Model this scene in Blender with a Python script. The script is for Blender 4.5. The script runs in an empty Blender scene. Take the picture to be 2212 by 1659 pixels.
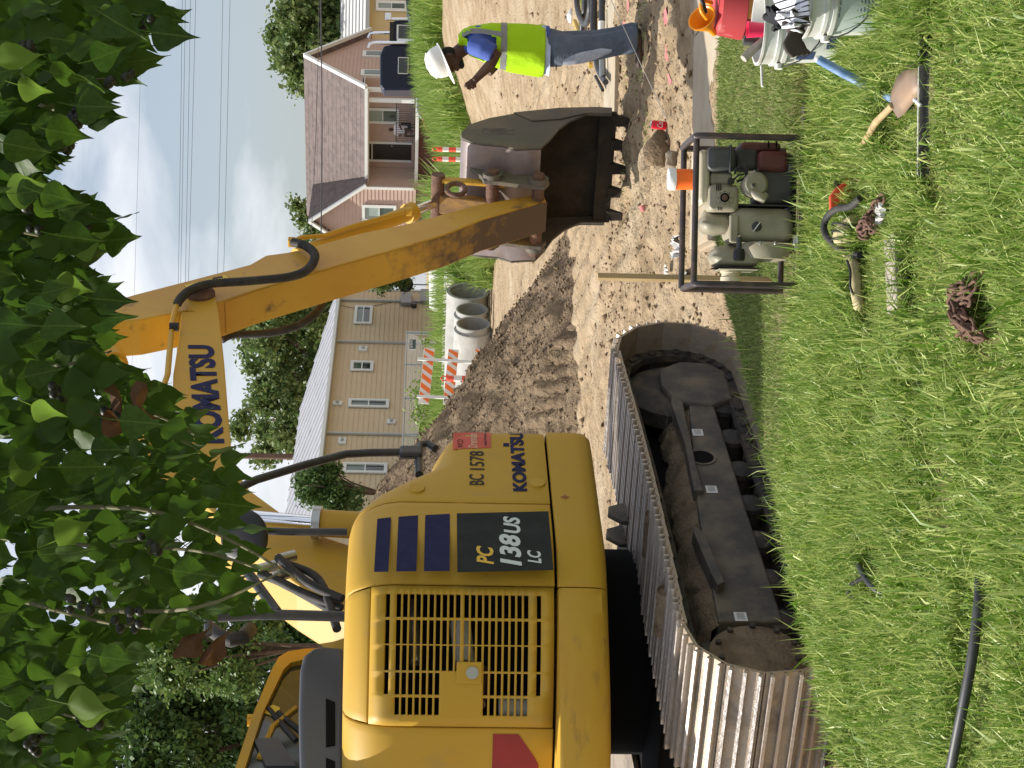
import bpy, bmesh, math, random
import numpy as np
from mathutils import Matrix, Vector
random.seed(7); RNG = np.random.default_rng(11)
SC = bpy.context.scene
COL = SC.collection
R_ = math.radians
# ------------------------------------------------------------------ camera
# (the picture is a portrait photograph shown on its side: the sky is at the left of the frame)
KY = 1.3
F, UC, VC = 3060.0*KY, 829.5, 1106.0          # focal length and centre in pixels of the 1659 x 2212 upright picture
TH, RO = math.atan(196/F), 0.02
FW = Vector((0, math.cos(TH), -math.sin(TH)))
UP0 = Vector((0, math.sin(TH), math.cos(TH)))
RT = Vector((1, 0, 0))*math.cos(RO) + UP0*math.sin(RO)
UPV = UP0*math.cos(RO) - Vector((1, 0, 0))*math.sin(RO)
CAM = Vector((0, 0, 1.65))
cd = bpy.data.cameras.new('camera'); co = bpy.data.objects.new('camera', cd); COL.objects.link(co)
cd.sensor_width = 36; cd.sensor_fit = 'HORIZONTAL'; cd.lens = F/2212*36; cd.clip_start = .05; cd.clip_end = 3000
mx = Matrix((-UPV, RT, -FW)).transposed().to_4x4(); mx.translation = CAM
co.matrix_world = mx; SC.camera = co
# ------------------------------------------------------------------ sky and sun
SUN_EL = R_(51); SH = Vector((-.965, .26, 0)).normalized()
SUND = (SH*math.cos(SUN_EL) + Vector((0, 0, math.sin(SUN_EL)))).normalized()
wd = bpy.data.worlds.new('World'); SC.world = wd; wd.use_nodes = True
nt = wd.node_tree; nt.nodes.clear()
def wn(t, **k):
    n = nt.nodes.new(t)
    for a, b in k.items(): setattr(n, a, b)
    return n
sky = wn('ShaderNodeTexSky', sky_type='NISHITA', sun_disc=False)
sky.sun_elevation = SUN_EL; sky.sun_rotation = math.atan2(SUND.x, SUND.y); sky.air_density = 1.0; sky.dust_density = 2.0; sky.ozone_density = 1.5
bg = wn('ShaderNodeBackground'); bg.inputs['Strength'].default_value = .088
tc = wn('ShaderNodeTexCoord'); mp = wn('ShaderNodeMapping'); mp.inputs['Scale'].default_value = (1.0, 1.0, 2.6); mp.inputs['Location'].default_value = (.3, 1.7, .2)
ns = wn('ShaderNodeTexNoise'); ns.inputs['Scale'].default_value = 5.5; ns.inputs['Detail'].default_value = 7; ns.inputs['Roughness'].default_value = .52; ns.inputs['Distortion'].default_value = .25
rp = wn('ShaderNodeValToRGB'); rp.color_ramp.elements[0].position = .42; rp.color_ramp.elements[0].color = (.22, .22, .22, 1)
rp.color_ramp.elements[1].position = .62; rp.color_ramp.elements[1].color = (1, 1, 1, 1)
mxn = wn('ShaderNodeMix', data_type='RGBA', blend_type='MIX')
cl = wn('ShaderNodeRGB'); cl.outputs[0].default_value = (8.2, 8.4, 8.9, 1)
out = wn('ShaderNodeOutputWorld')
nt.links.new(tc.outputs['Generated'], mp.inputs['Vector']); nt.links.new(mp.outputs['Vector'], ns.inputs['Vector'])
nt.links.new(ns.outputs['Fac'], rp.inputs['Fac']); nt.links.new(rp.outputs['Color'], mxn.inputs['Factor'])
nt.links.new(sky.outputs['Color'], mxn.inputs['A']); nt.links.new(cl.outputs[0], mxn.inputs['B'])
nt.links.new(mxn.outputs['Result'], bg.inputs['Color']); nt.links.new(bg.outputs[0], out.inputs['Surface'])
sd = bpy.data.lights.new('sun', 'SUN'); so = bpy.data.objects.new('sun', sd); COL.objects.link(so)
sd.energy = 5.0; sd.angle = R_(.55); sd.color = (1, .95, .87)
so.rotation_euler = (-SUND).to_track_quat('-Z', 'Y').to_euler()
SC.view_settings.view_transform = 'Standard'; SC.view_settings.look = 'None'; SC.view_settings.gamma = 1; SC.view_settings.exposure = .45
SC.render.engine = 'CYCLES'; SC.cycles.max_bounces = 6; SC.cycles.transparent_max_bounces = 8; SC.cycles.use_denoising = True
# ------------------------------------------------------------------ helpers
def ray(U, V): return FW + RT*((U-UC)/F) - UPV*((V-VC)/F)
def PX(U, V, d): return CAM + ray(U, V)*(d*KY)                       # a pixel at a known depth
def GP(U, V, z=0.0):                                            # a pixel on level ground of height z
    q = ray(U, V); return CAM + q*((z-CAM.z)/q.z)
class Frame:                                                    # a local frame: origin, heading of local x
    def __init__(s, o, ang):
        s.o = Vector(o); s.ang = ang
        s.x = Vector((math.cos(ang), math.sin(ang), 0)); s.y = Vector((-math.sin(ang), math.cos(ang), 0))
    def M(s): return Matrix.Translation(s.o) @ Matrix.Rotation(s.ang, 4, 'Z')
    def w(s, x, y, z): return s.o + s.x*x + s.y*y + Vector((0, 0, z))
    def py(s, U, V, y):                                         # pixel -> local (x, z) on the plane local y = y
        q = ray(U, V); t = ((s.o + s.y*y - CAM).dot(s.y))/q.dot(s.y); p = CAM + q*t - s.o
        return (p.dot(s.x), p.z)
    def p3(s, U, V, y): a = s.py(U, V, y); return Vector((a[0], y, a[1]))
def sstep(a, b, x):
    t = np.clip((x-a)/(b-a), 0, 1); return t*t*(3-2*t)
def lerp(a, b, t): return a+(b-a)*t
def interp(x, pts): return float(np.interp(x, [p[0] for p in pts], [p[1] for p in pts]))
def _h(ix, iy, s):
    n = (ix.astype(np.int64)*374761393 + iy.astype(np.int64)*668265263 + s*1442695) & 0xffffffff
    n = ((n ^ (n >> 13))*1274126177) & 0xffffffff
    return ((n ^ (n >> 16)) & 0xffff)/65535.0
def vnoise(x, y, s=0):
    ix = np.floor(x); iy = np.floor(y); fx = x-ix; fy = y-iy; fx = fx*fx*(3-2*fx); fy = fy*fy*(3-2*fy)
    ix = ix.astype(np.int64); iy = iy.astype(np.int64)
    a = _h(ix, iy, s); b = _h(ix+1, iy, s); c = _h(ix, iy+1, s); d = _h(ix+1, iy+1, s)
    return (a+(b-a)*fx)+((c+(d-c)*fx)-(a+(b-a)*fx))*fy
def fbm(x, y, o=4, s=0, g=.5):
    r = 0; a = 1; t = 0
    for i in range(o):
        r = r+a*(vnoise(x*2**i+17.3*i, y*2**i-9.1*i, s+i)-.5); t += a; a *= g
    return r/t*2
class MB:
    def __init__(s): s.v = []; s.f = []
    def add(s, vs, fs):
        o = len(s.v); s.v += [tuple(v) for v in vs]; s.f += [tuple(i+o for i in f) for f in fs]; return s
    def box(s, c, d, R=None):
        h = [Vector((x*d[0]/2, y*d[1]/2, z*d[2]/2)) for x in (-1, 1) for y in (-1, 1) for z in (-1, 1)]
        if R is not None: h = [R @ q for q in h]
        c = Vector(c)
        return s.add([c+q for q in h], [(0, 1, 3, 2), (4, 6, 7, 5), (0, 4, 5, 1), (2, 3, 7, 6), (0, 2, 6, 4), (1, 5, 7, 3)])
    def prism(s, A, B):                                        # two matching loops of points
        n = len(A)
        return s.add(list(A)+list(B), [tuple(range(n))[::-1], tuple(range(n, 2*n))] + [(i, (i+1) % n, n+(i+1) % n, n+i) for i in range(n)])
    def slab(s, poly, y0, y1):                                 # polygon of (x,z) between y0 and y1
        return s.prism([(x, y0, z) for x, z in poly], [(x, y1, z) for x, z in poly])
    def tube(s, pts, r, n=8, caps=True):
        P = [Vector(p) for p in pts]; m = len(P); rs = r if isinstance(r, (list, tuple)) else [r]*m
        t0 = (P[1]-P[0]).normalized(); a = t0.orthogonal().normalized(); vs = []
        for i in range(m):
            t = (P[min(i+1, m-1)]-P[max(i-1, 0)]).normalized()
            a = (a - t*a.dot(t)); a = a.normalized() if a.length > 1e-6 else t.orthogonal().normalized()
            b = t.cross(a)
            vs += [P[i]+(a*math.cos(k*2*math.pi/n)+b*math.sin(k*2*math.pi/n))*rs[i] for k in range(n)]
        fs = [(i*n+k, i*n+(k+1) % n, (i+1)*n+(k+1) % n, (i+1)*n+k) for i in range(m-1) for k in range(n)]
        if caps: fs += [tuple(range(n))[::-1], tuple(range((m-1)*n, m*n))]
        return s.add(vs, fs)
    def cyl(s, a, b, r, n=16): return s.tube([a, b], r, n)
    def lathe(s, prof, n=24, M=None, close=True):              # (radius, height) profile about local z
        vs = [Vector((r*math.cos(k*2*math.pi/n), r*math.sin(k*2*math.pi/n), z)) for r, z in prof for k in range(n)]
        if M is not None: vs = [M @ v for v in vs]
        m = len(prof); fs = [(i*n+k, i*n+(k+1) % n, (i+1)*n+(k+1) % n, (i+1)*n+k) for i in range(m-1) for k in range(n)]
        if close: fs += [tuple(range(n))[::-1], tuple(range((m-1)*n, m*n))]
        return s.add(vs, fs)
    def ball(s, c, r, nu=12, nv=8, R=None):
        c = Vector(c); r = r if isinstance(r, (list, tuple)) else (r, r, r); vs = [(0, 0, -r[2])]
        for j in range(1, nv):
            p = -math.pi/2+math.pi*j/nv
            vs += [(r[0]*math.cos(p)*math.cos(k*2*math.pi/nu), r[1]*math.cos(p)*math.sin(k*2*math.pi/nu), r[2]*math.sin(p)) for k in range(nu)]
        vs.append((0, 0, r[2])); N = len(vs)-1
        fs = [(0, 1+(k+1) % nu, 1+k) for k in range(nu)]
        fs += [(1+j*nu+k, 1+j*nu+(k+1) % nu, 1+(j+1)*nu+(k+1) % nu, 1+(j+1)*nu+k) for j in range(nv-2) for k in range(nu)]
        fs += [(N, 1+(nv-2)*nu+k, 1+(nv-2)*nu+(k+1) % nu) for k in range(nu)]
        vs = [Vector(v) for v in vs]
        if R is not None: vs = [R @ v for v in vs]
        return s.add([c+v for v in vs], fs)
    def mesh(s, name, smooth=None):
        me = bpy.data.meshes.new(name); me.from_pydata(s.v, [], s.f); me.update()
        b = bmesh.new(); b.from_mesh(me); bmesh.ops.recalc_face_normals(b, faces=b.faces); b.to_mesh(me); b.free()
        if smooth is not None:
            me.shade_smooth(); me.set_sharp_from_angle(angle=R_(smooth))
        return me
    def build(s, name, mat, parent=None, smooth=None, bevel=0, **k):
        o = bpy.data.objects.new(name, s.mesh(name, smooth)); COL.objects.link(o)
        o.data.materials.append(MAT[mat] if isinstance(mat, str) else mat)
        if parent is not None: o.parent = parent
        if bevel:
            m = o.modifiers.new('bevel', 'BEVEL'); m.width = bevel; m.segments = 5 if bevel > .028 else 2; m.limit_method = 'ANGLE'; m.angle_limit = R_(35)
        for a, b in k.items(): o[a] = b
        return o
def empty(name, loc=(0, 0, 0), label=None, cat=None, group=None, M=None):
    o = bpy.data.objects.new(name, None); COL.objects.link(o); o.empty_display_size = .1
    if M is not None: o.matrix_world = M
    else: o.location = loc
    if label: o['label'] = label
    if cat: o['category'] = cat
    if group: o['group'] = group
    return o
def tag(o, label=None, cat=None, group=None, kind=None):
    for k, v in (('label', label), ('category', cat), ('group', group), ('kind', kind)):
        if v: o[k] = v
    return o
def mesh_np(name, V, faces_idx, loop_counts, mat, parent=None, attr=None, smooth=False, kind=None):
    me = bpy.data.meshes.new(name); me.vertices.add(len(V)); me.vertices.foreach_set('co', np.asarray(V, np.float32).ravel())
    me.loops.add(len(faces_idx)); me.loops.foreach_set('vertex_index', np.asarray(faces_idx, np.int32))
    me.polygons.add(len(loop_counts)); st = np.concatenate([[0], np.cumsum(loop_counts)[:-1]]).astype(np.int32)
    me.polygons.foreach_set('loop_start', st)
    if attr is not None:
        for nm, a in attr.items():
            at = me.attributes.new(nm, 'FLOAT', 'POINT'); at.data.foreach_set('value', np.asarray(a, np.float32))
    me.update(calc_edges=True); me.validate()
    if smooth: me.shade_smooth()
    o = bpy.data.objects.new(name, me); COL.objects.link(o); me.materials.append(MAT[mat])
    if parent is not None: o.parent = parent
    if kind: o['kind'] = kind
    return o
def text_mesh(body, bold=0.0, shear=0.0):
    cu = bpy.data.curves.new('t', 'FONT'); cu.body = body; cu.offset = bold; cu.shear = shear; cu.resolution_u = 3; cu.fill_mode = 'FRONT'
    o = bpy.data.objects.new('t', cu); COL.objects.link(o); dg = bpy.context.evaluated_depsgraph_get(); dg.update()
    me = bpy.data.meshes.new_from_object(o.evaluated_get(dg)); bpy.data.objects.remove(o); bpy.data.curves.remove(cu); return me
def fit_text(name, body, x0, x1, z0, z1, y, mat, parent, bold=0.0, shear=0.0, back=False):
    me = text_mesh(body, bold, shear); n = len(me.vertices); c = np.zeros(n*3, np.float32); me.vertices.foreach_get('co', c); c = c.reshape(-1, 3)
    lo = c.min(0); hi = c.max(0); q = np.zeros_like(c); a = (c[:, 0]-lo[0])/(hi[0]-lo[0]); b = (c[:, 1]-lo[1])/(hi[1]-lo[1])
    q[:, 0] = x0+(x1-x0)*a; q[:, 2] = z0+(z1-z0)*b; q[:, 1] = y
    me.vertices.foreach_set('co', q.ravel()); me.update(); me.name = name
    o = bpy.data.objects.new(name, me); COL.objects.link(o); me.materials.clear(); me.materials.append(MAT[mat]); o.parent = parent
    return o
def quad_text(name, body, quad, mat, parent, bold=0.0, shear=0.0):   # quad: lower-left, lower-right, upper-right, upper-left points
    me = text_mesh(body, bold, shear); n = len(me.vertices); c = np.zeros(n*3, np.float32); me.vertices.foreach_get('co', c); c = c.reshape(-1, 3)
    lo = c.min(0); hi = c.max(0); a = ((c[:, 0]-lo[0])/(hi[0]-lo[0]))[:, None]; b = ((c[:, 1]-lo[1])/(hi[1]-lo[1]))[:, None]; q = [np.array(v)[None] for v in quad]
    p = (q[0]*(1-a)+q[1]*a)*(1-b)+(q[3]*(1-a)+q[2]*a)*b
    me.vertices.foreach_set('co', p.astype(np.float32).ravel()); me.update(); me.name = name
    o = bpy.data.objects.new(name, me); COL.objects.link(o); me.materials.clear(); me.materials.append(MAT[mat]); o.parent = parent; return o
def quad_text(name, body, quad, mat, parent, bold=0.0, shear=0.0):   # quad: lower-left, lower-right, upper-right, upper-left points
    me = text_mesh(body, bold, shear); n = len(me.vertices); c = np.zeros(n*3, np.float32); me.vertices.foreach_get('co', c); c = c.reshape(-1, 3)
    lo = c.min(0); hi = c.max(0); a = ((c[:, 0]-lo[0])/(hi[0]-lo[0]))[:, None]; b = ((c[:, 1]-lo[1])/(hi[1]-lo[1]))[:, None]; q = [np.array(v)[None] for v in quad]
    p = (q[0]*(1-a)+q[1]*a)*(1-b)+(q[3]*(1-a)+q[2]*a)*b
    me.vertices.foreach_set('co', p.astype(np.float32).ravel()); me.update(); me.name = name
    o = bpy.data.objects.new(name, me); COL.objects.link(o); me.materials.clear(); me.materials.append(MAT[mat]); o.parent = parent; return o
# ------------------------------------------------------------------ materials
MAT = {}
def material(name, col, rough=.6, metal=0, col2=None, scale=6, lo=.4, hi=.65, bump=0, bscale=40, bdist=.02, detail=6, trans=0, spec=.5, dirt=None, dscale=3, dlo=.5, dhi=.7, attr=None, obj=True, stretch=None, coat=0, alpha=None):
    m = bpy.data.materials.new(name); m.use_nodes = True; t = m.node_tree; b = t.nodes['Principled BSDF']; L = t.links
    def N(k): return t.nodes.new(k)
    b.inputs['Roughness'].default_value = rough; b.inputs['Metallic'].default_value = metal; b.inputs['Specular IOR Level'].default_value = spec
    b.inputs['Coat Weight'].default_value = coat
    src = N('ShaderNodeRGB'); src.outputs[0].default_value = (*col, 1); cur = src.outputs[0]
    tcn = N('ShaderNodeTexCoord'); co_ = tcn.outputs['Object' if obj else 'Generated']
    if stretch:
        mpn = N('ShaderNodeMapping'); mpn.inputs['Scale'].default_value = stretch; L.new(co_, mpn.inputs['Vector']); co_ = mpn.outputs['Vector']
    def ns_(sc, dt=6):
        n = N('ShaderNodeTexNoise'); n.inputs['Scale'].default_value = sc; n.inputs['Detail'].default_value = dt; n.inputs['Roughness'].default_value = .6; L.new(co_, n.inputs['Vector']); return n
    def mixc(cur, c, fac):
        x = N('ShaderNodeMix'); x.data_type = 'RGBA'; L.new(fac, x.inputs['Factor']); L.new(cur, x.inputs['A'])
        x.inputs['B'].default_value = (*c, 1); return x.outputs['Result']
    def rng(o, a, c):
        r = N('ShaderNodeMapRange'); r.inputs['From Min'].default_value = a; r.inputs['From Max'].default_value = c; L.new(o, r.inputs['Value']); return r.outputs['Result']
    if col2 is not None:
        if attr:
            an = N('ShaderNodeAttribute'); an.attribute_name = attr; cur = mixc(cur, col2, rng(an.outputs['Fac'], lo, hi))
        else: cur = mixc(cur, col2, rng(ns_(scale, detail).outputs['Fac'], lo, hi))
    if dirt is not None: cur = mixc(cur, dirt, rng(ns_(dscale, 9).outputs['Fac'], dlo, dhi))
    L.new(cur, b.inputs['Base Color'])
    if bump:
        bn = N('ShaderNodeBump'); bn.inputs['Strength'].default_value = bump; bn.inputs['Distance'].default_value = bdist
        L.new(ns_(bscale, 8).outputs['Fac'], bn.inputs['Height']); L.new(bn.outputs['Normal'], b.inputs['Normal'])
    if trans:
        tr = N('ShaderNodeBsdfTranslucent'); L.new(cur, tr.inputs['Color']); ms = N('ShaderNodeMixShader'); ms.inputs[0].default_value = trans
        o = [n for n in t.nodes if n.type == 'OUTPUT_MATERIAL'][0]
        L.new(b.outputs[0], ms.inputs[1]); L.new(tr.outputs[0], ms.inputs[2]); L.new(ms.outputs[0], o.inputs['Surface'])
    MAT[name] = m; return m
M_ = material
M_('dirt', (.41, .31, .197), .95, col2=(.24, .172, .10), scale=3.2, lo=.40, hi=.70, bump=1.0, bscale=16, bdist=.07, dirt=(.46, .375, .26), dscale=.7, dlo=.5, dhi=.72, spec=.15)
M_('spoil', (.27, .20, .13), .97, col2=(.165, .12, .077), scale=6, lo=.38, hi=.68, bump=1.0, bscale=14, bdist=.08, spec=.1)
M_('clod', (.30, .215, .14), .97, col2=(.2, .135, .085), scale=7, bump=.6, bscale=40, spec=.1)
M_('soil', (.17, .15, .075), .95, col2=(.10, .12, .035), scale=5, bump=.6, spec=.1)
M_('concrete', (.42, .36, .27), .9, col2=(.34, .285, .21), scale=3, bump=.25, bscale=60, dirt=(.40, .31, .2), dscale=2, dlo=.52, dhi=.7, spec=.2)
M_('pipe', (.41, .40, .37), .8, col2=(.32, .31, .285), scale=3, bump=.15, bscale=30, spec=.25)
M_('grass', (.125, .24, .022), .45, col2=(.56, .62, .20), attr='rnd', lo=.2, hi=1, trans=.32, spec=.45)
M_('grass_dry', (.34, .30, .12), .6, trans=.3, spec=.3, col2=(.24, .26, .07), attr='rnd', lo=0, hi=1)
M_('grass_short', (.14, .22, .04), .55, col2=(.34, .39, .13), attr='rnd', lo=.2, hi=1, trans=.3, spec=.3)
M_('weed', (.17, .28, .04), .5, col2=(.40, .48, .15), attr='rnd', lo=.2, hi=1, trans=.4, spec=.3)
M_('crown_a', (.07, .14, .03), .5, col2=(.19, .27, .07), attr='rnd', lo=.2, hi=1, trans=.3, spec=.35)
M_('crown_b', (.085, .15, .035), .5, col2=(.22, .27, .09), attr='rnd', lo=.2, hi=1, trans=.3, spec=.35)
M_('crown_c', (.04, .085, .02), .5, col2=(.11, .19, .045), attr='rnd', lo=.2, hi=1, trans=.25, spec=.35)
M_('bark', (.12, .085, .06), .9, col2=(.07, .05, .035), scale=12, bump=.8, bscale=20)
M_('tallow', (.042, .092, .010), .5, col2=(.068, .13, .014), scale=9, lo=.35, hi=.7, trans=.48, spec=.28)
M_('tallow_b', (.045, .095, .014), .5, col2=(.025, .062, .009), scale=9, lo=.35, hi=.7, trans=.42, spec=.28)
M_('tallow_backlit', (.15, .25, .035), .5, trans=.55, spec=.3)  # brighter leaf copy, sunlight through the leaf put into the colour
M_('leaf_dead', (.11, .05, .018), .7, col2=(.09, .035, .012), scale=14, trans=.25)
M_('twig', (.14, .13, .05), .7); M_('berry', (.02, .022, .014), .5)
# machine
YEL = (.52, .31, .033)
M_('yellow', YEL, .52, col2=(.51, .30, .032), scale=1.3, lo=.45, hi=.7, dirt=(.36, .25, .09), dscale=4, dlo=.56, dhi=.88, stretch=(1, 1, .55), coat=.0, spec=.32)
M_('yellow_dirty', YEL, .5, col2=(.50, .28, .03), scale=3, dirt=(.20, .13, .05), dscale=5, dlo=.56, dhi=.80, stretch=(.7, .7, 2.6), spec=.35)
M_('yellow_arm', YEL, .45, col2=(.47, .25, .03), scale=1.5, dirt=(.10, .062, .035), dscale=3.2, dlo=.60, dhi=.72, spec=.4)
M_('yellow_worn', (.36, .2, .04), .6, col2=(.14, .085, .05), scale=2.2, lo=.34, hi=.52, dirt=(.075, .05, .035), dscale=7, dlo=.42, dhi=.66, spec=.3, stretch=(1, 1, .5))
M_('decal_blue', (.010, .013, .065), .6, col2=(.016, .02, .08), scale=20, spec=.15); M_('decal_black', (.014, .02, .02), .6, col2=(.022, .03, .029), scale=9, spec=.15)
M_('decal_white', (.62, .68, .68), .5); M_('decal_yellow', (.75, .47, .04), .5); M_('stencil', (.018, .015, .014), .7)
M_('decal_red', (.62, .09, .06), .5, col2=(.52, .075, .05), scale=8); M_('sticker_text', (.75, .45, .3), .6); M_('reflector', (.30, .018, .018), .3, col2=(.24, .015, .015), scale=8)
M_('warn_yellow', (.70, .53, .05), .5)
M_('black', (.016, .016, .017), .5, spec=.4); M_('black_metal', (.03, .03, .033), .4, spec=.5, col2=(.05, .048, .046), scale=12)
M_('hood_grey', (.065, .07, .078), .42, spec=.5); M_('rubber', (.022, .021, .02), .75, col2=(.05, .045, .04), scale=9)
M_('void', (.008, .008, .008), .9, spec=.1); M_('chrome', (.8, .8, .82), .12, metal=1); M_('silver', (.45, .45, .44), .35, metal=.9)
M_('track', (.33, .275, .215), .5, metal=.15, col2=(.38, .295, .20), scale=9, lo=.42, hi=.6, bump=.5, bscale=30, dirt=(.15, .125, .10), dscale=4, spec=.5)
M_('track_dark', (.055, .05, .046), .75, metal=.2, col2=(.13, .10, .07), scale=7, lo=.45, hi=.68, bump=.5, bscale=25)
M_('frame_grey', (.075, .068, .06), .7, col2=(.19, .15, .105), scale=4.5, lo=.42, hi=.68, bump=.2, bscale=18)
M_('frame_dirt', (.27, .205, .14), .98, col2=(.17, .125, .085), scale=9, bump=1, bscale=45, spec=.1)
M_('bucket_steel', (.30, .25, .24), .42, metal=.35, col2=(.22, .17, .15), scale=4, lo=.4, hi=.7, bump=.15, bscale=14, dirt=(.16, .12, .09), dscale=2.5, dlo=.55, dhi=.8)
M_('bucket_side', (.115, .105, .09), .75, metal=.2, col2=(.17, .14, .10), scale=3, bump=.3, bscale=20, spec=.3)
M_('bucket_in', (.03, .025, .02), .9, col2=(.055, .042, .03), scale=5, bump=.5, bscale=20, spec=.2)  # near-black: the shade inside the bucket is put into the colour
M_('rust', (.17, .095, .065), .8, col2=(.11, .06, .045), scale=22, bump=.5, bscale=60, spec=.3)
M_('glass', (.03, .04, .045), .05, spec=.7); M_('glass_cab', (.07, .075, .05), .08, spec=.6, col2=(.03, .035, .03), scale=3)
# houses
M_('beige', (.62, .50, .335), .8, col2=(.59, .475, .315), scale=2, spec=.2); M_('pink', (.52, .385, .325), .8, col2=(.49, .36, .305), scale=2, spec=.2)
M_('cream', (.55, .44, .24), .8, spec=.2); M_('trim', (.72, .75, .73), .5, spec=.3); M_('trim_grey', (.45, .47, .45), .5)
M_('metal_roof', (.50, .50, .52), .4, metal=.25, col2=(.45, .45, .47), scale=2); M_('shingle', (.18, .14, .13), .95, col2=(.12, .095, .09), scale=3, bump=.5, bscale=20)
M_('white_roof', (.58, .57, .56), .5); M_('door_dark', (.02, .015, .014), .4); M_('pane', (.06, .085, .07), .08, spec=.7, col2=(.10, .135, .11), scale=.8)
M_('pane_dark', (.02, .025, .024), .06, spec=.7); M_('curtain', (.30, .37, .34), .6); M_('brick', (.115, .05, .038), .9, col2=(.08, .038, .03), scale=6); M_('grey_metal', (.28, .30, .31), .45, metal=.5)
M_('galv', (.42, .44, .45), .4, metal=.6); M_('pole', (.14, .09, .06), .9, col2=(.09, .06, .04), scale=4); M_('wire', (.05, .05, .055), .7)
M_('navy', (.008, .013, .032), .35, coat=0, spec=.3); M_('car_red', (.35, .012, .02), .25, coat=.6); M_('car_grey', (.30, .33, .35), .2, spec=.6); M_('white_plastic', (.68, .66, .60), .5, col2=(.58, .56, .50), scale=5)
# site things
M_('orange', (.92, .19, .02), .5); M_('orange_red', (.78, .085, .03), .5, col2=(.70, .07, .025), scale=6); M_('white', (.78, .77, .75), .55, col2=(.70, .69, .66), scale=7); M_('mesh_orange', (.70, .10, .03), .6)
M_('wood', (.46, .33, .165), .75, col2=(.34, .235, .11), scale=6, stretch=(6, 6, .6)); M_('wood_grey', (.42, .37, .31), .85, col2=(.30, .26, .21), scale=5, stretch=(.8, 6, 6))
M_('vest', (.42, .72, .012), .65, spec=.2, trans=.12, bump=.5, bscale=9, bdist=.03); M_('vest_tape', (.22, .225, .23), .4); M_('shirt_blue', (.055, .10, .36), .85); M_('shirt_white', (.45, .55, .75), .85); M_('denim', (.09, .115, .16), .9, col2=(.13, .16, .21), scale=5, bump=.7, bscale=22, bdist=.03); M_('denim_pale', (.42, .47, .55), .9, col2=(.2, .25, .33), scale=14, lo=.45, hi=.7)
M_('skin', (.075, .034, .02), .5, spec=.35); M_('hair', (.01, .008, .007), .9); M_('boot', (.05, .028, .022), .7, col2=(.09, .06, .04), scale=9); M_('sole', (.42, .34, .22), .8); M_('hat', (.82, .81, .77), .3, spec=.5)
M_('pump_cream', (.33, .30, .215), .5, col2=(.22, .2, .14), scale=5, dirt=(.24, .19, .12), dscale=6, dlo=.55, dhi=.75); M_('pump_tank', (.62, .56, .42), .4, col2=(.5, .44, .32), scale=4); M_('pump_red', (.13, .035, .03), .6, col2=(.07, .04, .03), scale=6)
M_('engine', (.085, .08, .07), .7, col2=(.04, .038, .035), scale=8); M_('filter', (.05, .052, .052), .55, col2=(.11, .11, .105), scale=5, lo=.4, hi=.7); M_('frame_tube', (.045, .038, .042), .4, metal=.3, col2=(.10, .07, .06), scale=14)
M_('pail', (.64, .66, .62), .5, col2=(.52, .51, .46), scale=5, lo=.42, hi=.68, trans=.1, dirt=(.36, .31, .25), dscale=9, dlo=.56, dhi=.78); M_('pail_in', (.50, .42, .37), .8, col2=(.4, .33, .29), scale=9); M_('red_tub', (.40, .035, .04), .65, col2=(.55, .2, .18), scale=13, lo=.58, hi=.8); M_('tape', (.55, .22, .06), .6)
M_('label_green', (.40, .47, .43), .6); M_('ink', (.10, .16, .20), .7); M_('ink_navy', (.03, .05, .13), .6); M_('hotpink', (.85, .03, .11), .45, trans=.1); M_('amber', (.85, .30, .01), .4); M_('cloth_white', (.72, .72, .76), .9); M_('cloth_black', (.012, .012, .016), .9); M_('leather', (.045, .033, .024), .7)
M_('blue_handle', (.09, .19, .38), .6, col2=(.25, .36, .52), scale=16, stretch=(1, 1, 1)); M_('shovel', (.23, .17, .13), .6, metal=.3, col2=(.30, .2, .13), scale=8); M_('blade', (.03, .03, .026), .55, metal=.2, col2=(.09, .08, .06), scale=12, lo=.55, hi=.75); M_('blade_edge', (.7, .68, .64), .4)
M_('canvas', (.50, .43, .24), .9, col2=(.36, .3, .16), scale=14); M_('can_red', (.62, .012, .025), .3, metal=.3); M_('rock', (.28, .225, .16), .9, col2=(.2, .16, .11), scale=8, bump=.5); M_('film', (.44, .43, .41), .4); M_('paint_pink', (.58, .16, .17), .95, col2=(.38, .23, .17), scale=9, lo=.5, hi=.66); M_('cord', (.5, .48, .42), .8); M_('pvc', (.66, .70, .74), .4)
M_('black_pipe', (.025, .027, .03), .5, col2=(.05, .052, .055), scale=10); M_('yellow_pipe', (.65, .42, .06), .5)

def shoe_material():                                  # worn bright cleat tops, soil-filled pans
    m = MAT['track'].copy(); m.name = 'track_shoe'; t = m.node_tree; b = t.nodes['Principled BSDF']; L = t.links
    tcn = t.nodes.new('ShaderNodeTexCoord'); sx = t.nodes.new('ShaderNodeSeparateXYZ'); L.new(tcn.outputs['Object'], sx.inputs[0])
    mr = t.nodes.new('ShaderNodeMapRange'); mr.inputs['From Min'].default_value = .012; mr.inputs['From Max'].default_value = .024; L.new(sx.outputs['Z'], mr.inputs['Value'])
    old = b.inputs['Base Color'].links[0].from_socket; mx_ = t.nodes.new('ShaderNodeMix'); mx_.data_type = 'RGBA'; L.new(mr.outputs[0], mx_.inputs['Factor']); L.new(old, mx_.inputs['A']); mx_.inputs['B'].default_value = (.55, .50, .46, 1); L.new(mx_.outputs['Result'], b.inputs['Base Color'])
    m2 = t.nodes.new('ShaderNodeMapRange'); m2.inputs['To Min'].default_value = .2; m2.inputs['To Max'].default_value = .85; L.new(mr.outputs[0], m2.inputs['Value']); L.new(m2.outputs[0], b.inputs['Metallic']); b.inputs['Roughness'].default_value = .5; MAT['track_shoe'] = m
shoe_material()
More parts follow.
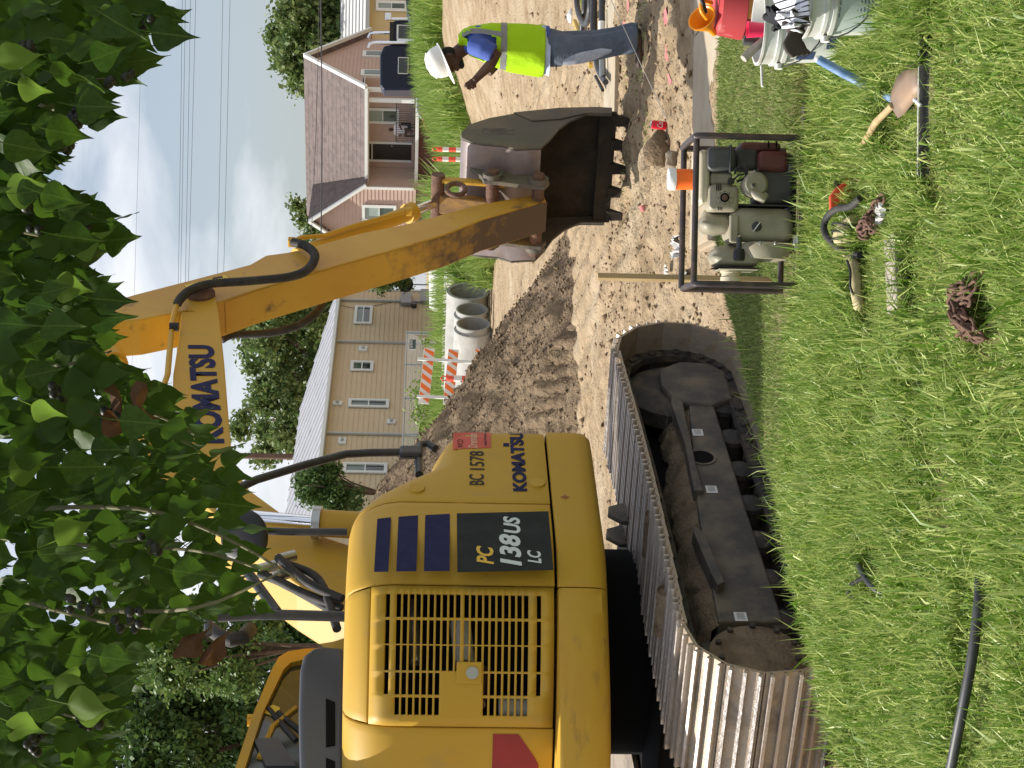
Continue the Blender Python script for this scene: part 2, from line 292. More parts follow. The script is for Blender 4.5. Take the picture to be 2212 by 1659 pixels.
def worn_material():                                  # yellow paint rubbed down to brown towards the bucket end
    m = MAT['yellow_arm'].copy(); m.name = 'arm_rear'; t = m.node_tree; b = t.nodes['Principled BSDF']; L = t.links
    tcn = t.nodes.new('ShaderNodeTexCoord'); sx = t.nodes.new('ShaderNodeSeparateXYZ'); L.new(tcn.outputs['Object'], sx.inputs[0]); n = t.nodes.new('ShaderNodeTexNoise'); n.inputs['Scale'].default_value = 6; n.inputs['Detail'].default_value = 9; n.inputs['Roughness'].default_value = .7; L.new(tcn.outputs['Object'], n.inputs['Vector'])
    a = t.nodes.new('ShaderNodeMath'); a.operation = 'MULTIPLY_ADD'; L.new(n.outputs['Fac'], a.inputs[0]); a.inputs[1].default_value = 2.4; L.new(sx.outputs['Z'], a.inputs[2])
    mr = t.nodes.new('ShaderNodeMapRange'); mr.inputs['From Min'].default_value = 3.55; mr.inputs['From Max'].default_value = 2.75; L.new(a.outputs[0], mr.inputs['Value'])
    old = b.inputs['Base Color'].links[0].from_socket; mx_ = t.nodes.new('ShaderNodeMix'); mx_.data_type = 'RGBA'; L.new(mr.outputs[0], mx_.inputs['Factor']); L.new(old, mx_.inputs['A']); mx_.inputs['B'].default_value = (.095, .06, .036, 1); L.new(mx_.outputs['Result'], b.inputs['Base Color']); b.inputs['Roughness'].default_value = .6; MAT['arm_rear'] = m
worn_material()


def vein(nm):                                         # paler midrib along the leaf
    m = MAT[nm]; t = m.node_tree; b = t.nodes['Principled BSDF']; L = t.links; tcn = t.nodes.new('ShaderNodeTexCoord'); sx = t.nodes.new('ShaderNodeSeparateXYZ'); L.new(tcn.outputs['Object'], sx.inputs[0])
    ab = t.nodes.new('ShaderNodeMath'); ab.operation = 'ABSOLUTE'; L.new(sx.outputs['X'], ab.inputs[0]); mr = t.nodes.new('ShaderNodeMapRange'); mr.inputs['From Min'].default_value = .006; mr.inputs['From Max'].default_value = .02; mr.inputs['To Min'].default_value = .6; mr.inputs['To Max'].default_value = 0; L.new(ab.outputs[0], mr.inputs['Value'])
    old = b.inputs['Base Color'].links[0].from_socket; mx_ = t.nodes.new('ShaderNodeMix'); mx_.data_type = 'RGBA'; L.new(mr.outputs[0], mx_.inputs['Factor']); L.new(old, mx_.inputs['A']); mx_.inputs['B'].default_value = (.20, .28, .06, 1); L.new(mx_.outputs['Result'], b.inputs['Base Color'])
for nm in ('tallow_b', 'tallow_backlit'): vein(nm)
MAT['tallow_v'] = MAT['tallow'].copy(); vein('tallow_v')
# ------------------------------------------------------------------ excavator frame (needed by the ground)
AL = math.atan(math.tan(R_(36))/KY); OT = (math.sin(R_(36)), math.cos(R_(36))); TD = Vector((math.sin(AL), math.cos(AL), 0)); ND = Vector((TD.y, -TD.x, 0))
EXC = Vector((-.24, 8.2*KY, 0)) - TD*1.15 - ND*1.245; EXC.z = -.40
XF = Frame(EXC, math.pi/2-AL)
# ------------------------------------------------------------------ terrain
def hbase(x, y):
    y = y/KY
    z = np.interp(y, [-50, 6.0, 8.4, 12, 20, 60], [0, 0, -.10, -.20, -.25, -.25])
    q = OT[1]*(x+.24)-OT[0]*(y-8.2); xm = OT[0]*(x+1.923)+OT[1]*(y-8.0)
    pit = (1-sstep(.15, .8, q))*(1-sstep(2.5, 4.4, xm))*(1-sstep(13, 16, y))
    z = z+(-.40-z)*pit
    bank = 1.55*sstep(3.2, 9.5, x-.02*(y-30))*sstep(21, 35, y)*(1-sstep(44, 52, y))
    return z+bank
def qv(x, y): return OT[1]*(x+.24)-OT[0]*(y/KY-8.2)
def lawn_mask(x, y):          # where grass grows near the camera
    q = qv(x, y); wob = .05*np.sin(x*3.1)+.04*np.sin(x*7.7+1)
    return (q > .42+wob) & (y/KY < 8.47+wob*.3)
def height(x, y):
    z = hbase(x, y); lw = lawn_mask(x, y); y = y/KY
    far = sstep(18, 40, y)
    n = fbm(x*1.1, y*1.1, 3, 3)*.05 + fbm(x*5, y*5, 3, 9)*.028*(1-far*.6)
    pk = (np.clip(fbm(x*4, y*6, 3, 21)-.25, 0, 1)*.09+np.clip(fbm(x*17, y*19, 2, 22)-.1, 0, 1)*.03)*(1-far*.7)          # hoof-like holes and lumps
    rough = 1+.7*sstep(.4, 1.2, x)*sstep(9.4, 10, y)*(1-sstep(13.2, 14.5, y))
    lines = .018*np.sin((x*.95+y*.18)*17+2*np.sin(y*.7))*sstep(11, 14, y)*(1-sstep(24, 30, y))*(fbm(x*.9, y*.35, 2, 5) > -.1)
    d = (n-pk+lines)*rough
    return z+np.where(lw, fbm(x*2, y*2, 3, 31)*.015, d)
def hz(x, y): return float(height(np.array([x], float), np.array([y], float))[0])
def hb(x, y): return float(hbase(np.array([x], float), np.array([y], float))[0])
xs = np.concatenate([-np.geomspace(400, 3.2, 46), np.arange(-3.1, 5.0, .034), np.geomspace(5.05, 400, 60)])
ys = np.concatenate([np.linspace(-40, 3.4, 14), np.arange(3.5, 8.4, .07), np.arange(8.42, 15.5, .034), np.geomspace(15.55, 60, 170), np.geomspace(62, 900, 34)])
ys = ys*KY
X, Y = np.meshgrid(xs, ys); Z = height(X.ravel(), Y.ravel()).reshape(X.shape)
nx, ny = len(xs), len(ys)
idx = np.arange(nx*ny).reshape(ny, nx)
quads = np.stack([idx[:-1, :-1], idx[:-1, 1:], idx[1:, 1:], idx[1:, :-1]], -1).reshape(-1, 4)
cx_ = X.ravel()[quads].mean(1); cy_ = Y.ravel()[quads].mean(1)
lw = lawn_mask(cx_, cy_)
Vall = np.stack([X.ravel(), Y.ravel(), Z.ravel()], 1)
def sub_sheet(name, mask, mat):
    q = quads[mask]; u, inv = np.unique(q, return_inverse=True)
    o = mesh_np(name, Vall[u], inv.ravel(), np.full(len(q), 4), mat, smooth=True, kind='structure'); return o
sub_sheet('dirt_ground', ~lw, 'dirt'); sub_sheet('lawn', lw, 'soil')
# concrete walk beyond the lawn: slabs laid end to end
walk = MB().box((3.6, 8.925*KY, -.20), (5.4, .83*KY, .05)).build('sidewalk', 'concrete', kind='structure')
for i in range(4): MB().box((1.62+i*1.42, 8.93*KY, -.146), (1.405, .85*KY, .07)).build('slab', 'concrete', walk, bevel=.008)
strip = MB().box((4.6, 14.3*KY, -.28), (4.3, .80*KY, .06)).build('concrete_strip', 'concrete', kind='structure')
for i in range(3): MB().box((3.2+i*1.42, 14.3*KY, -.215), (1.40, .82*KY, .05)).build('slab', 'concrete', strip, bevel=.008)
# narrow concrete edging under the pump
edg = tag(MB().box((.62, 6.13*KY, -.012), (1.25, .045, .05)).build('lawn_edging', 'concrete', bevel=.006), 'narrow weathered concrete edging strip in the grass under the water pump', 'edging')
# sprayed pink marking lines on the ground
def ground_strip(name, pts, w, mat, lift=.006, parent=None, **k):
    V = []; Fq = []
    for i in range(len(pts)-1):
        a, b = Vector(pts[i]), Vector(pts[i+1]); n = max(2, int((b-a).length/.07))
        for j in range(n+(i == len(pts)-2)):
            p = a.lerp(b, j/n); t = (b-a).normalized(); s = Vector((-t.y, t.x))
            for k_ in (-1, -.33, .33, 1):
                c = p+s*(w/2*k_*(.75+.5*random.random())); V.append((c.x, c.y, hz(c.x, c.y)+lift))
    m = len(V)//4
    for i in range(m-1):
        for j in range(3): Fq += [i*4+j, i*4+j+1, i*4+4+j+1, i*4+4+j]
    return mesh_np(name, V, Fq, np.full((m-1)*3, 4), mat)
for nm, a, b, zz in (('far', (1659, 1353), (1575, 1355), -.2), ('mid', (1385, 1357), (1350, 1357), -.2), ('near', (1640, 1442), (1480, 1445), -.15)):
    p, q = GP(*a, zz), GP(*b, zz)
    o = ground_strip('paint_line', [(p.x, p.y), (q.x, q.y)], .085, 'paint_pink')
    tag(o, {'far': 'pink sprayed utility line on the dirt behind the standing worker', 'mid': 'short pink sprayed dash between worker and digging bucket', 'near': 'dusty pink line in the shaded dirt in front of the worker'}[nm], 'paint mark', 'pink marking lines')
# ------------------------------------------------------------------ grass
def blades(name, x, y, z, ln, wd, mat, lean=.5, kind='stuff', label=None, cat=None, parent=None, curl=.5, seed=0):
    g = np.random.default_rng(seed+5); n = len(x); a = g.uniform(0, 2*np.pi, n); le = np.abs(g.normal(0, lean, n)); L = ln*g.uniform(.45, 1.15, n); w = wd*g.uniform(.6, 1.2, n)
    dx, dy = np.cos(a), np.sin(a); b = g.uniform(0, 2*np.pi, n); sx, sy = np.cos(b)*w/2, np.sin(b)*w/2
    r = g.uniform(0, 1, n)
    def lv(t):
        bend = le*t+curl*le*t*t; h = L*t*np.cos(np.minimum(bend, 1.4)); o = L*t*np.sin(np.minimum(bend, 1.45))
        return x+dx*o, y+dy*o, z+h-.005
    P = []
    for t, k in ((0, .8), (.5, 1.0), (1, 0)):
        px, py, pz = lv(t)
        P.append(np.stack([px-sx*k, py-sy*k, pz], 1))
        if k: P.append(np.stack([px+sx*k, py+sy*k, pz], 1))
    V = np.stack(P, 1).reshape(-1, 3); o = np.arange(n)[:, None]*5
    f = np.concatenate([o+np.array([0, 1, 3, 2]), o+np.array([2, 3, 4])], 1).ravel()
    lc = np.tile([4, 3], n)
    ob = mesh_np(name, V, f, lc, mat, attr={'rnd': np.repeat(r, 5)}, parent=parent)
    if kind: ob['kind'] = kind
    tag(ob, label, cat); return ob
def scatter(n, x0, x1, y0, y1, seed=0):
    g = np.random.default_rng(seed); return g.uniform(x0, x1, n), g.uniform(y0, y1, n)*KY
def keepout(x, y):
    k = np.ones(len(x), bool)
    for cx, cy, rx, ry in KEEP: k &= ((x-cx)/rx)**2+((y-cy)/ry)**2 > 1
    return k
KEEP = []; LOWZ = []
def lowz(x, y):
    k = np.ones(len(x))
    for cx, cy, rx, ry in LOWZ: k = np.where(((x-cx)/rx)**2+((y-cy)/ry)**2 < 1, .38, k)
    return k
def near_grass():
    x, y = scatter(150000, -1.75, 1.75, 3.55, 6.55, 1)
    cl = fbm(x*2.3, y*2.3, 3, 77); k = (np.abs(x) < .29*y/KY+.12) & lawn_mask(x, y) & (qv(x, y) > .72+.1*cl) & (y/KY < np.where(x > .40, 5.98, 6.28)+.08*cl) & keepout(x, y) & (RNG.uniform(size=len(x)) < .95+1.1*cl)
    x, y, cl = x[k], y[k], cl[k]; z = height(x, y)
    ln = (.105+.075*np.clip(cl+.2, -.3, .8))*np.where(y/KY > 5.6, .85, 1)*lowz(x, y)
    blades('lawn_grass', x, y, z, ln, .0074, 'grass', .72, label='tall sunlit green lawn grass in the foreground', cat='grass', seed=1)
    x, y = scatter(9000, -1.7, 1.7, 3.6, 6.4, 2); d = fbm(x*1.4, y*1.4, 3, 99); k = (d > .12) & lawn_mask(x, y) & (qv(x, y) > .75) & keepout(x, y)
    blades('dry_grass', x[k], y[k], height(x[k], y[k]), .06, .005, 'grass_dry', .9, label='dry straw coloured blades lying among the lawn grass', cat='grass', seed=2)
    x, y = scatter(95000, -.6, 3.2, 6.0, 8.6, 3); k = lawn_mask(x, y) & (x < .31*y/KY+.1) & keepout(x, y) & (RNG.uniform(size=len(x)) < .75+.5*fbm(x*2, y*2, 2, 55))
    blades('verge_grass', x[k], y[k], height(x[k], y[k]), .045, .0055, 'grass_short', .75, label='short patchy grass between lawn and concrete walk', cat='grass', seed=3)
    x, y = scatter(1500, -1.4, .9, 5.4, 7.8, 4); k = lawn_mask(x, y) & (qv(x, y) < .95) & (qv(x, y) > .5)
    blades('edge_grass', x[k], y[k], height(x[k], y[k]), .14, .005, 'grass', .6, label='long overhanging grass along the lawn edge beside the crawler track', cat='grass', seed=4)
def weeds():
    x, y = scatter(2600, -1.7, 1.7, 3.6, 6.2, 7); k = lawn_mask(x, y) & (qv(x, y) > .75) & keepout(x, y) & (lowz(x, y) > .9) & (np.abs(x) < .29*y/KY+.1)
    blades('long_grass', x[k], y[k], height(x[k], y[k]), .19, .0085, 'grass', .7, label='longer arching blades standing above the lawn grass', cat='grass', seed=8)
def far_grass():
    def zone(name, n, xa, xb, ya, yb, fn, ln, wd, label, seed, mat='weed', lean=.45):
        x, y = scatter(n, xa, xb, ya, yb, seed); k = fn(x, y/KY); x, y = x[k], y[k]
        blades(name, x, y, hbase(x, y), ln, wd, mat, lean, label=label, cat='grass', seed=seed)
    bl = lambda x, y: 35.2+1.3*np.sin(x*.9)+.8*np.sin(x*2.3)
    zone('bank_grass', 26000, 3.2, 14.5, 33, 44, lambda x, y: y > bl(x, y), .95, .045, 'tall bright grass on the dirt bank in front of the truck and pink house', 21)
    zone('pipe_grass', 16000, -4.5, 6.0, 41.5, 47, lambda x, y: (y > 43.4-.36*x+.3*np.sin(x*2)), 1.75, .055, 'tall green grass growing behind the concrete pipes', 22)
    zone('fence_grass', 7000, -9, 3, 46, 52, lambda x, y: y > 0, .7, .035, 'weedy grass at the foot of the fenced beige house', 23)
    zone('corner_grass', 5000, 4.1, 6.2, 15.6, 17.6, lambda x, y: (x > 4.35+.2*np.sin(y*5)), .06, .008, 'small grass patch beside the black pipes behind the worker', 24, 'grass_short', .7)
    zone('strip_grass', 2500, 1.6, 4.6, 11.15, 13.3, lambda x, y: fbm(x*2.2, y*2.2, 2, 41) > .25, .05, .007, 'sparse grass tufts on the dirt around the worker', 25, 'grass_short', .8)
    x, y = scatter(330, 2.6, 3.9, 38.6, 39.4, 26)
    blades('pipe_weeds', x, y, hbase(x, y), .85, .03, 'weed', .55, label='long curved weeds hanging in front of the largest open pipe', cat='weeds', seed=26)
# loose lumps of dirt
def lumps(name, n, xa, xb, ya, yb, r0, r1, mat, seed, label, zf=None):
    g = np.random.default_rng(seed); x = g.uniform(xa, xb, n); y = g.uniform(ya, yb, n); k = ~lawn_mask(x, y) & ~((y > 8.45*KY) & (y < 9.4*KY) & (x > .9)); x, y = x[k], y[k]; n = len(x)
    z = (height(x, y) if zf is None else zf(x, y)); r = r0*(r1/r0)**g.uniform(0, 1, n)**2
    b = np.array([(1, 0, 0), (-1, 0, 0), (0, 1, 0), (0, -1, 0), (0, 0, 1), (0, 0, -1)], float)
    V = b[None]*r[:, None, None]*g.uniform(.55, 1.3, (n, 6, 1))*np.array([1, 1, .75])+g.normal(0, .22, (n, 6, 3))*r[:, None, None]
    V += np.stack([x, y, z+r*.25], 1)[:, None]
    f0 = np.array([(0, 2, 4), (2, 1, 4), (1, 3, 4), (3, 0, 4), (2, 0, 5), (1, 2, 5), (3, 1, 5), (0, 3, 5)]).ravel()
    o = mesh_np(name, V.reshape(-1, 3), (np.arange(n)[:, None]*6+f0).ravel(), np.full(n*8, 3), mat, kind='stuff'); tag(o, label, 'dirt'); return o
lumps('dirt_clods', 2800, .3, 5.2, 9.0*KY, 14.5*KY, .006, .032, 'clod', 51, 'loose clods scattered over the dug dirt around the bucket')
lumps('road_clods', 1800, -4, 9, 13*KY, 30*KY, .01, .06, 'clod', 52, 'small loose clods on the scraped dirt road')
# spoil heap beside the machine
def heap():
    cx, cy = -1.75, 24.7; n = 190; g = np.linspace(-1, 1, n); A, B = np.meshgrid(g*4.6, g*3.6)
    r = np.sqrt((A/3.85)**2+(B/2.9)**2)+fbm(A*.8, B*.8, 3, 61)*.09
    h = 2.6*np.clip(1-r, 0, 1)**1.05*(r < 1)+np.where(r >= 1, -.25*(r-1), 0)
    h += (fbm(A*3.5, B*3.5, 4, 62)*.10+np.clip(fbm(A*8, B*8, 2, 63)-.1, 0, 1)*.07)*(r < 1.02)
    # cleat prints where a crawler ran along the foot of the heap
    band = np.exp(-((B+1.75+.22*A)/.22)**2)*sstep(.4, 1, A)*(1-sstep(2.8, 3.4, A))
    h += band*.035*np.sign(np.sin(A*34+B*6))
    Xh, Yh = cx+A, cy+B; Zh = hbase(Xh.ravel(), Yh.ravel()).reshape(A.shape)+h-.04
    id_ = np.arange(n*n).reshape(n, n); q = np.stack([id_[:-1, :-1], id_[:-1, 1:], id_[1:, 1:], id_[1:, :-1]], -1).reshape(-1, 4)
    keep = (r.ravel()[q].min(1) < 1.06); q = q[keep]; u, inv = np.unique(q, return_inverse=True)
    o = mesh_np('spoil_heap', np.stack([Xh.ravel(), Yh.ravel(), Zh.ravel()], 1)[u], inv.ravel(), np.full(len(q), 4), 'spoil', smooth=True)
    tag(o, 'large dark brown heap of dug dirt behind the excavator body', 'dirt heap')
    gz = np.random.default_rng(64); a = gz.uniform(-3.9, 3.9, 2600); b = gz.uniform(-2.9, .5, 2600)
    def zf(x, y):
        i = np.clip(((x-cx)/4.6+1)/2*(n-1), 0, n-1).astype(int); j = np.clip(((y-cy)/3.6+1)/2*(n-1), 0, n-1).astype(int); return Zh[j, i]
    g2 = np.random.default_rng(65)
    lumps('heap_clods', 6000, cx-3.6, cx+3.7, cy-2.6, cy+.6, .010, .036, 'spoil', 66, 'loose clods covering the dark dirt heap', zf)
heap()
# ------------------------------------------------------------------ trees
def leaf_cloud(name, blobs, n, size, mat, parent=None, seed=0, kind=None, shell=.55, flat=1.0):
    g = np.random.default_rng(seed); P = []; Rn = []
    tot = sum((b[1]*b[2]*b[3])**.667 for b in [(0, *b[1]) for b in blobs]) if False else None
    vol = np.array([(r[0]*r[1]*r[2])**(2/3) for c, r in blobs]); cnt = np.maximum(8, (n*vol/vol.sum()).astype(int))
    for (c, r), k in zip(blobs, cnt):
        d = g.normal(size=(k, 3)); d /= np.linalg.norm(d, axis=1)[:, None]
        rad = shell+(1-shell)*g.uniform(0, 1, k)**.7
        lump = .75+.45*g.uniform(0, 1, k)*(np.sin(d[:, 0]*7+c[0])*np.sin(d[:, 2]*6+c[2]) > -.2)
        P.append(np.asarray(c)+d*(rad*lump)[:, None]*np.asarray(r))
    P = np.concatenate(P); cl_ = g.integers(0, len(P), len(P)); P = np.where((g.uniform(size=len(P)) < .55)[:, None], P[cl_]+g.normal(0, size*1.6, P.shape), P); m = len(P)
    a = g.normal(size=(m, 3)); a /= np.linalg.norm(a, axis=1)[:, None]; b = np.cross(a, g.normal(size=(m, 3))); b /= np.linalg.norm(b, axis=1)[:, None]
    s = size*g.uniform(.5, 1.3, m)[:, None]
    V = np.stack([P+a*s, P+b*s*.55, P-a*s*.9, P-b*s*.55], 1).reshape(-1, 3)
    o = mesh_np(name, V, np.arange(m*4), np.full(m, 4), mat, parent=parent, attr={'rnd': np.repeat(g.uniform(0, 1, m), 4)})
    if kind: o['kind'] = kind
    return o
def tree(name, label, base, blobs, n, size, mat, trunk_r=.2, seed=0, cat='tree', limbs=6, group=None):
    base = Vector(base); t = empty(name, base, label, cat, group)
    g = random.Random(seed); mb = MB(); C = [Vector(c)-base for c, r in blobs]; top = sum(C, Vector())/len(C)
    mid = Vector((top.x*.6, top.y*.6, max(.3, top.z*.6)))
    mb.tube([(0, 0, -.3), mid*.5+Vector((.05, 0, 0)), mid, top], [trunk_r*1.2, trunk_r, trunk_r*.75, trunk_r*.3], 8)
    for c in C[:limbs*3]:
        s = mid.lerp(top, g.random()*.5); mb.tube([s, s.lerp(c, .5)+Vector((0, 0, .15)), c], [trunk_r*.35, trunk_r*.22, trunk_r*.07], 5)
    mb.build('trunk', 'bark', t, 60)
    leaf_cloud('crown', [(Vector(c)-base, r) for c, r in blobs], n, size, mat, t, seed)
    return t
def px_blobs(pts, depth, seed, jit=1.5, spread=.9):     # (U, V, radius in px) -> blobs at about that depth
    g = random.Random(seed); o = []
    for U, V, r in pts:
        d = depth+g.uniform(-jit, jit); c = PX(U, V, d); q = r*d*KY/F; o.append((c, (q, q*spread, q*.9)))
    return o
def gz_at(p): return Vector((p.x, p.y, hb(p.x, p.y)))
def trees():
    def T(nm, lab, d, pts, n, size, mat, tr, seed, jit=1.5):
        b = px_blobs(pts, d, seed, jit); c = sum((x[0] for x in b), Vector())/len(b); c.z = -.25
        return tree(nm, lab, c, b, n, size, mat, tr, seed)
    g = random.Random(3)
    def ell(u0, v0, ru, rv, k, r, seed):
        q = random.Random(seed); o = []
        while len(o) < k:
            a, b = q.uniform(-1, 1), q.uniform(-1, 1)
            if a*a+b*b < 1: o.append((u0+a*ru, v0+b*rv, r*q.uniform(.6, 1.2)))
        return o
    T('oak_tree', 'large spreading green tree rising behind the pink house roof', 98, ell(1590, 690, 110, 92, 40, 28, 1)+[(1480, 640, 18), (1500, 655, 20), (1470, 668, 14), (1530, 630, 20)], 34000, .24, 'crown_b', .5, 31, 3)
    T('young_tree', 'small thin-crowned tree behind the left end of the pink house', 96, [(1215, 640, 12), (1200, 655, 10), (1180, 650, 9), (1165, 672, 12), (1190, 690, 15), (1150, 690, 16), (1130, 700, 16), (1205, 668, 8), (1140, 660, 7), (1110, 690, 14)], 3600, .17, 'crown_b', .12, 32, 1)
    T('leafy_tree', 'bushy light green tree behind the metal roof of the beige house', 82, ell(840, 640, 155, 100, 60, 24, 5)+ell(760, 590, 90, 90, 24, 22, 6)+ell(910, 590, 55, 75, 16, 17, 8), 48000, .17, 'crown_b', .4, 33, 4)
    T('shade_tree', 'tree crown seen over the house corner under the excavator arm', 88, ell(1010, 690, 40, 45, 9, 20, 9), 7000, .16, 'crown_b', .2, 34, 2)
    T('rose_bush', 'tall leafy bush with red blooms beside the beige house corner', 62, ell(1075, 830, 45, 70, 40, 11, 10), 9000, .09, 'crown_b', .08, 35, 1)
    T('cedar_tree', 'dark feathery evergreen in front of the beige house left end', 34, ell(610, 700, 42, 55, 46, 9, 11)+ell(575, 740, 40, 40, 26, 9, 12), 17000, .055, 'crown_c', .1, 36, .6)
    T('cypress_tree', 'pale green feathery conifer behind the excavator cab', 26, ell(240, 440, 70, 130, 22, 30, 13)+ell(330, 500, 45, 90, 10, 24, 14), 32000, .06, 'crown_a', .12, 37, .8)
    T('maple_tree', 'dense dark broadleaf tree behind the cab at the left edge', 30, ell(60, 400, 130, 210, 40, 46, 15)+ell(150, 560, 120, 80, 14, 36, 16), 42000, .085, 'crown_c', .2, 38, 1.2)
    T('hedge_tree', 'dark green foliage mass behind the engine hood and boom foot', 33, ell(330, 640, 110, 70, 18, 34, 17), 20000, .08, 'crown_c', .15, 39, 1)
# ------------------------------------------------------------------ houses
def house_frame(U, V, d, ang): p = PX(U, V, d); return Frame((p.x, p.y, -.25), ang)
def rect_px(fr, U0, U1, V0, V1, y=0):
    a = fr.py(U0, V1, y); b = fr.py(U1, V0, y); return a[0], b[0], a[1], b[1]
def window(fr, par, U0, U1, V0, V1, panes=1, split=.5, y=0, fw=.09, mat='pane', mat2='pane_dark', horiz=True):
    x0, x1, z0, z1 = rect_px(fr, U0, U1, V0, V1, y)
    m = MB(); t = .06
    for a, b, c, d in ((x0, x1, z1-fw, z1), (x0, x1, z0, z0+fw), (x0, x0+fw, z0+fw, z1-fw), (x1-fw, x1, z0+fw, z1-fw)):
        m.box(((a+b)/2, y-t/2-.03, (c+d)/2), (b-a, t, d-c))
    zm = lerp(z1-fw, z0+fw, split); m.box(((x0+x1)/2, y-t/2-.03, zm), (x1-x0-2*fw, t*.8, .05))
    w = m.build('window', 'trim', par)
    MB().box(((x0+x1)/2, y-.022, (zm+z1-fw)/2), (x1-x0-2*fw-.004, .02, z1-fw-zm-.05)).build('pane', mat, w)
    MB().box(((x0+x1)/2, y-.022, (zm+z0+fw)/2), (x1-x0-2*fw-.004, .02, zm-z0-fw-.05)).build('pane', mat2, w)
    return w
def clapboards(fr, par, x0, x1, z0, z1, step, mat, y=0, poly=None, holes=()):
    n = int((z1-z0)/step); me = None; k = 0
    for i in range(n+1):
        a = z0+i*step; b = min(a+step, z1)
        if b-a < .02: continue
        xa, xb = (x0, x1) if poly is None else poly((a+b)/2)
        if xb-xa < .05: continue
        o = MB().add([(xa, y, a), (xb, y, a), (xb, y-.035, a), (xa, y-.035, a), (xa, y, b), (xb, y, b), (xb, y-.012, b), (xa, y-.012, b)],
            [(0, 1, 2, 3), (3, 2, 6, 7), (4, 7, 6, 5), (0, 4, 5, 1), (0, 3, 7, 4), (1, 5, 6, 2)]).build('siding_board', mat, par)
def beige_house():
    pr = PX(1028, 900, 65); pl = PX(617, 900, 54); d = (pr-pl); ang = math.atan2(d.y, d.x); fr = Frame((pr.x, pr.y, -.25), ang)
    h = empty('beige_house', M=fr.M(), label='long beige clapboard house with pale metal roof across the dirt road', cat='house')
    zt = fr.py(1020, 729, 0)[1]; L = 24
    wall = MB().box((-L/2, 4.0, zt/2), (L, 7.98, zt)).build('wall', 'beige', h)
    clapboards(fr, wall, -L, 0, .3, zt-.12, .205, 'beige')
    MB().box((.03, -.03, zt/2), (.12, .12, zt)).build('corner_trim', 'trim', h)
    # hip roof in standing-seam metal
    ov = .35; e = zt-.05; pitch = .36
    A = Vector((ov, -ov, e)); B = Vector((-L-1, -ov, e)); r1 = Vector((-4.35+ov, 4.0, e+4.35*pitch)); r2 = Vector((-L-1, 4.0, e+4.35*pitch)); C = Vector((ov, 8.35, e)); D = Vector((-L-1, 8.35, e))
    rf = MB().add([A, B, r2, r1, C, D], [(0, 3, 2, 1), (0, 4, 3), (4, 5, 2, 3), (0, 1, 5, 4)]).build('roof', 'metal_roof', h)
    for i in range(29):
        x = .1-i*.84; top = Vector((x, 4.0, e+4.35*pitch)) if x < r1.x else Vector((x, -ov+(ov-x), e+(ov-x)*pitch))
        bot = Vector((x, -ov, e)); MB().tube([bot+Vector((0, 0, .02)), top+Vector((0, 0, .02))], .04, 4).build('seam', 'metal_roof', rf)
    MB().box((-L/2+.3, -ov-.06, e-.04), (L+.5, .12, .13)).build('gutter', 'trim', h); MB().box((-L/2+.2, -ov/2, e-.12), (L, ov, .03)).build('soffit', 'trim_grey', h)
    for u, v0, v1 in ((922, 724, 950), (724, 705, 940), (1012, 730, 950)):
        a = fr.py(u, v0, -.1); b = fr.py(u, v1, -.1); MB().box((a[0], -.1, (a[1]+b[1])/2), (.1, .08, abs(a[1]-b[1]))).build('downspout', 'trim_grey', h)
    for r in ((957, 996, 767, 803), (855, 877, 758, 806), (776, 795, 753, 840), (634, 657, 742, 836)): window(fr, h, *r, fw=.13, y=-.03)
    for r in ((899, 909, 775, 793), (782, 790, 719, 739), (698, 711, 731, 747), (638, 647, 706, 727), (742, 750, 836, 854)):
        x0, x1, z0, z1 = rect_px(fr, *r, -.03); v = MB().box(((x0+x1)/2, -.07, (z0+z1)/2), (x1-x0, .07, z1-z0)).build('vent_plate', 'trim', h); MB().lathe([(.06, 0), (.07, .1), (.02, .14)], 10, Matrix.Translation(((x0+x1)/2, -.1, (z0+z1)/2)) @ Matrix.Rotation(R_(90), 4, 'X')).build('vent_hood', 'trim_grey', v)
    for r, mt in (((1000, 1022, 866, 889), 'grey_metal'), ((1004, 1030, 909, 940), 'grey_metal'), ((996, 1004, 889, 900), 'black_metal'), ((1003, 1012, 925, 946), 'black_metal')):
        x0, x1, z0, z1 = rect_px(fr, *r, -.1); MB().box(((x0+x1)/2, -.13, (z0+z1)/2), (x1-x0, .2, z1-z0)).build('meter_box', mt, h, bevel=.02)
    pts = [fr.p3(U, V, -.06) for U, V in ((1000, 735), (994, 760), (997, 800), (1005, 840), (1012, 860), (996, 880))]; MB().tube(pts, .012, 5).build('cable', 'wire', h)
    sx = fr.p3(1045, 875, -1.2); di = empty('satellite_dish', fr.w(*sx), 'black satellite dish on a pole beside the beige house corner', 'satellite dish')
    MB().lathe([(.02, .1), (.2, .04), (.33, 0), (.36, -.1), (.345, -.09), (.2, .02), (.02, .08)], 20, Matrix.Rotation(R_(80), 4, 'X')).build('dish', 'black', di, 40); MB().cyl((0, .05, -1.5), (0, .05, 0), .03).build('mast', 'grey_metal', di); MB().tube([(0, 0, -.2), (0, -.4, -.1)], .02, 6).build('feed_arm', 'grey_metal', di)
    # chain link fence with vines
    f = empty('chain_link_fence', fr.w(-3, -4, 0), 'galvanised chain-link fence overgrown with vines before the beige house', 'fence'); f.rotation_euler.z = ang
    ff = Frame(fr.w(-3, -4, 0), ang); zt2 = ff.py(937, 879, 0)[1]; x1 = ff.py(940, 880, 0)[0]
    MB().tube([(x1, 0, zt2), (x1-14, 0, zt2)], .03, 6).build('top_rail', 'galv', f)
    for i in range(6): MB().cyl((x1-i*2.6, 0, -.1), (x1-i*2.6, 0, zt2+.05), .045 if i else .08, 8).build('post', 'galv', f)
    m = MB()
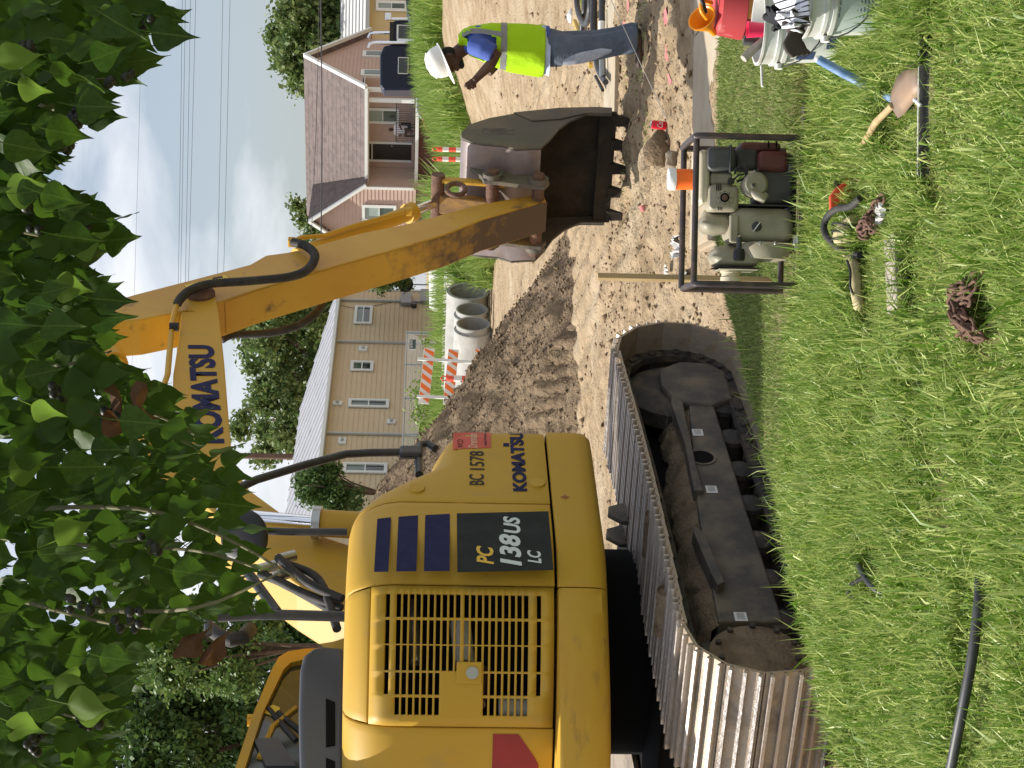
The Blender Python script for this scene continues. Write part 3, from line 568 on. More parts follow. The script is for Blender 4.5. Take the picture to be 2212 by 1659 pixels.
    for i in range(150):
        a = x1-i*.09; m.tube([(a, .02, .05), (a-zt2*.6, .02, zt2)], .004, 3, False); m.tube([(a, .025, zt2), (a-zt2*.6, .025, .05)], .004, 3, False)
    m.build('wire_mesh', 'galv', f)
    sg = rect_px(ff, 904, 926, 884, 899, -.08); s = empty('fence_sign', ff.w((sg[0]+sg[1])/2, -.08, (sg[2]+sg[3])/2), 'small dark green sign reading AJ FENCE on the chain-link fence', 'sign'); s.rotation_euler.z = ang
    w_, h_ = sg[1]-sg[0], sg[3]-sg[2]; MB().box((0, 0, 0), (w_, .02, h_)).build('plate', 'white', s); MB().box((0, -.012, 0), (w_*.93, .01, h_*.88)).build('panel', material('sign_green', (.02, .06, .06), .5), s)
    fit_text('lettering', 'AJ FENCE', -w_*.42, w_*.42, -h_*.05, h_*.35, -.02, 'white', s, .02)
    bl = [(ff.w(x1-g_, -.2, z_)-Vector(ff.w(0, 0, 0)), (r_, r_, r_)) for g_, z_, r_ in [(2.2, .5, .35), (2.8, 1.0, .4), (3.2, 1.3, .5), (3.8, .9, .55), (4.4, 1.5, .6), (5.0, 1.0, .7), (5.4, 1.7, .6), (6.1, 1.2, .7), (6.8, 1.7, .6), (7.2, .8, .7), (8, 1.5, .6), (8.8, 1.2, .6), (9.6, 1.5, .6), (10.5, 1.1, .6), (4.8, .4, .5), (1.2, 1.75, .2), (.6, 1.3, .2)]]
    v = empty('vine', ff.w(0, 0, 0), 'bright green climbing vine covering the chain-link fence', 'vine'); leaf_cloud('foliage', bl, 5200, .085, 'weed', v, 71); MB().tube([ff.w(x1-5, -.1, 0)-ff.o, ff.w(x1-5.2, -.15, .8)-ff.o, ff.w(x1-4.6, -.1, 1.5)-ff.o], .03, 5).build('stem', 'bark', v)
def pink_house():
    g = R_(-33.5); p = PX(1460, 850, 74); fr = Frame((p.x, p.y, -.25), g)            # origin: front right corner; local x to the right, -y to the viewer
    h = empty('pink_house', M=fr.M(), label='pink clapboard bungalow with brown shingle roof and porch', cat='house')
    X0 = fr.py(1160, 850, 0)[0]; ze = fr.py(1400, 778, 0)[1]; zf = fr.py(1400, 897, 0)[1]; zg = -.6; W = 6.9
    z_r = ze+3.05
    wl = MB().box((X0/2, W/2+1.6, (zf+ze)/2), (-X0, W-3.2, ze-zf-.02)).build('wall', 'pink', h)
    clapboards(fr, wl, X0, 0, zf+.05, ze-.1, .2, 'pink', 1.58)
    # right gable end
    gy = lambda z: (0, 0)
    n = int((z_r-zf)/.2); hw = W/2+.0
    for i in range(n):
        a = zf+i*.2; b = a+.2; zc = (a+b)/2; k = 1 if zc < ze else max(0, 1-(zc-ze)/(z_r-ze)); ya, yb = W/2-hw*k, W/2+hw*k
        if zc < ze: ya = 1.6
        if yb-ya < .1: continue
        MB().add([(0, ya, a), (0, yb, a), (.035, yb, a), (.035, ya, a), (0, ya, b), (0, yb, b), (.012, yb, b), (.012, ya, b)], [(0, 1, 2, 3), (3, 2, 6, 7), (4, 7, 6, 5), (0, 4, 5, 1), (0, 3, 7, 4), (1, 5, 6, 2)]).build('siding_board', 'pink', wl)
    MB().prism([(-.01, 0, ze-.05), (-.01, W, ze-.05), (-.01, W/2, z_r-.05)], [(-.1, 0, ze-.05), (-.1, W, ze-.05), (-.1, W/2, z_r-.05)]).build('gable_wall', 'pink', h)
    # main roof
    o = .4; k_ = (z_r-ze)/(W/2)
    def slab(a, b, c, d, nm, par, mat='shingle', t=.12):
        q = [Vector(v) for v in (a, b, c, d)]; return MB().prism(q, [v-Vector((0, 0, t)) for v in q]).build(nm, mat, par)
    rf = slab((o, -o, ze-o*k_+.1), (X0-1, -o, ze-o*k_+.1), (X0-1, W/2, z_r+.1), (o, W/2, z_r+.1), 'roof', h)
    slab((o, W+o, ze-o*k_+.1), (X0-1, W+o, ze-o*k_+.1), (X0-1, W/2, z_r+.1), (o, W/2, z_r+.1), 'rear_slope', rf)
    for i in range(15):
        f0 = i/15; ya = lerp(-o, W/2, f0)-.01; za = lerp(ze-o*k_+.1, z_r+.1, f0)+.012; MB().box(((o+X0-1)/2, ya+.06, za+.03), (abs(X0-1-o)-.02, .16, .02), Matrix.Rotation(math.atan(k_), 3, 'X')).build('shingle_course', 'shingle', rf)
    for ya, yb in ((-o, W/2), (W+o, W/2)): MB().tube([(o+.03, ya, ze-o*k_+.02), (o+.03, yb, z_r+.04)], .13, 4).build('rake_board', 'trim', h)
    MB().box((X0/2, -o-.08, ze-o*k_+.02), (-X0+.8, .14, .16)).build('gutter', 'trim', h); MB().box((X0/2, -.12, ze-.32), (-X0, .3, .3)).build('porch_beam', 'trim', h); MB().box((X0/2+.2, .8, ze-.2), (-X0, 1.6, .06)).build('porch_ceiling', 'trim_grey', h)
    # porch
    MB().box((X0/2, .75, zf-.1), (-X0, 1.9, .18)).build('porch_floor', 'trim', h)
    bw = MB().box((X0/2, .85, (zf+zg)/2-.1), (-X0-.1, 1.6, zf-zg)).build('foundation', 'brick', h)
    for r in range(7):
        for c in range(30):
            xx = -.1-(c+.5*(r % 2))*.28
            if xx-.27 > X0: MB().box((xx-.13, .045, zf-.26-r*.1), (.26, .03, .085)).build('brick', 'brick', bw)
    for u in (1461, 1442):
        x = fr.py(u, 850, 0)[0]; MB().box((x, 0 if u < 1450 else .2, (zf+ze)/2-.1), (.2, .2, ze-zf-.3)).build('porch_column', 'trim', h, bevel=.02)
    def pr(U0, U1, V0, V1, y=1.55): return rect_px(fr, U0, U1, V0, V1, y)
    x0, x1, z0, z1 = pr(1313, 1350, 792, 889); zt = pr(1313, 1350, 803, 889)[3]
    m = MB()
    for a, b, c, d in ((x0-.12, x0, z0, z1), (x1, x1+.12, z0, z1), (x0-.12, x1+.12, z1, z1+.14), (x0, x1, zt-.05, zt)): m.box(((a+b)/2, 1.53, (c+d)/2), (b-a, .08, d-c))
    m.build('door_frame', 'trim', h); dr = MB().box(((x0+x1)/2, 1.55, (z0+zt)/2), (x1-x0, .05, zt-z0-.05)).build('door', 'door_dark', h); MB().ball((x1-.12, 1.5, lerp(z0, zt, .5)), .05, 8, 6).build('handle', 'silver', dr); MB().box(((x0+x1)/2, 1.56, (z1+zt)/2), (x1-x0, .03, z1-zt-.06)).build('transom', 'pane_dark', h)
    window(fr, h, 1392, 1427, 792, 862, y=1.54, fw=.14, mat='curtain', mat2='pane')
    # left cross gable facing the viewer
    xl, xr = fr.py(1118, 850, -.9)[0], fr.py(1252, 850, -.9)[0]; ap = fr.py(1190, 672, -.9); yl = -.9
    wg = MB().prism([(xl, yl+.02, zg), (xr, yl+.02, zg), (xr, yl+.02, ze), ((xl+xr)/2, yl+.02, ze+2.6), (xl, yl+.02, ze)], [(xl, yl+2.4, zg), (xr, yl+2.4, zg), (xr, yl+2.4, ze), ((xl+xr)/2, yl+2.4, ze+2.6), (xl, yl+2.4, ze)]).build('wing_wall', 'pink', h)
    clapboards(fr, wg, xl, xr, zf-.1, ze+2.4, .2, 'pink', yl, poly=lambda z: (xl, xr) if z < ze else (xl+(z-ze)/2.6*(xr-xl)/2, xr-(z-ze)/2.6*(xr-xl)/2))
    MB().box(((xl+xr)/2, yl+.01, (zg+zf)/2-.05), (xr-xl+.02, .06, zf-zg)).build('wing_foundation', 'brick', h)
    mx_ = (xl+xr)/2; zz = ze+2.75
    for s, xe in ((-1, xl-.35), (1, xr+.35)):
        ze2 = ze-.3
        slab((xe, yl-.35, ze2), (mx_, yl-.35, zz), (mx_, W/2, zz), (xe, W/2, ze2), 'wing_roof', h); MB().tube([(xe, yl-.4, ze2-.06), (mx_, yl-.4, zz-.06)], .11, 4).build('rake_board', 'trim', h)
    MB().box((xr+.01, yl-.02, (zf+ze)/2), (.14, .1, ze-zf)).build('corner_trim', 'trim', h)
    window(fr, h, 1180, 1218, 782, 856, y=yl-.03, fw=.16, mat='curtain', mat2='pane')
    # gable side windows
    for yy in (2.2, 4.7): MB().box((.06, yy, ze-.9), (.1, .75, 1.9)).build('side_window', 'trim', h); MB().box((.12, yy, ze-.95), (.02, .5, 1.6)).build('pane', 'pane', h)
    # railing
    xa, xb = fr.py(1352, 860, .1)[0], fr.py(1442, 860, .1)[0]; m = MB().box(((xa+xb)/2, .1, zf+1.0), (xb-xa, .04, .05)).box(((xa+xb)/2, .1, zf+.12), (xb-xa, .03, .03))
    m.build('railing', 'black_metal', h)
    for i in range(24): MB().box((lerp(xa, xb, i/23), .1, zf+.55), (.02, .02, .9)).build('baluster', 'black_metal', h)
    # person on the porch
    ps = fr.p3(1378, 886, .7); q = empty('person', fr.w(ps.x, .7, zf), 'seated person in a white shirt behind the pink house porch railing', 'person'); q.rotation_euler.z = g
    b = MB(); b.ball((0, 0, 1.28), (.1, .11, .14)); b.tube([(0, .02, 1.2), (0, .03, 1.05)], .06, 8); b.tube([(0, .03, 1.1), (0, .02, .75), (0, 0, .48)], [.17, .2, .2], 10); b.tube([(-.1, 0, .5), (-.14, -.45, .5), (-.15, -.45, .05)], [.1, .08, .06], 8); b.tube([(.1, 0, .5), (.14, -.45, .5), (.15, -.45, .05)], [.1, .08, .06], 8)
    b.tube([(-.2, .02, 1.08), (-.3, -.08, .82), (-.14, -.3, .72)], [.065, .05, .04], 8); b.tube([(.2, .02, 1.08), (.3, -.08, .82), (.14, -.3, .72)], [.065, .05, .04], 8)
    bo = b.build('body', 'skin', q, 60); r = bo.modifiers.new('r', 'REMESH'); r.mode = 'VOXEL'; r.voxel_size = .025
    s = MB(); s.tube([(0, .03, 1.14), (0, .02, .75), (0, 0, .42)], [.19, .23, .23], 12); s.tube([(-.2, .02, 1.1), (-.3, -.06, .88)], [.085, .075], 8); s.tube([(.2, .02, 1.1), (.3, -.06, .88)], [.085, .075], 8); so_ = s.build('shirt', 'cloth_white', q, 60); r = so_.modifiers.new('r', 'REMESH'); r.mode = 'VOXEL'; r.voxel_size = .025
    ch = empty('porch_chair', fr.w(ps.x, .75, zf), 'dark porch chair under the seated person', 'chair'); ch.rotation_euler.z = g
    MB().box((0, .0, .22), (.5, .45, .04)).build('seat', 'black', ch); MB().box((0, .33, .5), (.5, .04, .55)).build('backrest', 'black', ch)
    for sx in (-.22, .22):
        for sy in (-.2, .2): MB().box((sx, sy, .11), (.04, .04, .21)).build('leg', 'black', ch)
def yellow_house():
    p = PX(1568, 850, 92); fr = Frame((p.x, p.y, -.25), R_(-6)); h = empty('cream_house', M=fr.M(), label='cream yellow house with white sloping roof behind the blue truck', cat='house')
    ze = fr.py(1600, 792, 0)[1]; zr = fr.py(1600, 768, 0)[1]
    MB().box((7, 4, ze/2), (14, 8, ze)).build('wall', 'cream', h); e = Vector
    MB().prism([(-.3, -.5, ze-.05), (15, -.5, ze-.05), (15, 4, ze+1.9), (-.3, 4, ze+1.9)], [(-.3, -.5, ze-.2), (15, -.5, ze-.2), (15, 4, ze+1.75), (-.3, 4, ze+1.75)]).build('roof', 'white_roof', h)
    for i in range(8): MB().box((7.3, -.35+i*.55, ze+.06+i*.24), (15.2, .06, .05), Matrix.Rotation(.4, 3, 'X')).build('roof_batten', 'trim_grey', h)
    MB().box((7, -.58, ze-.1), (15, .12, .18)).build('gutter', 'trim_grey', h)
    window(fr, h, 1634, 1659, 812, 880, y=-.03, fw=.18, mat='curtain', mat2='pane')
def truck():
    d = 57; p = GP(1560, 1012, -.25); p = PX(1480, 850, d); fr = Frame((p.x, p.y, -.25), R_(-3))
    t = empty('semi_truck', M=fr.M(), label='dark blue sleeper semi truck parked behind the tall grass', cat='truck')
    def X(U, V, y=0): return fr.py(U, V, y)
    W = 2.4
    def bx(nm, U0, U1, V0, V1, mat, y0=0, y1=W, bev=.08):
        a = X(U0, V1, y0); b = X(U1, V0, y0); return MB().box(((a[0]+b[0])/2, (y0+y1)/2, (a[1]+b[1])/2), (b[0]-a[0], y1-y0, b[1]-a[1])).build(nm, mat, t, bevel=bev)
    pl = [X(1464, 935), X(1464, 828), X(1475, 821), X(1540, 821), X(1560, 829), X(1563, 845), X(1563, 935)]
    MB().slab(pl, 0, W).build('sleeper', 'navy', t, bevel=.1)
    pl = [(a[0], a[1]) for a in (X(1566, 1000, .1), X(1566, 846, .1), X(1572, 842, .1), X(1606, 842, .1), X(1614, 852, .1), X(1622, 876, .1), X(1622, 1000, .1))]
    MB().slab(pl, .1, W-.1).build('cab', 'navy', t, bevel=.06)
    pl = [X(1622, 1000, .15), X(1622, 878, .15), X(1680, 886, .15), X(1720, 905, .15), X(1720, 1000, .15)]; MB().slab(pl, .15, W-.15).build('hood', 'navy', t, bevel=.1)
    w = bx('sleeper_window', 1499, 1536, 860, 882, 'trim', -.03, .02, .03); a = X(1501, 880.5, -.05); b = X(1534, 861.5, -.05); MB().box(((a[0]+b[0])/2, -.035, (a[1]+b[1])/2), (b[0]-a[0], .03, b[1]-a[1])).build('pane', 'pane_dark', w)
    bx('door_window', 1573, 1606, 857, 888, 'trim', .06, .1, .02); bx('door_glass', 1576, 1604, 861, 886, 'pane_dark', .04, .08, .01)
    bx('side_locker', 1497, 1524, 897, 935, 'navy', -.04, 0, .02)
    for u, y in ((1567, -.1), (1588, W+.1)):
        a = X(u, 905, y); b = X(u, 797, y); MB().tube([(a[0], y, a[1]), (b[0], y, b[1]-.25), (b[0]-.05, y, b[1]-.05), (b[0]-.22, y, b[1]+.02)], .075, 12).build('exhaust_stack', 'chrome', t, 40)
    bx('stack_guard', 1562, 1576, 857, 925, 'chrome', -.06, .05, .02)
    a = X(1618, 935, -.2); b = X(1618, 842, -.2); MB().cyl((a[0], -.2, a[1]), (b[0], -.2, b[1]), .06).build('mirror_post', 'chrome', t, 40); bx('mirror', 1616, 1632, 832, 846, 'chrome', -.3, -.2, .03); bx('air_filter', 1612, 1632, 884, 922, 'chrome', -.15, .2, .05); bx('visor', 1570, 1612, 842, 850, 'black', .0, .12, .01)
    for u in (1500, 1700):
        a = X(u, 985, .3); wv = MB().lathe([(.2, -.18), (.5, -.18), (.54, -.1), (.54, .1), (.5, .18), (.2, .18)], 22, Matrix.Translation((a[0], .3, .52)) @ Matrix.Rotation(R_(90), 4, 'X')).build('wheel', 'rubber', t, 40); MB().lathe([(.05, -.2), (.3, -.2), (.3, .1)], 16, Matrix.Translation((a[0], .3, .52)) @ Matrix.Rotation(R_(90), 4, 'X')).build('rim', 'silver', wv, 40)
    MB().box((X(1560, 985)[0], W/2, .75), (9, .9, .25)).build('chassis', 'black', t)
    # pickup hood poking in behind the grass at the right edge
    p = PX(1640, 905, 48); f2 = Frame((p.x, p.y, hb(p.x, p.y)-.1), R_(-4)); k = empty('parked_vehicle', M=f2.M(), label='dark blue vehicle nose with black tyre at the right edge of the street', cat='car')
    X2 = lambda U, V: f2.py(U, V, 0)
    MB().slab([X2(1619, 920), X2(1619, 885), X2(1628, 880), X2(1700, 872), X2(1720, 920)], 0, 1.8).build('body', 'navy', k, bevel=.08)
    a = X2(1660, 922); wv = MB().lathe([(.2, -.14), (.42, -.14), (.47, -.06), (.47, .06), (.42, .14), (.2, .14)], 20, Matrix.Translation((a[0], -.05, a[1])) @ Matrix.Rotation(R_(90), 4, 'X')).build('wheel', 'rubber', k, 40); MB().lathe([(.04, -.16), (.26, -.16), (.26, 0)], 14, Matrix.Translation((a[0], -.05, a[1])) @ Matrix.Rotation(R_(90), 4, 'X')).build('rim', 'black_metal', wv, 40)
    # small red car in front of the porch
    p = PX(1380, 915, 68); f3 = Frame((p.x, p.y, -.25), R_(-8)); c = empty('red_car', M=f3.M(), label='small red car parked before the pink house porch', cat='car'); X3 = lambda U, V: f3.py(U, V, 0)
    zb = f3.py(1400, 940, 0)[1]; ZB = lambda v: v
    MB().slab([X3(1372, 950), X3(1374, 922), X3(1388, 916), X3(1404, 912), X3(1462, 908), X3(1466, 925), X3(1466, 950)], 0, 1.7).build('body', 'car_red', c, bevel=.06)
    MB().slab([X3(1398, 914), X3(1410, 903), X3(1424, 899), X3(1456, 899), X3(1464, 910)], .12, 1.58).build('cabin', 'car_grey', c, bevel=.06)
    for u in (1386, 1452):
        a = X3(u, 950); wv = MB().lathe([(.1, -.1), (.3, -.1), (.33, 0), (.3, .1), (.1, .1)], 20, Matrix.Translation((a[0], 0, a[1])) @ Matrix.Rotation(R_(90), 4, 'X')).build('wheel', 'rubber', c, 40); MB().lathe([(.03, -.12), (.19, -.12), (.19, 0)], 14, Matrix.Translation((a[0], 0, a[1])) @ Matrix.Rotation(R_(90), 4, 'X')).build('rim', 'silver', wv, 40)
def street_stuff():
    # utility pole and wires
    a = PX(678, 900, 76); b = PX(674, 545, 76); po = MB().tube([(a.x, a.y, -.25), (b.x, b.y, b.z-3), (b.x, b.y, b.z+2.4)], [.19, .17, .15], 10).build('utility_pole', 'pole', None, 40); tag(po, 'brown wooden utility pole standing behind the beige house roof', 'utility pole')
    names = ['faint uppermost overhead wire high in the sky', 'second overhead wire, left line of the bundle of four', 'third overhead wire in the bundle of four', 'fourth overhead wire in the bundle of four', 'lowest overhead wire in the bundle of four', 'upper wire of the lower pair crossing the sky', 'lower wire of the lower pair crossing the sky', 'thick black cable crossing in front of the pink house roof', 'thin sagging line meeting the black cable over the pink roof']
    for i, (v1, v0, d, r) in enumerate(((310, 285, 60, .006), (395, 380, 55, .008), (402, 385, 56, .008), (413, 395, 55, .008), (425, 401, 56, .008), (483, 464, 55, .008), (499, 477, 55, .008), (691, 692, 60, .03), (691, 668, 61, .014))):
        ua = 1760; ub = 60 if i < 7 else 1060; pts = [PX(lerp(ua, ub, t), lerp(v1, v0-(0 if i > 6 else (v1-v0)*1.2), t)+4*math.sin(math.pi*t), lerp(d, d+6, t)) for t in [k/14 for k in range(15)]]
        tag(MB().tube(pts, r, 5).build('overhead_wire', 'wire'), names[i], 'wire', 'overhead wires')
    # concrete pipes lying in a row, open ends towards the right
    ax = Vector((.55, -.83, 0)).normalized()
    def pipe(U, V, d, R, L, label, bell=False):
        c = PX(U, V, d); c.z = hb(c.x, c.y)+R+.02; Mx = Matrix.Translation(c) @ Vector((0, 0, 1)).rotation_difference(PAX).to_matrix().to_4x4()
        pf = [(R*.8, 0), (R*.97, 0), (R, -.02), (R, -.1), (R, -.1), (R*1.0, -L), (R*.8, -L), (R*.8, 0)] if bell else [(R*.8, 0), (R*.9, 0), (R*.9, -.16), (R*1.02, -.17), (R*1.02, -.24), (R, -.26), (R, -L), (R*.8, -L), (R*.8, 0)]
        if bell: pf = [(R*.86, 0), (R*1.02, 0), (R*1.02, -L), (R*.8, -L), (R*.8, -.12), (R*.86, -.1), (R*.86, 0)]
        o = MB().lathe(pf, 40, Mx, False).build('concrete_pipe', 'pipe', None, 40); tag(o, label, 'pipe', 'concrete pipes laid along the road'); return o
    PAX = Vector((.89, -.45, 0)).normalized()
    pipe(960, 1012, 38.2, .51, 3.6, 'nearest concrete drain pipe, in front of the barricade'); pipe(991, 1010, 39.6, .50, 3.2, 'second concrete drain pipe in the row of open pipe ends')
    pipe(1030, 1006, 40.6, .60, 3.2, 'wide-mouthed third concrete drain pipe in the row', True); pipe(1078, 1004, 43.2, .62, 4, 'farthest large concrete pipe with weeds hanging in its mouth', True)
    p = PX(1085, 950, 47); t = MB().tube([p+Vector((-1.4, .7, -.1)), p+Vector((1.3, -.4, .0))], .42, 20).build('white_pipe', 'white', None, 40, bevel=.1); tag(t, 'thick white plastic pipe lying in the grass behind the concrete pipes', 'pipe')
    t.location.z = 0
    # barricade
    d = 27.5; p = PX(790, 1000, d); fr = Frame((p.x, p.y, hb(p.x, p.y)), R_(14)); b = empty('barricade', M=fr.M(), label='orange and white striped traffic barricade with three rails behind the dirt heap', cat='barricade')
    for (ua, va, ub, vb) in ((787, 915, 906, 928), (785, 968, 904, 980), (788, 1022, 904, 1038)):
        a = fr.p3(ua, va, 0); q = fr.p3(ub, vb, 0); dv = (q-a); L = dv.length; A = math.atan2(dv.z, dv.x); h = .205
        Mr = Matrix.Translation((a+q)/2) @ Matrix.Rotation(-A, 4, 'Y'); rl = MB().box((0, 0, 0), (L, .025, h)).build('rail', 'white', b, bevel=.004); rl.matrix_local = Mr
        k = 6; w = L/k
        for i in range(k):
            x = -L/2+i*w+.02; s = .12; lo, hi = -L/2+.003, L/2-.003; c = lambda v: min(max(v, lo), hi)
            MB().prism([(c(x), -.016, -h/2+.006), (c(x+w*.55), -.016, -h/2+.006), (c(x+w*.55+s), -.016, h/2-.006), (c(x+s), -.016, h/2-.006)], [(c(x), -.0135, -h/2+.006), (c(x+w*.55), -.0135, -h/2+.006), (c(x+w*.55+s), -.0135, h/2-.006), (c(x+s), -.0135, h/2-.006)]).build('stripe', 'orange', rl)
    for u0, v0, u1, v1 in ((884, 902, 872, 1060), (803, 900, 795, 1062)):
        a = fr.p3(u0, v0, -.04); q = fr.p3(u1, v1, -.04); q.z = 0; MB().box((a+q)/2, (.055, .05, (a-q).length), Matrix.Rotation(math.atan2(a.x-q.x, a.z-q.z), 3, 'Y')).build('upright', 'trim', b); MB().box((q.x, .1, .03), (.06, 1.2, .06)).build('foot', 'trim', b)
    # tubular delineators
    def tube_post(U, V, d, h, label, grp):
        p = PX(U, V, d); z = p.z-h; e = empty('traffic_tube', (p.x, p.y, z), label, 'traffic post', grp)
        MB().lathe([(.055, 0), (.055, h*.88), (.045, h*.9), (.02, h*.91)], 14).build('tube', 'orange_red', e, 40)
        for a in (.38, .66): MB().lathe([(.0575, h*a), (.0575, h*(a+.13))], 14, None, False).build('reflective_band', 'white', e, 40)
        MB().tube([(-.035, 0, h*.9), (-.04, 0, h*.97), (0, 0, h), (.04, 0, h*.97), (.035, 0, h*.9)], .013, 6).build('handle_loop', 'orange_red', e)
        MB().box((0, 0, .02), (.4, .4, .05)).build('base', 'rubber', e, bevel=.02)
    tube_post(842, 952, 26.2, 1.15, 'orange tubular traffic post in front of the striped barricade', 'tubular traffic posts')
    tube_post(1337, 934, 33, 1.12, 'right one of two orange traffic posts above the digging bucket', 'tubular traffic posts'); tube_post(1316, 934, 33.4, 1.12, 'left one of two orange traffic posts above the digging bucket', 'tubular traffic posts')
    # black bag, orange net and box behind the arm
    p = GP(1128, 1050, -.22); g_ = empty('black_bin', (p.x, p.y, hb(p.x, p.y)), 'black plastic sheeting bundle lying beside the road behind the arm', 'bundle'); MB().ball((0, 0, .28), (.55, .45, .36), 12, 8).build('bag', 'black', g_, 30)
    nb = leaf_cloud('orange_netting', [((p.x-.45, p.y+.6, .45), (.5, .3, .2)), ((p.x+.1, p.y+.6, .6), (.45, .3, .2))], 700, .06, 'mesh_orange', None, 9); tag(nb, 'crumpled orange safety netting behind the excavator arm', 'netting')
    tag(MB().box((p.x-.65, p.y+.1, .32), (.22, .3, .34)).build('white_box', 'white', None, bevel=.02), 'small white box beside the orange netting', 'box')
# ------------------------------------------------------------------ excavator
EX = empty('excavator', M=XF.M(), label='yellow crawler excavator with raised boom and bucket resting on the dirt', cat='excavator')
def XC(U, V, y): return XF.py(U, V, y)
def poly(pts, y): return [XF.py(U, V, y) for U, V in pts]
# plan outline of the upper body, starting on the front face, running back along the right side and round the tail
def plan():
    P = [(1.13, .2), (1.13, -1.05)]
    P += [(1.03+.10*math.cos(a), -1.145-.10*math.sin(a)) for a in [R_(k) for k in range(0, 91, 15)]]
    P += [(1.03-i*.093, -1.245) for i in range(1, 11)]
    cx, cy, r = .66, 0.0, 1.48
    for k in range(1, 13): t = k/12; P.append(tuple(Vector((.1, -1.245))*(1-t)**2+Vector((-.2745, -1.245))*2*t*(1-t)+Vector((-.552, -.849))*t*t))
    P += [(cx-r*math.sin(a), cy-r*math.cos(a)) for a in [R_(k) for k in range(59, 147, 4)]]
    return P
PL = plan(); S = [0]
for a, b in zip(PL, PL[1:]): S.append(S[-1]+math.hypot(b[0]-a[0], b[1]-a[1]))
S0 = S[8]; S = [s-S0 for s in S]                 # s = 0 at x = 1.03 on the right side
def at_s(s, off):
    i = min(max(np.searchsorted(S, s)-1, 0), len(PL)-2); t = (s-S[i])/(S[i+1]-S[i])
    def nrm(k):
        k0, k1 = max(k-1, 0), min(k+1, len(PL)-1); d = Vector((PL[k1][0]-PL[k0][0], PL[k1][1]-PL[k0][1])).normalized(); return Vector((d.y, -d.x))
    n = nrm(i).lerp(nrm(i+1), t).normalized(); p = Vector(PL[i]).lerp(Vector(PL[i+1]), t)
    if n.dot(p-Vector((.3, .0))) < 0: n = -n
    return p+n*off
def s_of_px(U, V):                                # where a pixel's ray meets the side of the body
    best = None
    q = ray(U, V); o = Vector((CAM-XF.o)); ox, oy = o.dot(XF.x), o.dot(XF.y); dx, dy = q.dot(XF.x), q.dot(XF.y)
    for i in range(2, len(PL)-1):
        a, b = PL[i], PL[i+1]; ex, ey = b[0]-a[0], b[1]-a[1]; den = dx*ey-dy*ex
        if abs(den) < 1e-9: continue
        t = ((a[0]-ox)*ey-(a[1]-oy)*ex)/den; w = ((a[0]-ox)*dy-(a[1]-oy)*dx)/den
        if 0 <= w <= 1 and t > 0 and (best is None or t < best[0]): best = (t, S[i]+w*(S[i+1]-S[i]))
    t, s = best; return s, (CAM+q*t-XF.o).z
def wrap(name, s0, s1, prof, mat, par, top=None, ds=.05, thick=.02, bev=.008, ex=None):
    n = max(2, int((s1-s0)/ds)); m = MB(); k = len(prof); V = []
    for i in range(n+1):
        s = lerp(s0, s1, i/n); f = 1 if top is None else (top(s)-prof[0][1])/(prof[-1][1]-prof[0][1])
        for off, z in prof:
            p = at_s(s, off+(ex(s) if ex and off > -.2 else 0)); V.append((p.x, p.y, prof[0][1]+(z-prof[0][1])*f))
    m.add(V, [(i*k+j, (i+1)*k+j, (i+1)*k+j+1, i*k+j+1) for i in range(n) for j in range(k-1)])
    o = m.build(name, mat, par, 40); md = o.modifiers.new('solid', 'SOLIDIFY'); md.thickness = thick; md.offset = -1
    if bev:
        b = o.modifiers.new('bevel', 'BEVEL'); b.width = bev; b.segments = 2; b.limit_method = 'ANGLE'; b.angle_limit = R_(50)
    # make normals point outwards
    me = o.data; f = me.polygons[0]; c = Vector(f.center)-Vector((-.1, .1, f.center.z))
    if f.normal.dot(c) < 0: me.flip_normals()
    return o
zj, zs, zt = 1.335, 2.285, 2.425
body = MB()
core = [tuple(at_s(s, -.05 if s < 1.2 else -.05-.2*min(1, (s-1.2)/.15))) for s in np.linspace(-.35, S[-1], 80)]
body.prism([(x, y, 1.12) for x, y in core], [(x, y, 1.86) for x, y in core]).build('body_light_block', 'void', EX)  # near-black core added to block light, keeping the panel gaps dark
core2 = [tuple(at_s(s, -.24)) for s in np.linspace(.86, S[-1], 50)]
MB().prism([(x, y, 1.8) for x, y in core2], [(x, y, 2.36) for x, y in core2]).build('upper_light_block', 'void', EX)  # second added light block, behind the upper panels
topf = lambda s: interp(s, [(-1, 1.91), (-.05, 1.92), (0.061, 1.97), (0.169, 2.0), (0.290, 2.03), (0.338, 2.06), (0.422, 2.19), (0.555, 2.35), (0.627, 2.41), (0.699, 2.428)])
sidep = [(0, zj+.006), (0, 1.6), (0, 1.9), (0, 2.15), (-.012, 2.23), (-.035, 2.285), (-.07, 2.34), (-.12, 2.385), (-.17, 2.41), (-.24, 2.425), (-.45, 2.43)]
lowp = [(0, zj+.006), (0, 1.6), (0, 1.75), (-.012, 1.85), (-.04, 1.93), (-.09, 1.975), (-.2, 2.0), (-.5, 2.01)]
sp1 = wrap('side_panel', -.40, 0.705, sidep, 'yellow', EX, topf)
sp2 = wrap('service_door', 0.712, 1.332, sidep, 'yellow', EX)
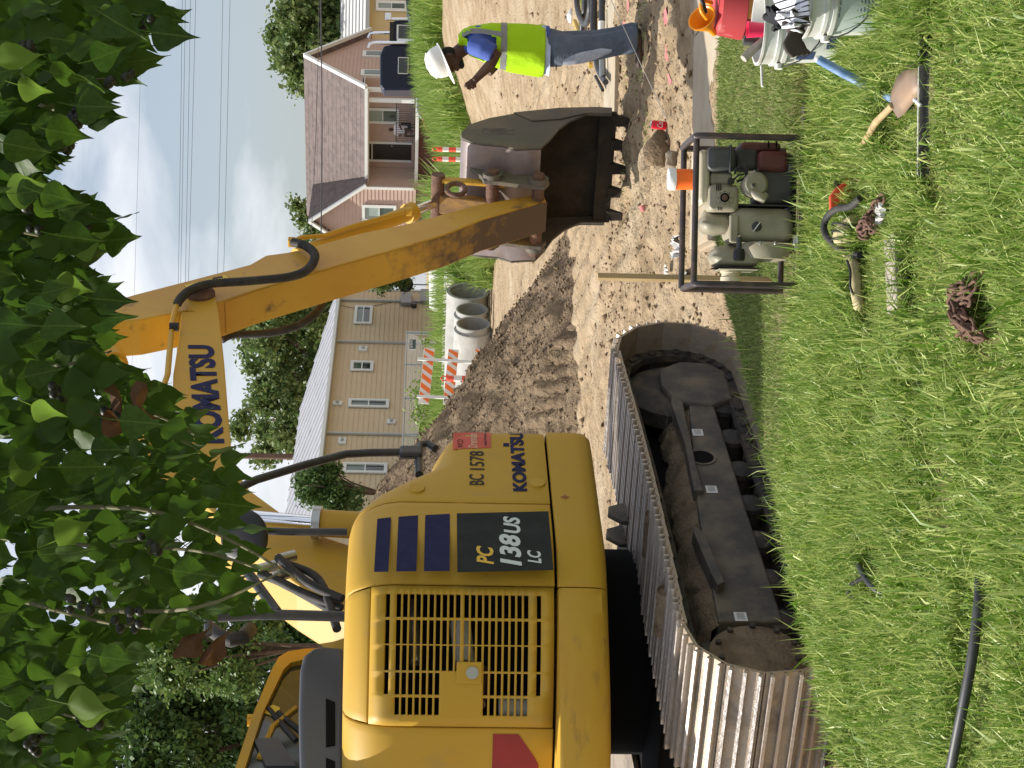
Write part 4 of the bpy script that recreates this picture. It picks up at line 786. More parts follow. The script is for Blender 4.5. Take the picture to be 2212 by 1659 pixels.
# grille door: a slotted panel
def grille():
    s0, s1 = 1.341, 2.10; zr = (zj+.012, 2.285)
    a0, b0 = s_of_px(393, 1000)[0], s_of_px(90, 1000)[0]; s0 = 1.341; s1 = b0
    rows = 20; cols = 5; sU = lambda y: s_of_px(452-.2728*y, 1000)[0]           # zoom row -> position along the side
    cb = [(285, 470), (490, 680), (690, 890), (905, 1080), (1100, 1240)]; sb = [(sU(a), sU(b)) for a, b in cb]
    zof = lambda V, U=300: s_of_px(U, V)[1]
    zb = []
    for i in range(20):
        xz = 335+i*54.5+(15 if i > 9 else 0); v = 768+.2728*xz; zc = XC(330, v, -1.245)[1]; zb.append((zc+.0115, zc-.0115))
    e1 = (XC(330, 768+.2728*222, -1.245)[1], XC(330, 768+.2728*262, -1.245)[1]); e2 = (XC(330, 768+.2728*1473, -1.245)[1], XC(330, 768+.2728*1508, -1.245)[1])
    zcuts = sorted(set([zr[0], zr[1], e1[0], e1[1], e2[0], e2[1]]+[z for p in zb for z in p])); scuts = sorted(set([s0, s1]+[s for p in sb for s in p]+list(np.linspace(s0, s1, 16)[1:-1])))
    def slot(s, z):
        c = [i for i, (a, b) in enumerate(sb) if a < s < b]
        if not c: return False
        c = c[0]
        if e1[1] < z < e1[0] or e2[1] < z < e2[0]: return c < 4
        r = [i for i, (a, b) in enumerate(zb) if b < z < a]
        if not r: return False
        r = r[0]
        if c >= 3 and 6 < r < 13: return False
        return True
    m = MB(); V = []
    for s in scuts:
        for z in zcuts:
            f = max(0, (z-2.15)/.135); off = -.035*f*f-.004; p = at_s(s, off+.012); V.append((p.x, p.y, z))
    k = len(zcuts); fs = []
    for i in range(len(scuts)-1):
        for j in range(k-1):
            if not slot((scuts[i]+scuts[i+1])/2, (zcuts[j]+zcuts[j+1])/2): fs.append((i*k+j, (i+1)*k+j, (i+1)*k+j+1, i*k+j+1))
    o = m.add(V, fs).build('grille_door', 'yellow', EX, 40); md = o.modifiers.new('solid', 'SOLIDIFY'); md.thickness = .022; md.offset = -1
    f = o.data.polygons[0]; c = Vector(f.center)-Vector((-.1, .1, f.center.z))
    if f.normal.dot(c) < 0: o.data.flip_normals()
    # latch in its recess
    sl, zl = s_of_px(452-.2728*900, 768+.2728*900); pl = at_s(sl, .014)
    t = (at_s(sl+.05, .014)-at_s(sl-.05, .014)).normalized(); Rm = Matrix(((t.x, -t.y, 0), (t.y, t.x, 0), (0, 0, 1)))
    zz = XC(206, 768+.2728*900, -1.1)[1]; MB().box((pl.x, pl.y, zl), (.11, .012, .13), Rm).build('latch_plate', 'yellow', o, bevel=.006); p2 = at_s(sl, .026)
    MB().lathe([(.001, .012), (.03, .012), (.032, 0), (.001, 0)], 16, Matrix.Translation((p2.x, p2.y, zl-.015)) @ Rm.to_4x4() @ Matrix.Rotation(R_(90), 4, 'X')).build('lock', 'silver', o, 40)
    # things seen dimly behind the slots
    p = at_s(1.75, -.13); MB().cyl((p.x, p.y, 1.80), (p.x+.22, p.y-.10, 1.82), .055).build('filter_canister', 'white', EX, 40); p = at_s(1.6, -.12); MB().cyl((p.x-.15, p.y+.05, 2.05), (p.x+.2, p.y-.08, 2.07), .03).build('coolant_pipe', 'silver', EX, 40); p = at_s(2.0, -.12); MB().cyl((p.x, p.y, 1.45), (p.x, p.y, 1.62), .06).build('oil_filter', 'white', EX, 40); p = at_s(1.9, -.1); MB().cyl((p.x-.1, p.y, 1.72), (p.x+.2, p.y, 1.70), .03).build('engine_pipe', 'rust', EX, 40)
    return s1
s1g = grille()
wrap('upper_hood', 1.341, s1g+.0, [(-.032, 2.292), (-.07, 2.34), (-.12, 2.385), (-.17, 2.41), (-.24, 2.425), (-.45, 2.43)], 'yellow', EX)
wrap('tail_panel', s1g+.008, S[-1], sidep, 'yellow', EX)
MB().prism([(x, y, 2.41) for x, y in [tuple(at_s(s, -.3)) for s in np.linspace(.95, S[-1], 40)]], [(x, y, 2.428) for x, y in [tuple(at_s(s, -.3)) for s in np.linspace(.95, S[-1], 40)]]).build('deck', 'yellow', EX)
wrap('front_skirt', -.40, 1.336, [(-.10, 1.06), (-.03, 1.075), (.004, 1.11), (.012, 1.17), (.012, zj-.012), (-.004, zj-.006)], 'yellow', EX)
wrap('counterweight', 1.343, S[-1], [(-.4, 1.055), (-.10, 1.06), (-.03, 1.07), (.004, 1.10), (.014, 1.17), (.014, zj-.03), (.004, zj-.012), (-.02, zj-.006), (-.24, zj-.004)], 'yellow_dirty', EX, thick=.03, ex=lambda s: .30*float(sstep(1.36, 2.4, s)))
MB().prism([(x, y, 1.075) for x, y in [tuple(at_s(s, -.08)) for s in np.linspace(-.4, S[-1], 60)]], [(x, y, 1.125) for x, y in [tuple(at_s(s, -.08)) for s in np.linspace(-.4, S[-1], 60)]]).build('belly_plate', 'void', EX)
# decals on the right side
YS = -1.2475
def dpoly(nm, pts, mat, y=YS, par=None): MB().slab(poly(pts, y), y, y+.0012).build(nm, mat, par or EX)
for nm, r in (('stripe', [(527, 843), (540, 815), (543, 815)],),): pass
z3 = lambda x, y: (781.2-.2728*y, 713.2+.2728*x)
dpoly('stripe', [z3(373, 890), z3(482, 877), z3(461, 1308), z3(347, 1310)], 'decal_blue', par=sp2); dpoly('stripe', [z3(541, 873), z3(696, 862), z3(683, 1304), z3(523, 1306)], 'decal_blue', par=sp2)
dpoly('stripe', [z3(753, 860), z3(948, 850), z3(946, 1302), z3(742, 1304)], 'decal_blue', par=sp2); lab = MB().slab(poly([z3(1003, 847), z3(1728, 830), z3(1768, 1295), z3(1007, 1312)], YS), YS, YS+.0012).build('model_panel', 'decal_black', sp2)
def txt(nm, body, a, b, mat, par, bold=.02, shear=0.0, y=YS-.0015):     # a: lower-left pixel, b: upper-right pixel
    p = XC(*a, y); q = XC(*b, y); return fit_text(nm, body, p[0], q[0], p[1], q[1], y, mat, par, bold, shear)
txt('lettering', 'PC', z3(1298, 1250), z3(1155, 1103), 'decal_yellow', lab, .03, .25); txt('lettering', '138', z3(1520, 1262), z3(1335, 1010), 'decal_white', lab, .035, .2); txt('lettering', 'US', z3(1510, 1005), z3(1368, 870), 'decal_white', lab, .035, .2); txt('lettering', 'LC', z3(1675, 1243), z3(1558, 1138), 'decal_white', lab, .03, .25)
zk = lambda x, y: (1659-.5486*(1660+.2034*y), .5486*(1700+.2034*x))
def wrapfix(o, cuts=5):                                # bend a flat decal round the front corner
    me = o.data; b = bmesh.new(); b.from_mesh(me)
    if cuts: bmesh.ops.subdivide_edges(b, edges=[e for e in b.edges if abs(e.verts[0].co.x-e.verts[1].co.x) > .03], cuts=cuts, use_grid_fill=True)
    for v in b.verts:
        if v.co.x > 1.03: p = at_s(1.03-v.co.x, -1.245-v.co.y+.0015); v.co.x, v.co.y = p.x, p.y
    b.to_mesh(me); b.free()
kb = txt('brand_lettering', 'KOMATSU', zk(1855, 1345), zk(1500, 178), 'decal_blue', sp1, .045); wrapfix(kb, 2); MB().slab(poly([zk(1385, 478), zk(1385, 415), zk(1500, 415), zk(1500, 478)], YS), YS, YS+.001).build('brand_mark', 'decal_blue', sp1)
txt('unit_letters', 'BC', zk(1020, 1222), zk(722, 1015), 'stencil', sp1, .012); txt('unit_number', '1578', zk(1024, 930), zk(728, 565), 'stencil', sp1, .012)
stk = MB().slab(poly([zk(405, 532), zk(418, 213), zk(1145, 165), zk(1150, 500)], YS), YS, YS+.0012).build('red_sticker', 'decal_red', sp1)
wrapfix(stk, 6)
txt('sticker_lettering', 'WCD', zk(610, 500), zk(495, 340), 'stencil', stk, .0); txt('sticker_lettering', 'Drennan', zk(885, 505), zk(700, 235), 'sticker_text', stk, .02); txt('sticker_lettering', 'General Contractors', zk(1065, 460), zk(1000, 215), 'stencil', stk)
for a in (z3(685, 650), z3(1640, 608)):
    c = XC(*a, YS); MB().lathe([(.001, .012), (.042, .012), (.046, .006), (.046, 0), (.001, 0)], 24, Matrix.Translation((c[0], YS+.004, c[1])) @ Matrix.Rotation(R_(90), 4, 'X')).build('plug_cap', 'yellow', sp1, 40)
c = XC(*z3(1860, 718), -1.26); MB().lathe([(.013, 0), (.016, 0)], 20, Matrix.Translation((c[0], -1.2605, c[1])) @ Matrix.Rotation(R_(90), 4, 'X'), False).box((c[0], -1.2605, c[1]), (.05, .0006, .004)).box((c[0], -1.2612, c[1]), (.004, .0006, .05)).build('centre_mark', 'reflector', EX)
# red reflector on the tail
sr0, z0 = s_of_px(74, 1065); sr1, _ = s_of_px(4, 1065); z1 = s_of_px(40, 1164)[1]; m = MB(); V = []
for i in range(9):
    s = lerp(sr0, sr1+.15, i/8); lo = lerp(z0, z1, 1-min(1, (i/8)*1.6)) if i < 5 else z1
    for z in (z0, z1): p = at_s(s, .004); V.append((p.x, p.y, z if z == z0 else lerp(z0, z1, min(1, .55+i*.12))))
m.add(V, [(2*i, 2*i+2, 2*i+3, 2*i+1) for i in range(8)]).build('reflector', 'reflector', EX, 40)
# black engine cover with mesh vents, on top at the rear
yb = -.12
pc = poly([(262, 745), (266, 700), (262, 676), (245, 655), (215, 648), (120, 645), (0, 648), (-120, 655), (-150, 745)], yb)
hd = MB().slab(pc, yb, yb+.5).build('engine_cover', 'hood_grey', EX, 30, bevel=.03)
for a in ((150, 46), (22, -40)):
    MB().slab(poly([(a[0], 704), (a[1], 704), (a[1]+4, 724), (a[0]-8, 724)], yb-.004), yb-.006, yb+.002).build('vent_mesh', 'void', hd)
# cab on the far left side
yc = .42
outer = [(262, 760), (258, 660), (252, 622), (240, 602), (215, 588), (120, 548), (0, 508), (-140, 470), (-260, 470), (-260, 760)]
inner = [(238, 760), (238, 670), (228, 628), (212, 612), (120, 568), (0, 529), (-130, 495), (-130, 760)]
po, pi_ = poly(outer, yc), poly(inner, yc)
cab = MB().slab(po, yc+.05, yc+1.0).build('cab', 'yellow_dirty', EX, 30, bevel=.03)
MB().slab(pi_, yc+.035, yc+.048).build('cab_window', 'glass_cab', cab)
n = len(outer)
m = MB()
for i in range(6): a, b, c, d = po[i], po[i+1], pi_[min(i+1, 6)], pi_[min(i, 6)]; m.prism([(a[0], yc, a[1]), (b[0], yc, b[1]), (c[0], yc, c[1]), (d[0], yc, d[1])], [(a[0], yc+.06, a[1]), (b[0], yc+.06, b[1]), (c[0], yc+.06, c[1]), (d[0], yc+.06, d[1])])
m.build('cab_frame', 'yellow', cab)
for pts, mt in (([(60, 640), (150, 560)], 'rubber'), ([(20, 560), (90, 590), (130, 640)], 'yellow_dirty'), ([(120, 600), (75, 655), (40, 700)], 'rubber')): MB().tube([XF.p3(U, V, yc+.03) for U, V in pts], .018, 6).build('cab_fitting', mt, cab)
MB().slab(poly([(2, 575), (60, 548), (64, 600), (2, 640)], yc+.02), yc+.01, yc+.03).build('seat_back', 'hood_grey', cab)
c = XF.p3(124, 588, yc+.03); MB().lathe([(.05, 0), (.05, .004)], 6, Matrix.Translation(c) @ Matrix.Rotation(R_(90), 4, 'X')).build('emblem', 'warn_yellow', cab)
for u in (98, 108): MB().cyl(XF.p3(u, 548, yc+.1), XF.p3(u, 534, yc+.1), .022, 8).build('roof_lug', 'yellow', cab)
# ---------------------------------------------------------------- undercarriage
def track(y0, y1, main=True):
    xr, xf, zc, r = -.76, 2.08, .425, .385
    zr_, zf_ = .355, .445
    def zcx(x): return zr_+(zf_-zr_)*(x-xr)/(xf-xr)
    def path(s):                                   # distance -> centre of shoe, direction
        L = xf-xr; A = math.pi*r; s = s % (2*L+2*A)
        if s < L: return Vector((xr+s, zcx(xr+s)+r-.02*math.sin(math.pi*s/L))), -.04
        s -= L
        if s < A: a = s/r; return Vector((xf+r*math.sin(a), zf_+r*math.cos(a))), a
        s -= A
        if s < L: return Vector((xf-s, zcx(xf-s)-r)), math.pi-.04
        s -= L; a = s/r; return Vector((xr-r*math.sin(a), zr_-r*math.cos(a))), math.pi+a
    per = 2*(xf-xr)+2*math.pi*r; n = 43; w = per/n
    ch = MB()
    for i in range(n*1):
        p, a = path((i+.5)*w); Rm = Matrix.Rotation(a, 3, 'Y'); inw = Rm @ Vector((0, 0, -1))
        for yy in (-.955*(1 if y0 < 0 else -1)-.09, -.955*(1 if y0 < 0 else -1)+.09): ch.box(Vector((p.x, yy, p.y))+inw*.055, (w*1.05, .045, .075), Rm)
        yq = -.955*(1 if y0 < 0 else -1); ch.cyl(Vector((p.x, yq-.13, p.y))+inw*.055, Vector((p.x, yq+.13, p.y))+inw*.055, .028, 6)
    t = ch.build('track', 'track_dark', EX)
    W = y1-y0; sh = MB().box((0, 0, -.006), (w*.985, W, .018))
    for gx, gh in ((-w*.40, .03), (-w*.02, .026), (w*.36, .03)): sh.box((gx, 0, gh/2), (.016, W, gh+.006))
    me = sh.mesh('track_shoe'); me.materials.append(MAT['track_shoe'])
    if main:
        for i in range(n):
            p, a = path((i+.5)*w); o = bpy.data.objects.new('track_shoe', me); COL.objects.link(o); o.parent = t
            o.matrix_local = Matrix.Translation((p.x, (y0+y1)/2, p.y)) @ Matrix.Rotation(a, 4, 'Y')
    else:
        m = MB()
        for i in range(n):
            p, a = path((i+.5)*w); Rm = Matrix.Rotation(a, 3, 'Y'); m.box((p.x, (y0+y1)/2, p.y), (w*.98, W, .03), Rm)
        m.build('shoe_run', 'track', EX, kind='stuff')
    return xr, xf, zr_, r
xr, xf, zc, r = track(-1.265, -.50); track(.50, 1.265, False)
yt = -.955
YF = -1.06
fp = poly([(790, 1488), (792, 1540), (560, 1612), (317, 1692), (317, 1552), (560, 1508)], YF)
MB().slab(fp, YF, YF+.26).build('track_frame', 'frame_grey', EX, bevel=.012)
MB().slab(poly([(792, 1462), (830, 1428), (864, 1424), (880, 1470), (876, 1530), (858, 1568), (800, 1585), (786, 1540)], YF-.02), YF-.02, YF+.3).build('idler_guard', 'frame_grey', EX, bevel=.02)
a = XC(670, 1516, YF); MB().lathe([(.085, 0), (.085, .006), (.07, .006), (.07, 0)], 28, Matrix.Translation((a[0], YF-.001, a[1])) @ Matrix.Rotation(R_(90), 4, 'X')).build('hole_rim', 'frame_grey', EX, 40); MB().lathe([(.074, 0), (.074, .004)], 28, Matrix.Translation((a[0], YF-.002, a[1])) @ Matrix.Rotation(R_(90), 4, 'X')).build('frame_hole', 'void', EX)
MB().slab(poly([(815, 1452), (790, 1475), (650, 1505), (600, 1520), (600, 1500), (700, 1480), (790, 1450)], YF-.03), YF-.03, YF+.05).build('frame_step', 'frame_grey', EX, bevel=.006)
MB().slab(poly([(520, 1500), (506, 1520), (400, 1565), (392, 1550), (420, 1535), (510, 1497)], YF-.05), YF-.06, YF+.03).build('foot_step', 'frame_grey', EX, bevel=.004)
for i in range(7):                                                     # lower rollers
    x = lerp(-.40, 1.80, i/6); MB().lathe([(.03, -.14), (.085, -.12), (.085, -.06), (.07, -.04), (.07, .03), (.085, .045), (.085, .075), (.045, .09), (.02, .095)], 18, Matrix.Translation((x, yt, .175)) @ Matrix.Rotation(R_(90), 4, 'X')).build('track_roller', 'track_dark', EX, 40)
for U, V in ((531, 1415), (366, 1442)):                                # carrier rollers
    a = XC(U, V, YF-.02); MB().lathe([(.001, .03), (.05, .035), (.058, .05), (.062, .04), (.062, 0), (.056, -.01), (.056, -.22), (.001, -.22)], 22, Matrix.Translation((a[0], YF-.02, a[1])) @ Matrix.Rotation(R_(90), 4, 'X')).build('carrier_roller', 'frame_dirt', EX, 40)
spk = MB()
nt_ = 19
ring = [(xr+(.335 if k % 2 else .29)*math.cos(k*math.pi/nt_), zc+(.335 if k % 2 else .29)*math.sin(k*math.pi/nt_)) for k in range(2*nt_)]
spk.slab(ring, yt-.025, yt+.025).build('sprocket', 'track_dark', EX, bevel=.006); MB().lathe([(.001, .12), (.2, .12), (.24, .10), (.26, .02), (.26, -.1), (.001, -.1)], 30, Matrix.Translation((xr, yt-.02, zc)) @ Matrix.Rotation(R_(90), 4, 'X')).build('final_drive', 'frame_dirt', EX, 40)
for k in range(10): a = k*2*math.pi/10; MB().lathe([(.001, .02), (.016, .02), (.016, 0)], 6, Matrix.Translation((xr+.20*math.cos(a), yt-.138, zc+.20*math.sin(a))) @ Matrix.Rotation(R_(90), 4, 'X')).build('bolt', 'track_dark', EX)
MB().lathe([(.03, -.09), (.25, -.09), (.32, -.05), (.32, .05), (.25, .09), (.03, .09)], 30, Matrix.Translation((xf-.03, yt+.02, zc+.09)) @ Matrix.Rotation(R_(90), 4, 'X')).build('idler_wheel', 'track_dark', EX, 40)
# soil packed on top of the frame
g = np.random.default_rng(5); n = 60; V = []; xsD = np.linspace(fp[4][0], fp[0][0]+.1, n)
for i, x in enumerate(xsD):
    for j in range(9):
        t = j/8; y = lerp(YF+.012, YF+.40, t); base = interp(x, [(fp[4][0], fp[4][1]+.10), (fp[0][0], fp[0][1]+.10)]); h = .15*math.sin(math.pi*min(1, t*.75))*(.5+.6*float(vnoise(np.array([x*5.0]), np.array([t*3.0]), 8)[0]))+.03*float(fbm(np.array([x*18]), np.array([t*8.]), 3, 4)[0])
        V.append((x, y, base-.12+h*(1 if 0 < i < n-1 else 0)+(.05 if 0 < j < 8 else 0)))
m = MB().add(V, [(i*9+j, (i+1)*9+j, (i+1)*9+j+1, i*9+j+1) for i in range(n-1) for j in range(8)]); m.build('packed_soil', 'frame_dirt', EX, 60)
for U, V_, w, mt in ((725, 1507, .05, 'white'), (602, 1537, .055, 'white'), (327, 1600, .055, 'white')):
    a = XC(U, V_, YF-.002); o = MB().box((a[0], YF-.002, a[1]), (.075, .002, .065)).build('label_plate', mt, EX); MB().box((a[0]+.004, YF-.004, a[1]), (.05, .0015, .04)).build('label_print', 'film', o)
MB().box((.85, 0, .52), (2.5, 1.55, .42)).build('car_body', 'void', EX, bevel=.03); MB().cyl((.66, 0, .6), (.66, 0, 1.1), .6, 28).build('swing_bearing', 'void', EX, 40)  # car body lengthened and near-black, to darken the gap beside the track
for dx in (0, .16):                                                    # towing eyes under the front
    a = XC(505, 1330, -.5); MB().slab([(a[0]+dx*0-.10, a[1]-.20), (a[0]-.10, a[1]-.02), (a[0]-.02, a[1]+.06), (a[0]+.06, a[1]+.05), (a[0]+.1, a[1]-.03), (a[0]+.1, a[1]-.2)], -.5-dx, -.47-dx).build('hitch_plate', 'frame_grey', EX, bevel=.005)
# ---------------------------------------------------------------- boom
YB = -.178
up_ = [(1046, 442), (1040, 415), (1018, 402), (995, 405), (986, 420), (986, 392), (930, 386), (851, 374), (760, 372), (690, 384), (640, 402), (560, 452), (470, 545), (400, 640), (350, 720), (320, 790)]
dn_ = [(470, 790), (500, 700), (545, 615), (600, 540), (640, 512), (692, 499), (780, 492), (880, 484), (982, 473), (1016, 466), (1038, 455)]
bp = poly(up_+dn_, YB); boom = MB().slab(bp, YB, -YB).build('boom', 'yellow', EX, bevel=.01)
bs = lambda x, y: (1165.3-.3307*y, 164.6+.3307*x)
quad_text('brand_lettering', 'KOMATSU', [XF.p3(U, V, YB-.004) for U, V in ((702, 486), (914, 462), (914, 405), (702, 420))], 'decal_blue', boom, .045)
def tubeU(nm, pts, rad, mat, par, n=8, y=0, sm=50): return MB().tube([XF.p3(p[0], p[1], p[2] if len(p) > 2 else y) for p in pts], rad, n).build(nm, mat, par, sm)
def spline(pts, k=8):
    P = [Vector(p) for p in pts]; o = []
    for i in range(len(P)-1):
        p0, p1, p2, p3 = P[max(i-1, 0)], P[i], P[i+1], P[min(i+2, len(P)-1)]
        for j in range(k):
            t = j/k; o.append(.5*((2*p1)+(p2-p0)*t+(2*p0-5*p1+4*p2-p3)*t*t+(3*p1-p0-3*p2+p3)*t**3))
    return o+[P[-1]]
def corr(nm, P, r, mat, par, pitch=.02):                                # ribbed hose
    P = spline(P, 10); L = sum((b-a).length for a, b in zip(P, P[1:])); n = int(L/pitch*2); Q = []; acc = [0]
    for a, b in zip(P, P[1:]): acc.append(acc[-1]+(b-a).length)
    for i in range(n+1):
        s = L*i/n; k = min(int(np.searchsorted(acc, s, 'right'))-1, len(P)-2); Q.append(P[k].lerp(P[k+1], (s-acc[k])/max(1e-9, acc[k+1]-acc[k])))
    return MB().tube(Q, [r*(1.0 if i % 2 else .8) for i in range(len(Q))], 10).build(nm, mat, par, 80)
# steel line along the boom, hoses
tubeU('steel_line', [(800, 345, YB-.03), (850, 362, YB-.03), (960, 372, YB-.03), (998, 381, YB-.05)], .022, 'yellow_dirty', boom); tubeU('clamp', [(953, 366, YB-.05), (953, 386, YB-.05)], .035, 'black', boom)
corr('arm_hose', [XF.p3(U, V, y) for U, V, y in ((1000, 382, YB-.05), (1014, 390, YB-.08), (1032, 412, YB-.1), (1046, 455, YB-.1), (1052, 540, YB-.1), (1062, 630, YB-.1), (1080, 668, YB-.1), (1108, 680, YB-.08), (1128, 660, YB-.05), (1136, 632, YB-.02))], .038, 'rubber', EX)
corr('far_hose', [XF.p3(U, V, .30) for U, V in ((925, 478), (935, 500), (938, 560), (945, 610), (965, 660), (1000, 695), (1015, 680))], .036, 'rubber', EX)
# arm cylinder above the boom
A1 = XF.p3(934, 222, 0); A0 = XF.p3(640, 330, 0); d = A1-A0
MB().cyl(A0, A0+d*.80, .085, 18).build('arm_cylinder', 'yellow', EX, 40); MB().cyl(A0+d*.78, A1, .045, 14).build('arm_rod', 'chrome', EX, 40); MB().cyl(A0+d*.76, A0+d*.82, .11, 18).build('gland', 'yellow', EX, 40)
MB().cyl(A1+Vector((0, -.1, 0)), A1+Vector((0, .1, 0)), .095, 16).build('rod_eye', 'yellow_dirty', EX, 40); MB().slab(poly([(600, 330), (650, 300), (680, 345), (700, 395), (580, 420)], 0), -.07, .07).build('cylinder_bracket', 'yellow', boom)
# ---------------------------------------------------------------- arm
YA = -.154
front = [(1003, 222), (1023, 290), (1050, 395), (1076, 495), (1088, 540), (1108, 575), (1114, 620), (1122, 661), (1137, 713), (1155, 777), (1175, 878), (1216, 1027), (1242, 1172)]
back = [(1226, 1180), (1186, 1043), (1152, 959), (1128, 879), (1081, 713), (1036, 561), (1008, 480), (992, 425), (984, 380), (968, 300), (962, 225)]
arm = MB().slab(poly(front+back, YA), YA, -YA).build('arm', 'yellow_arm', EX, bevel=.012)
def side_strip(nm, pts, y0, y1, mat, lift, par):                        # a sheet lying on the arm's rear face
    q = [Vector((XF.py(U, V, YA)[0]-lift, 0, XF.py(U, V, YA)[1])) for U, V in pts]; m = MB(); V = []
    for p in q: V += [(p.x, y0, p.z), (p.x, y1, p.z)]
    m.add(V, [(2*i, 2*i+2, 2*i+3, 2*i+1) for i in range(len(q)-1)]).build(nm, mat, par)
side_strip('worn_face', [(1226, 1182), (1186, 1043), (1152, 959), (1128, 879), (1081, 713), (1036, 561), (1010, 486)], YA+.012, -YA-.012, 'arm_rear', .006, arm)
pin = XF.p3(1016, 433, YA); MB().lathe([(.001, .05), (.06, .05), (.07, .04), (.10, .035), (.115, .02), (.115, -.02)], 26, Matrix.Translation((pin.x, YB-.004, pin.z)) @ Matrix.Rotation(R_(90), 4, 'X')).build('pivot_pin', 'rust', EX, 40)
MB().slab(poly([(1043, 399), (1065, 486), (1052, 502), (1033, 408)], YA-.003), YA-.003, YA-.001).build('warning_decal', 'warn_yellow', arm); MB().slab(poly([(1037, 411), (1051, 437), (1043, 446)], YA-.005), YA-.005, YA-.004).build('warning_mark', 'stencil', arm); MB().slab(poly([(1056, 460), (1059, 459), (1063, 480), (1060, 482)], YA-.005), YA-.005, YA-.004).build('warning_mark', 'stencil', arm)
for U, V, s in ((1085, 700, .8), (1060, 690, .6), (1015, 660, .7), (1052, 612, .5)): pass
# bucket cylinder on the front of the arm
B0 = XF.p3(1106, 640, 0); B1 = XF.p3(1222, 945, 0); d = B1-B0; off = Vector((.16, 0, .02)); 
MB().cyl(B0, B0+(B1-B0)*.80, .068, 18).build('bucket_cylinder', 'yellow', EX, 40); MB().cyl(B0+(B1-B0)*.78, B1, .042, 14).build('bucket_rod', 'chrome', EX, 40); MB().cyl(B0+(B1-B0)*.77, B0+(B1-B0)*.82, .09, 18).build('gland', 'yellow', EX, 40)
tubeU('steel_line', [(1137, 632, -.1), (1146, 650, -.1), (1150, 700, -.1), (1170, 760, -.1), (1190, 830, -.1), (1203, 880, -.1)], .02, 'yellow', EX)
for U, V in ((1136, 630), (1203, 884)): c = XF.p3(U, V, -.1); MB().box(c, (.07, .07, .06)).build('line_fitting', 'yellow', EX, bevel=.008)
# ---------------------------------------------------------------- bucket
YK = -.558
outer = [(1340, 1169), (1338, 1115), (1346, 1085), (1349, 1045), (1354, 1015), (1362, 998), (1372, 996), (1390, 1012), (1404, 1055), (1414, 1109), (1421, 1165), (1424, 1208), (1426, 1288), (1424, 1322)]
openp = [(1412, 1322), (1413, 1268), (1398, 1232), (1381, 1208), (1358, 1189)]
bo_, bi_ = poly(outer, YK), poly(openp, YK)
bk = MB()
# shell: the curved plate joining both sides
k = len(bo_); V = []
cxy = Vector((sum(p[0] for p in bo_)/k, sum(p[1] for p in bo_)/k))
for i, p in enumerate(bo_):
    q = Vector(p); a = Vector(bo_[max(i-1, 0)]); b = Vector(bo_[min(i+1, k-1)]); t = (b-a).normalized(); nn = Vector((t.y, -t.x))
    if nn.dot(cxy-q) < 0: nn = -nn
    w = q+nn*.022
    V += [(q.x, YK+.022, q.y), (q.x, -YK-.022, q.y), (w.x, YK+.022, w.y), (w.x, -YK-.022, w.y)]
fs = []
for i in range(k-1): a, b = 4*i, 4*i+4; fs += [(a, b, b+1, a+1), (a+2, a+3, b+3, b+2)]
fs += [(0, 1, 3, 2), (4*k-4, 4*k-2, 4*k-1, 4*k-3)]
bucket = bk.add(V, fs).build('bucket', 'bucket_steel', EX, 50)
V2 = [v for i, p in enumerate(bo_) for v in (V[4*i+2], V[4*i+3])]
MB().add([(x+(cxy.x-x)*.004, y, z+(cxy.y-z)*.004) for x, y, z in V2], [(2*i, 2*i+2, 2*i+3, 2*i+1) for i in range(k-1)]).build('bucket_inner_shade', 'bucket_in', bucket, 50)  # dark sheet inside the shell, standing for the shade in the bucket
for y in (YK, -YK-.02): MB().slab(bo_+bi_, y, y+.02).build('side_plate', 'bucket_side', bucket, bevel=.004)
for y in (YK-.012, -YK): 
    m = MB(); q = poly([(1414, 1109), (1424, 1208), (1426, 1288), (1424, 1322), (1412, 1322), (1413, 1268), (1400, 1210), (1396, 1150)], YK); m.slab(q, y, y+.012).build('side_cutter', 'bucket_side', bucket, bevel=.003)
fit_text('cast_lettering', 'G210S', *[(lambda a, b: (a[0], b[0], a[1], b[1]))(XC(1369, 1112, YK-.002), XC(1384, 1040, YK-.002))][0], YK-.003, 'black_metal', bucket, .03)
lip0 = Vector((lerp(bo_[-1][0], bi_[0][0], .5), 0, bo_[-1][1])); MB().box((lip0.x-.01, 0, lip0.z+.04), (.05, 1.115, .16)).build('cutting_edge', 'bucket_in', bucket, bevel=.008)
gz_ = hz(XF.w(lip0.x, 0, 0).x, XF.w(lip0.x, 0, 0).y)-XF.o.z
for i in range(5):
    y = lerp(YK+.08, -YK-.08, i/4); h = lip0.z-.02-(gz_-.02)
    MB().prism([(lip0.x-.05, y-.055, lip0.z), (lip0.x+.05, y-.055, lip0.z), (lip0.x+.05, y+.055, lip0.z), (lip0.x-.05, y+.055, lip0.z)], [(lip0.x-.07, y-.04, lip0.z-.16), (lip0.x-.05, y-.04, lip0.z-.16), (lip0.x-.05, y+.04, lip0.z-.16), (lip0.x-.07, y+.04, lip0.z-.16)]).build('tooth', 'bucket_in', bucket, bevel=.006)
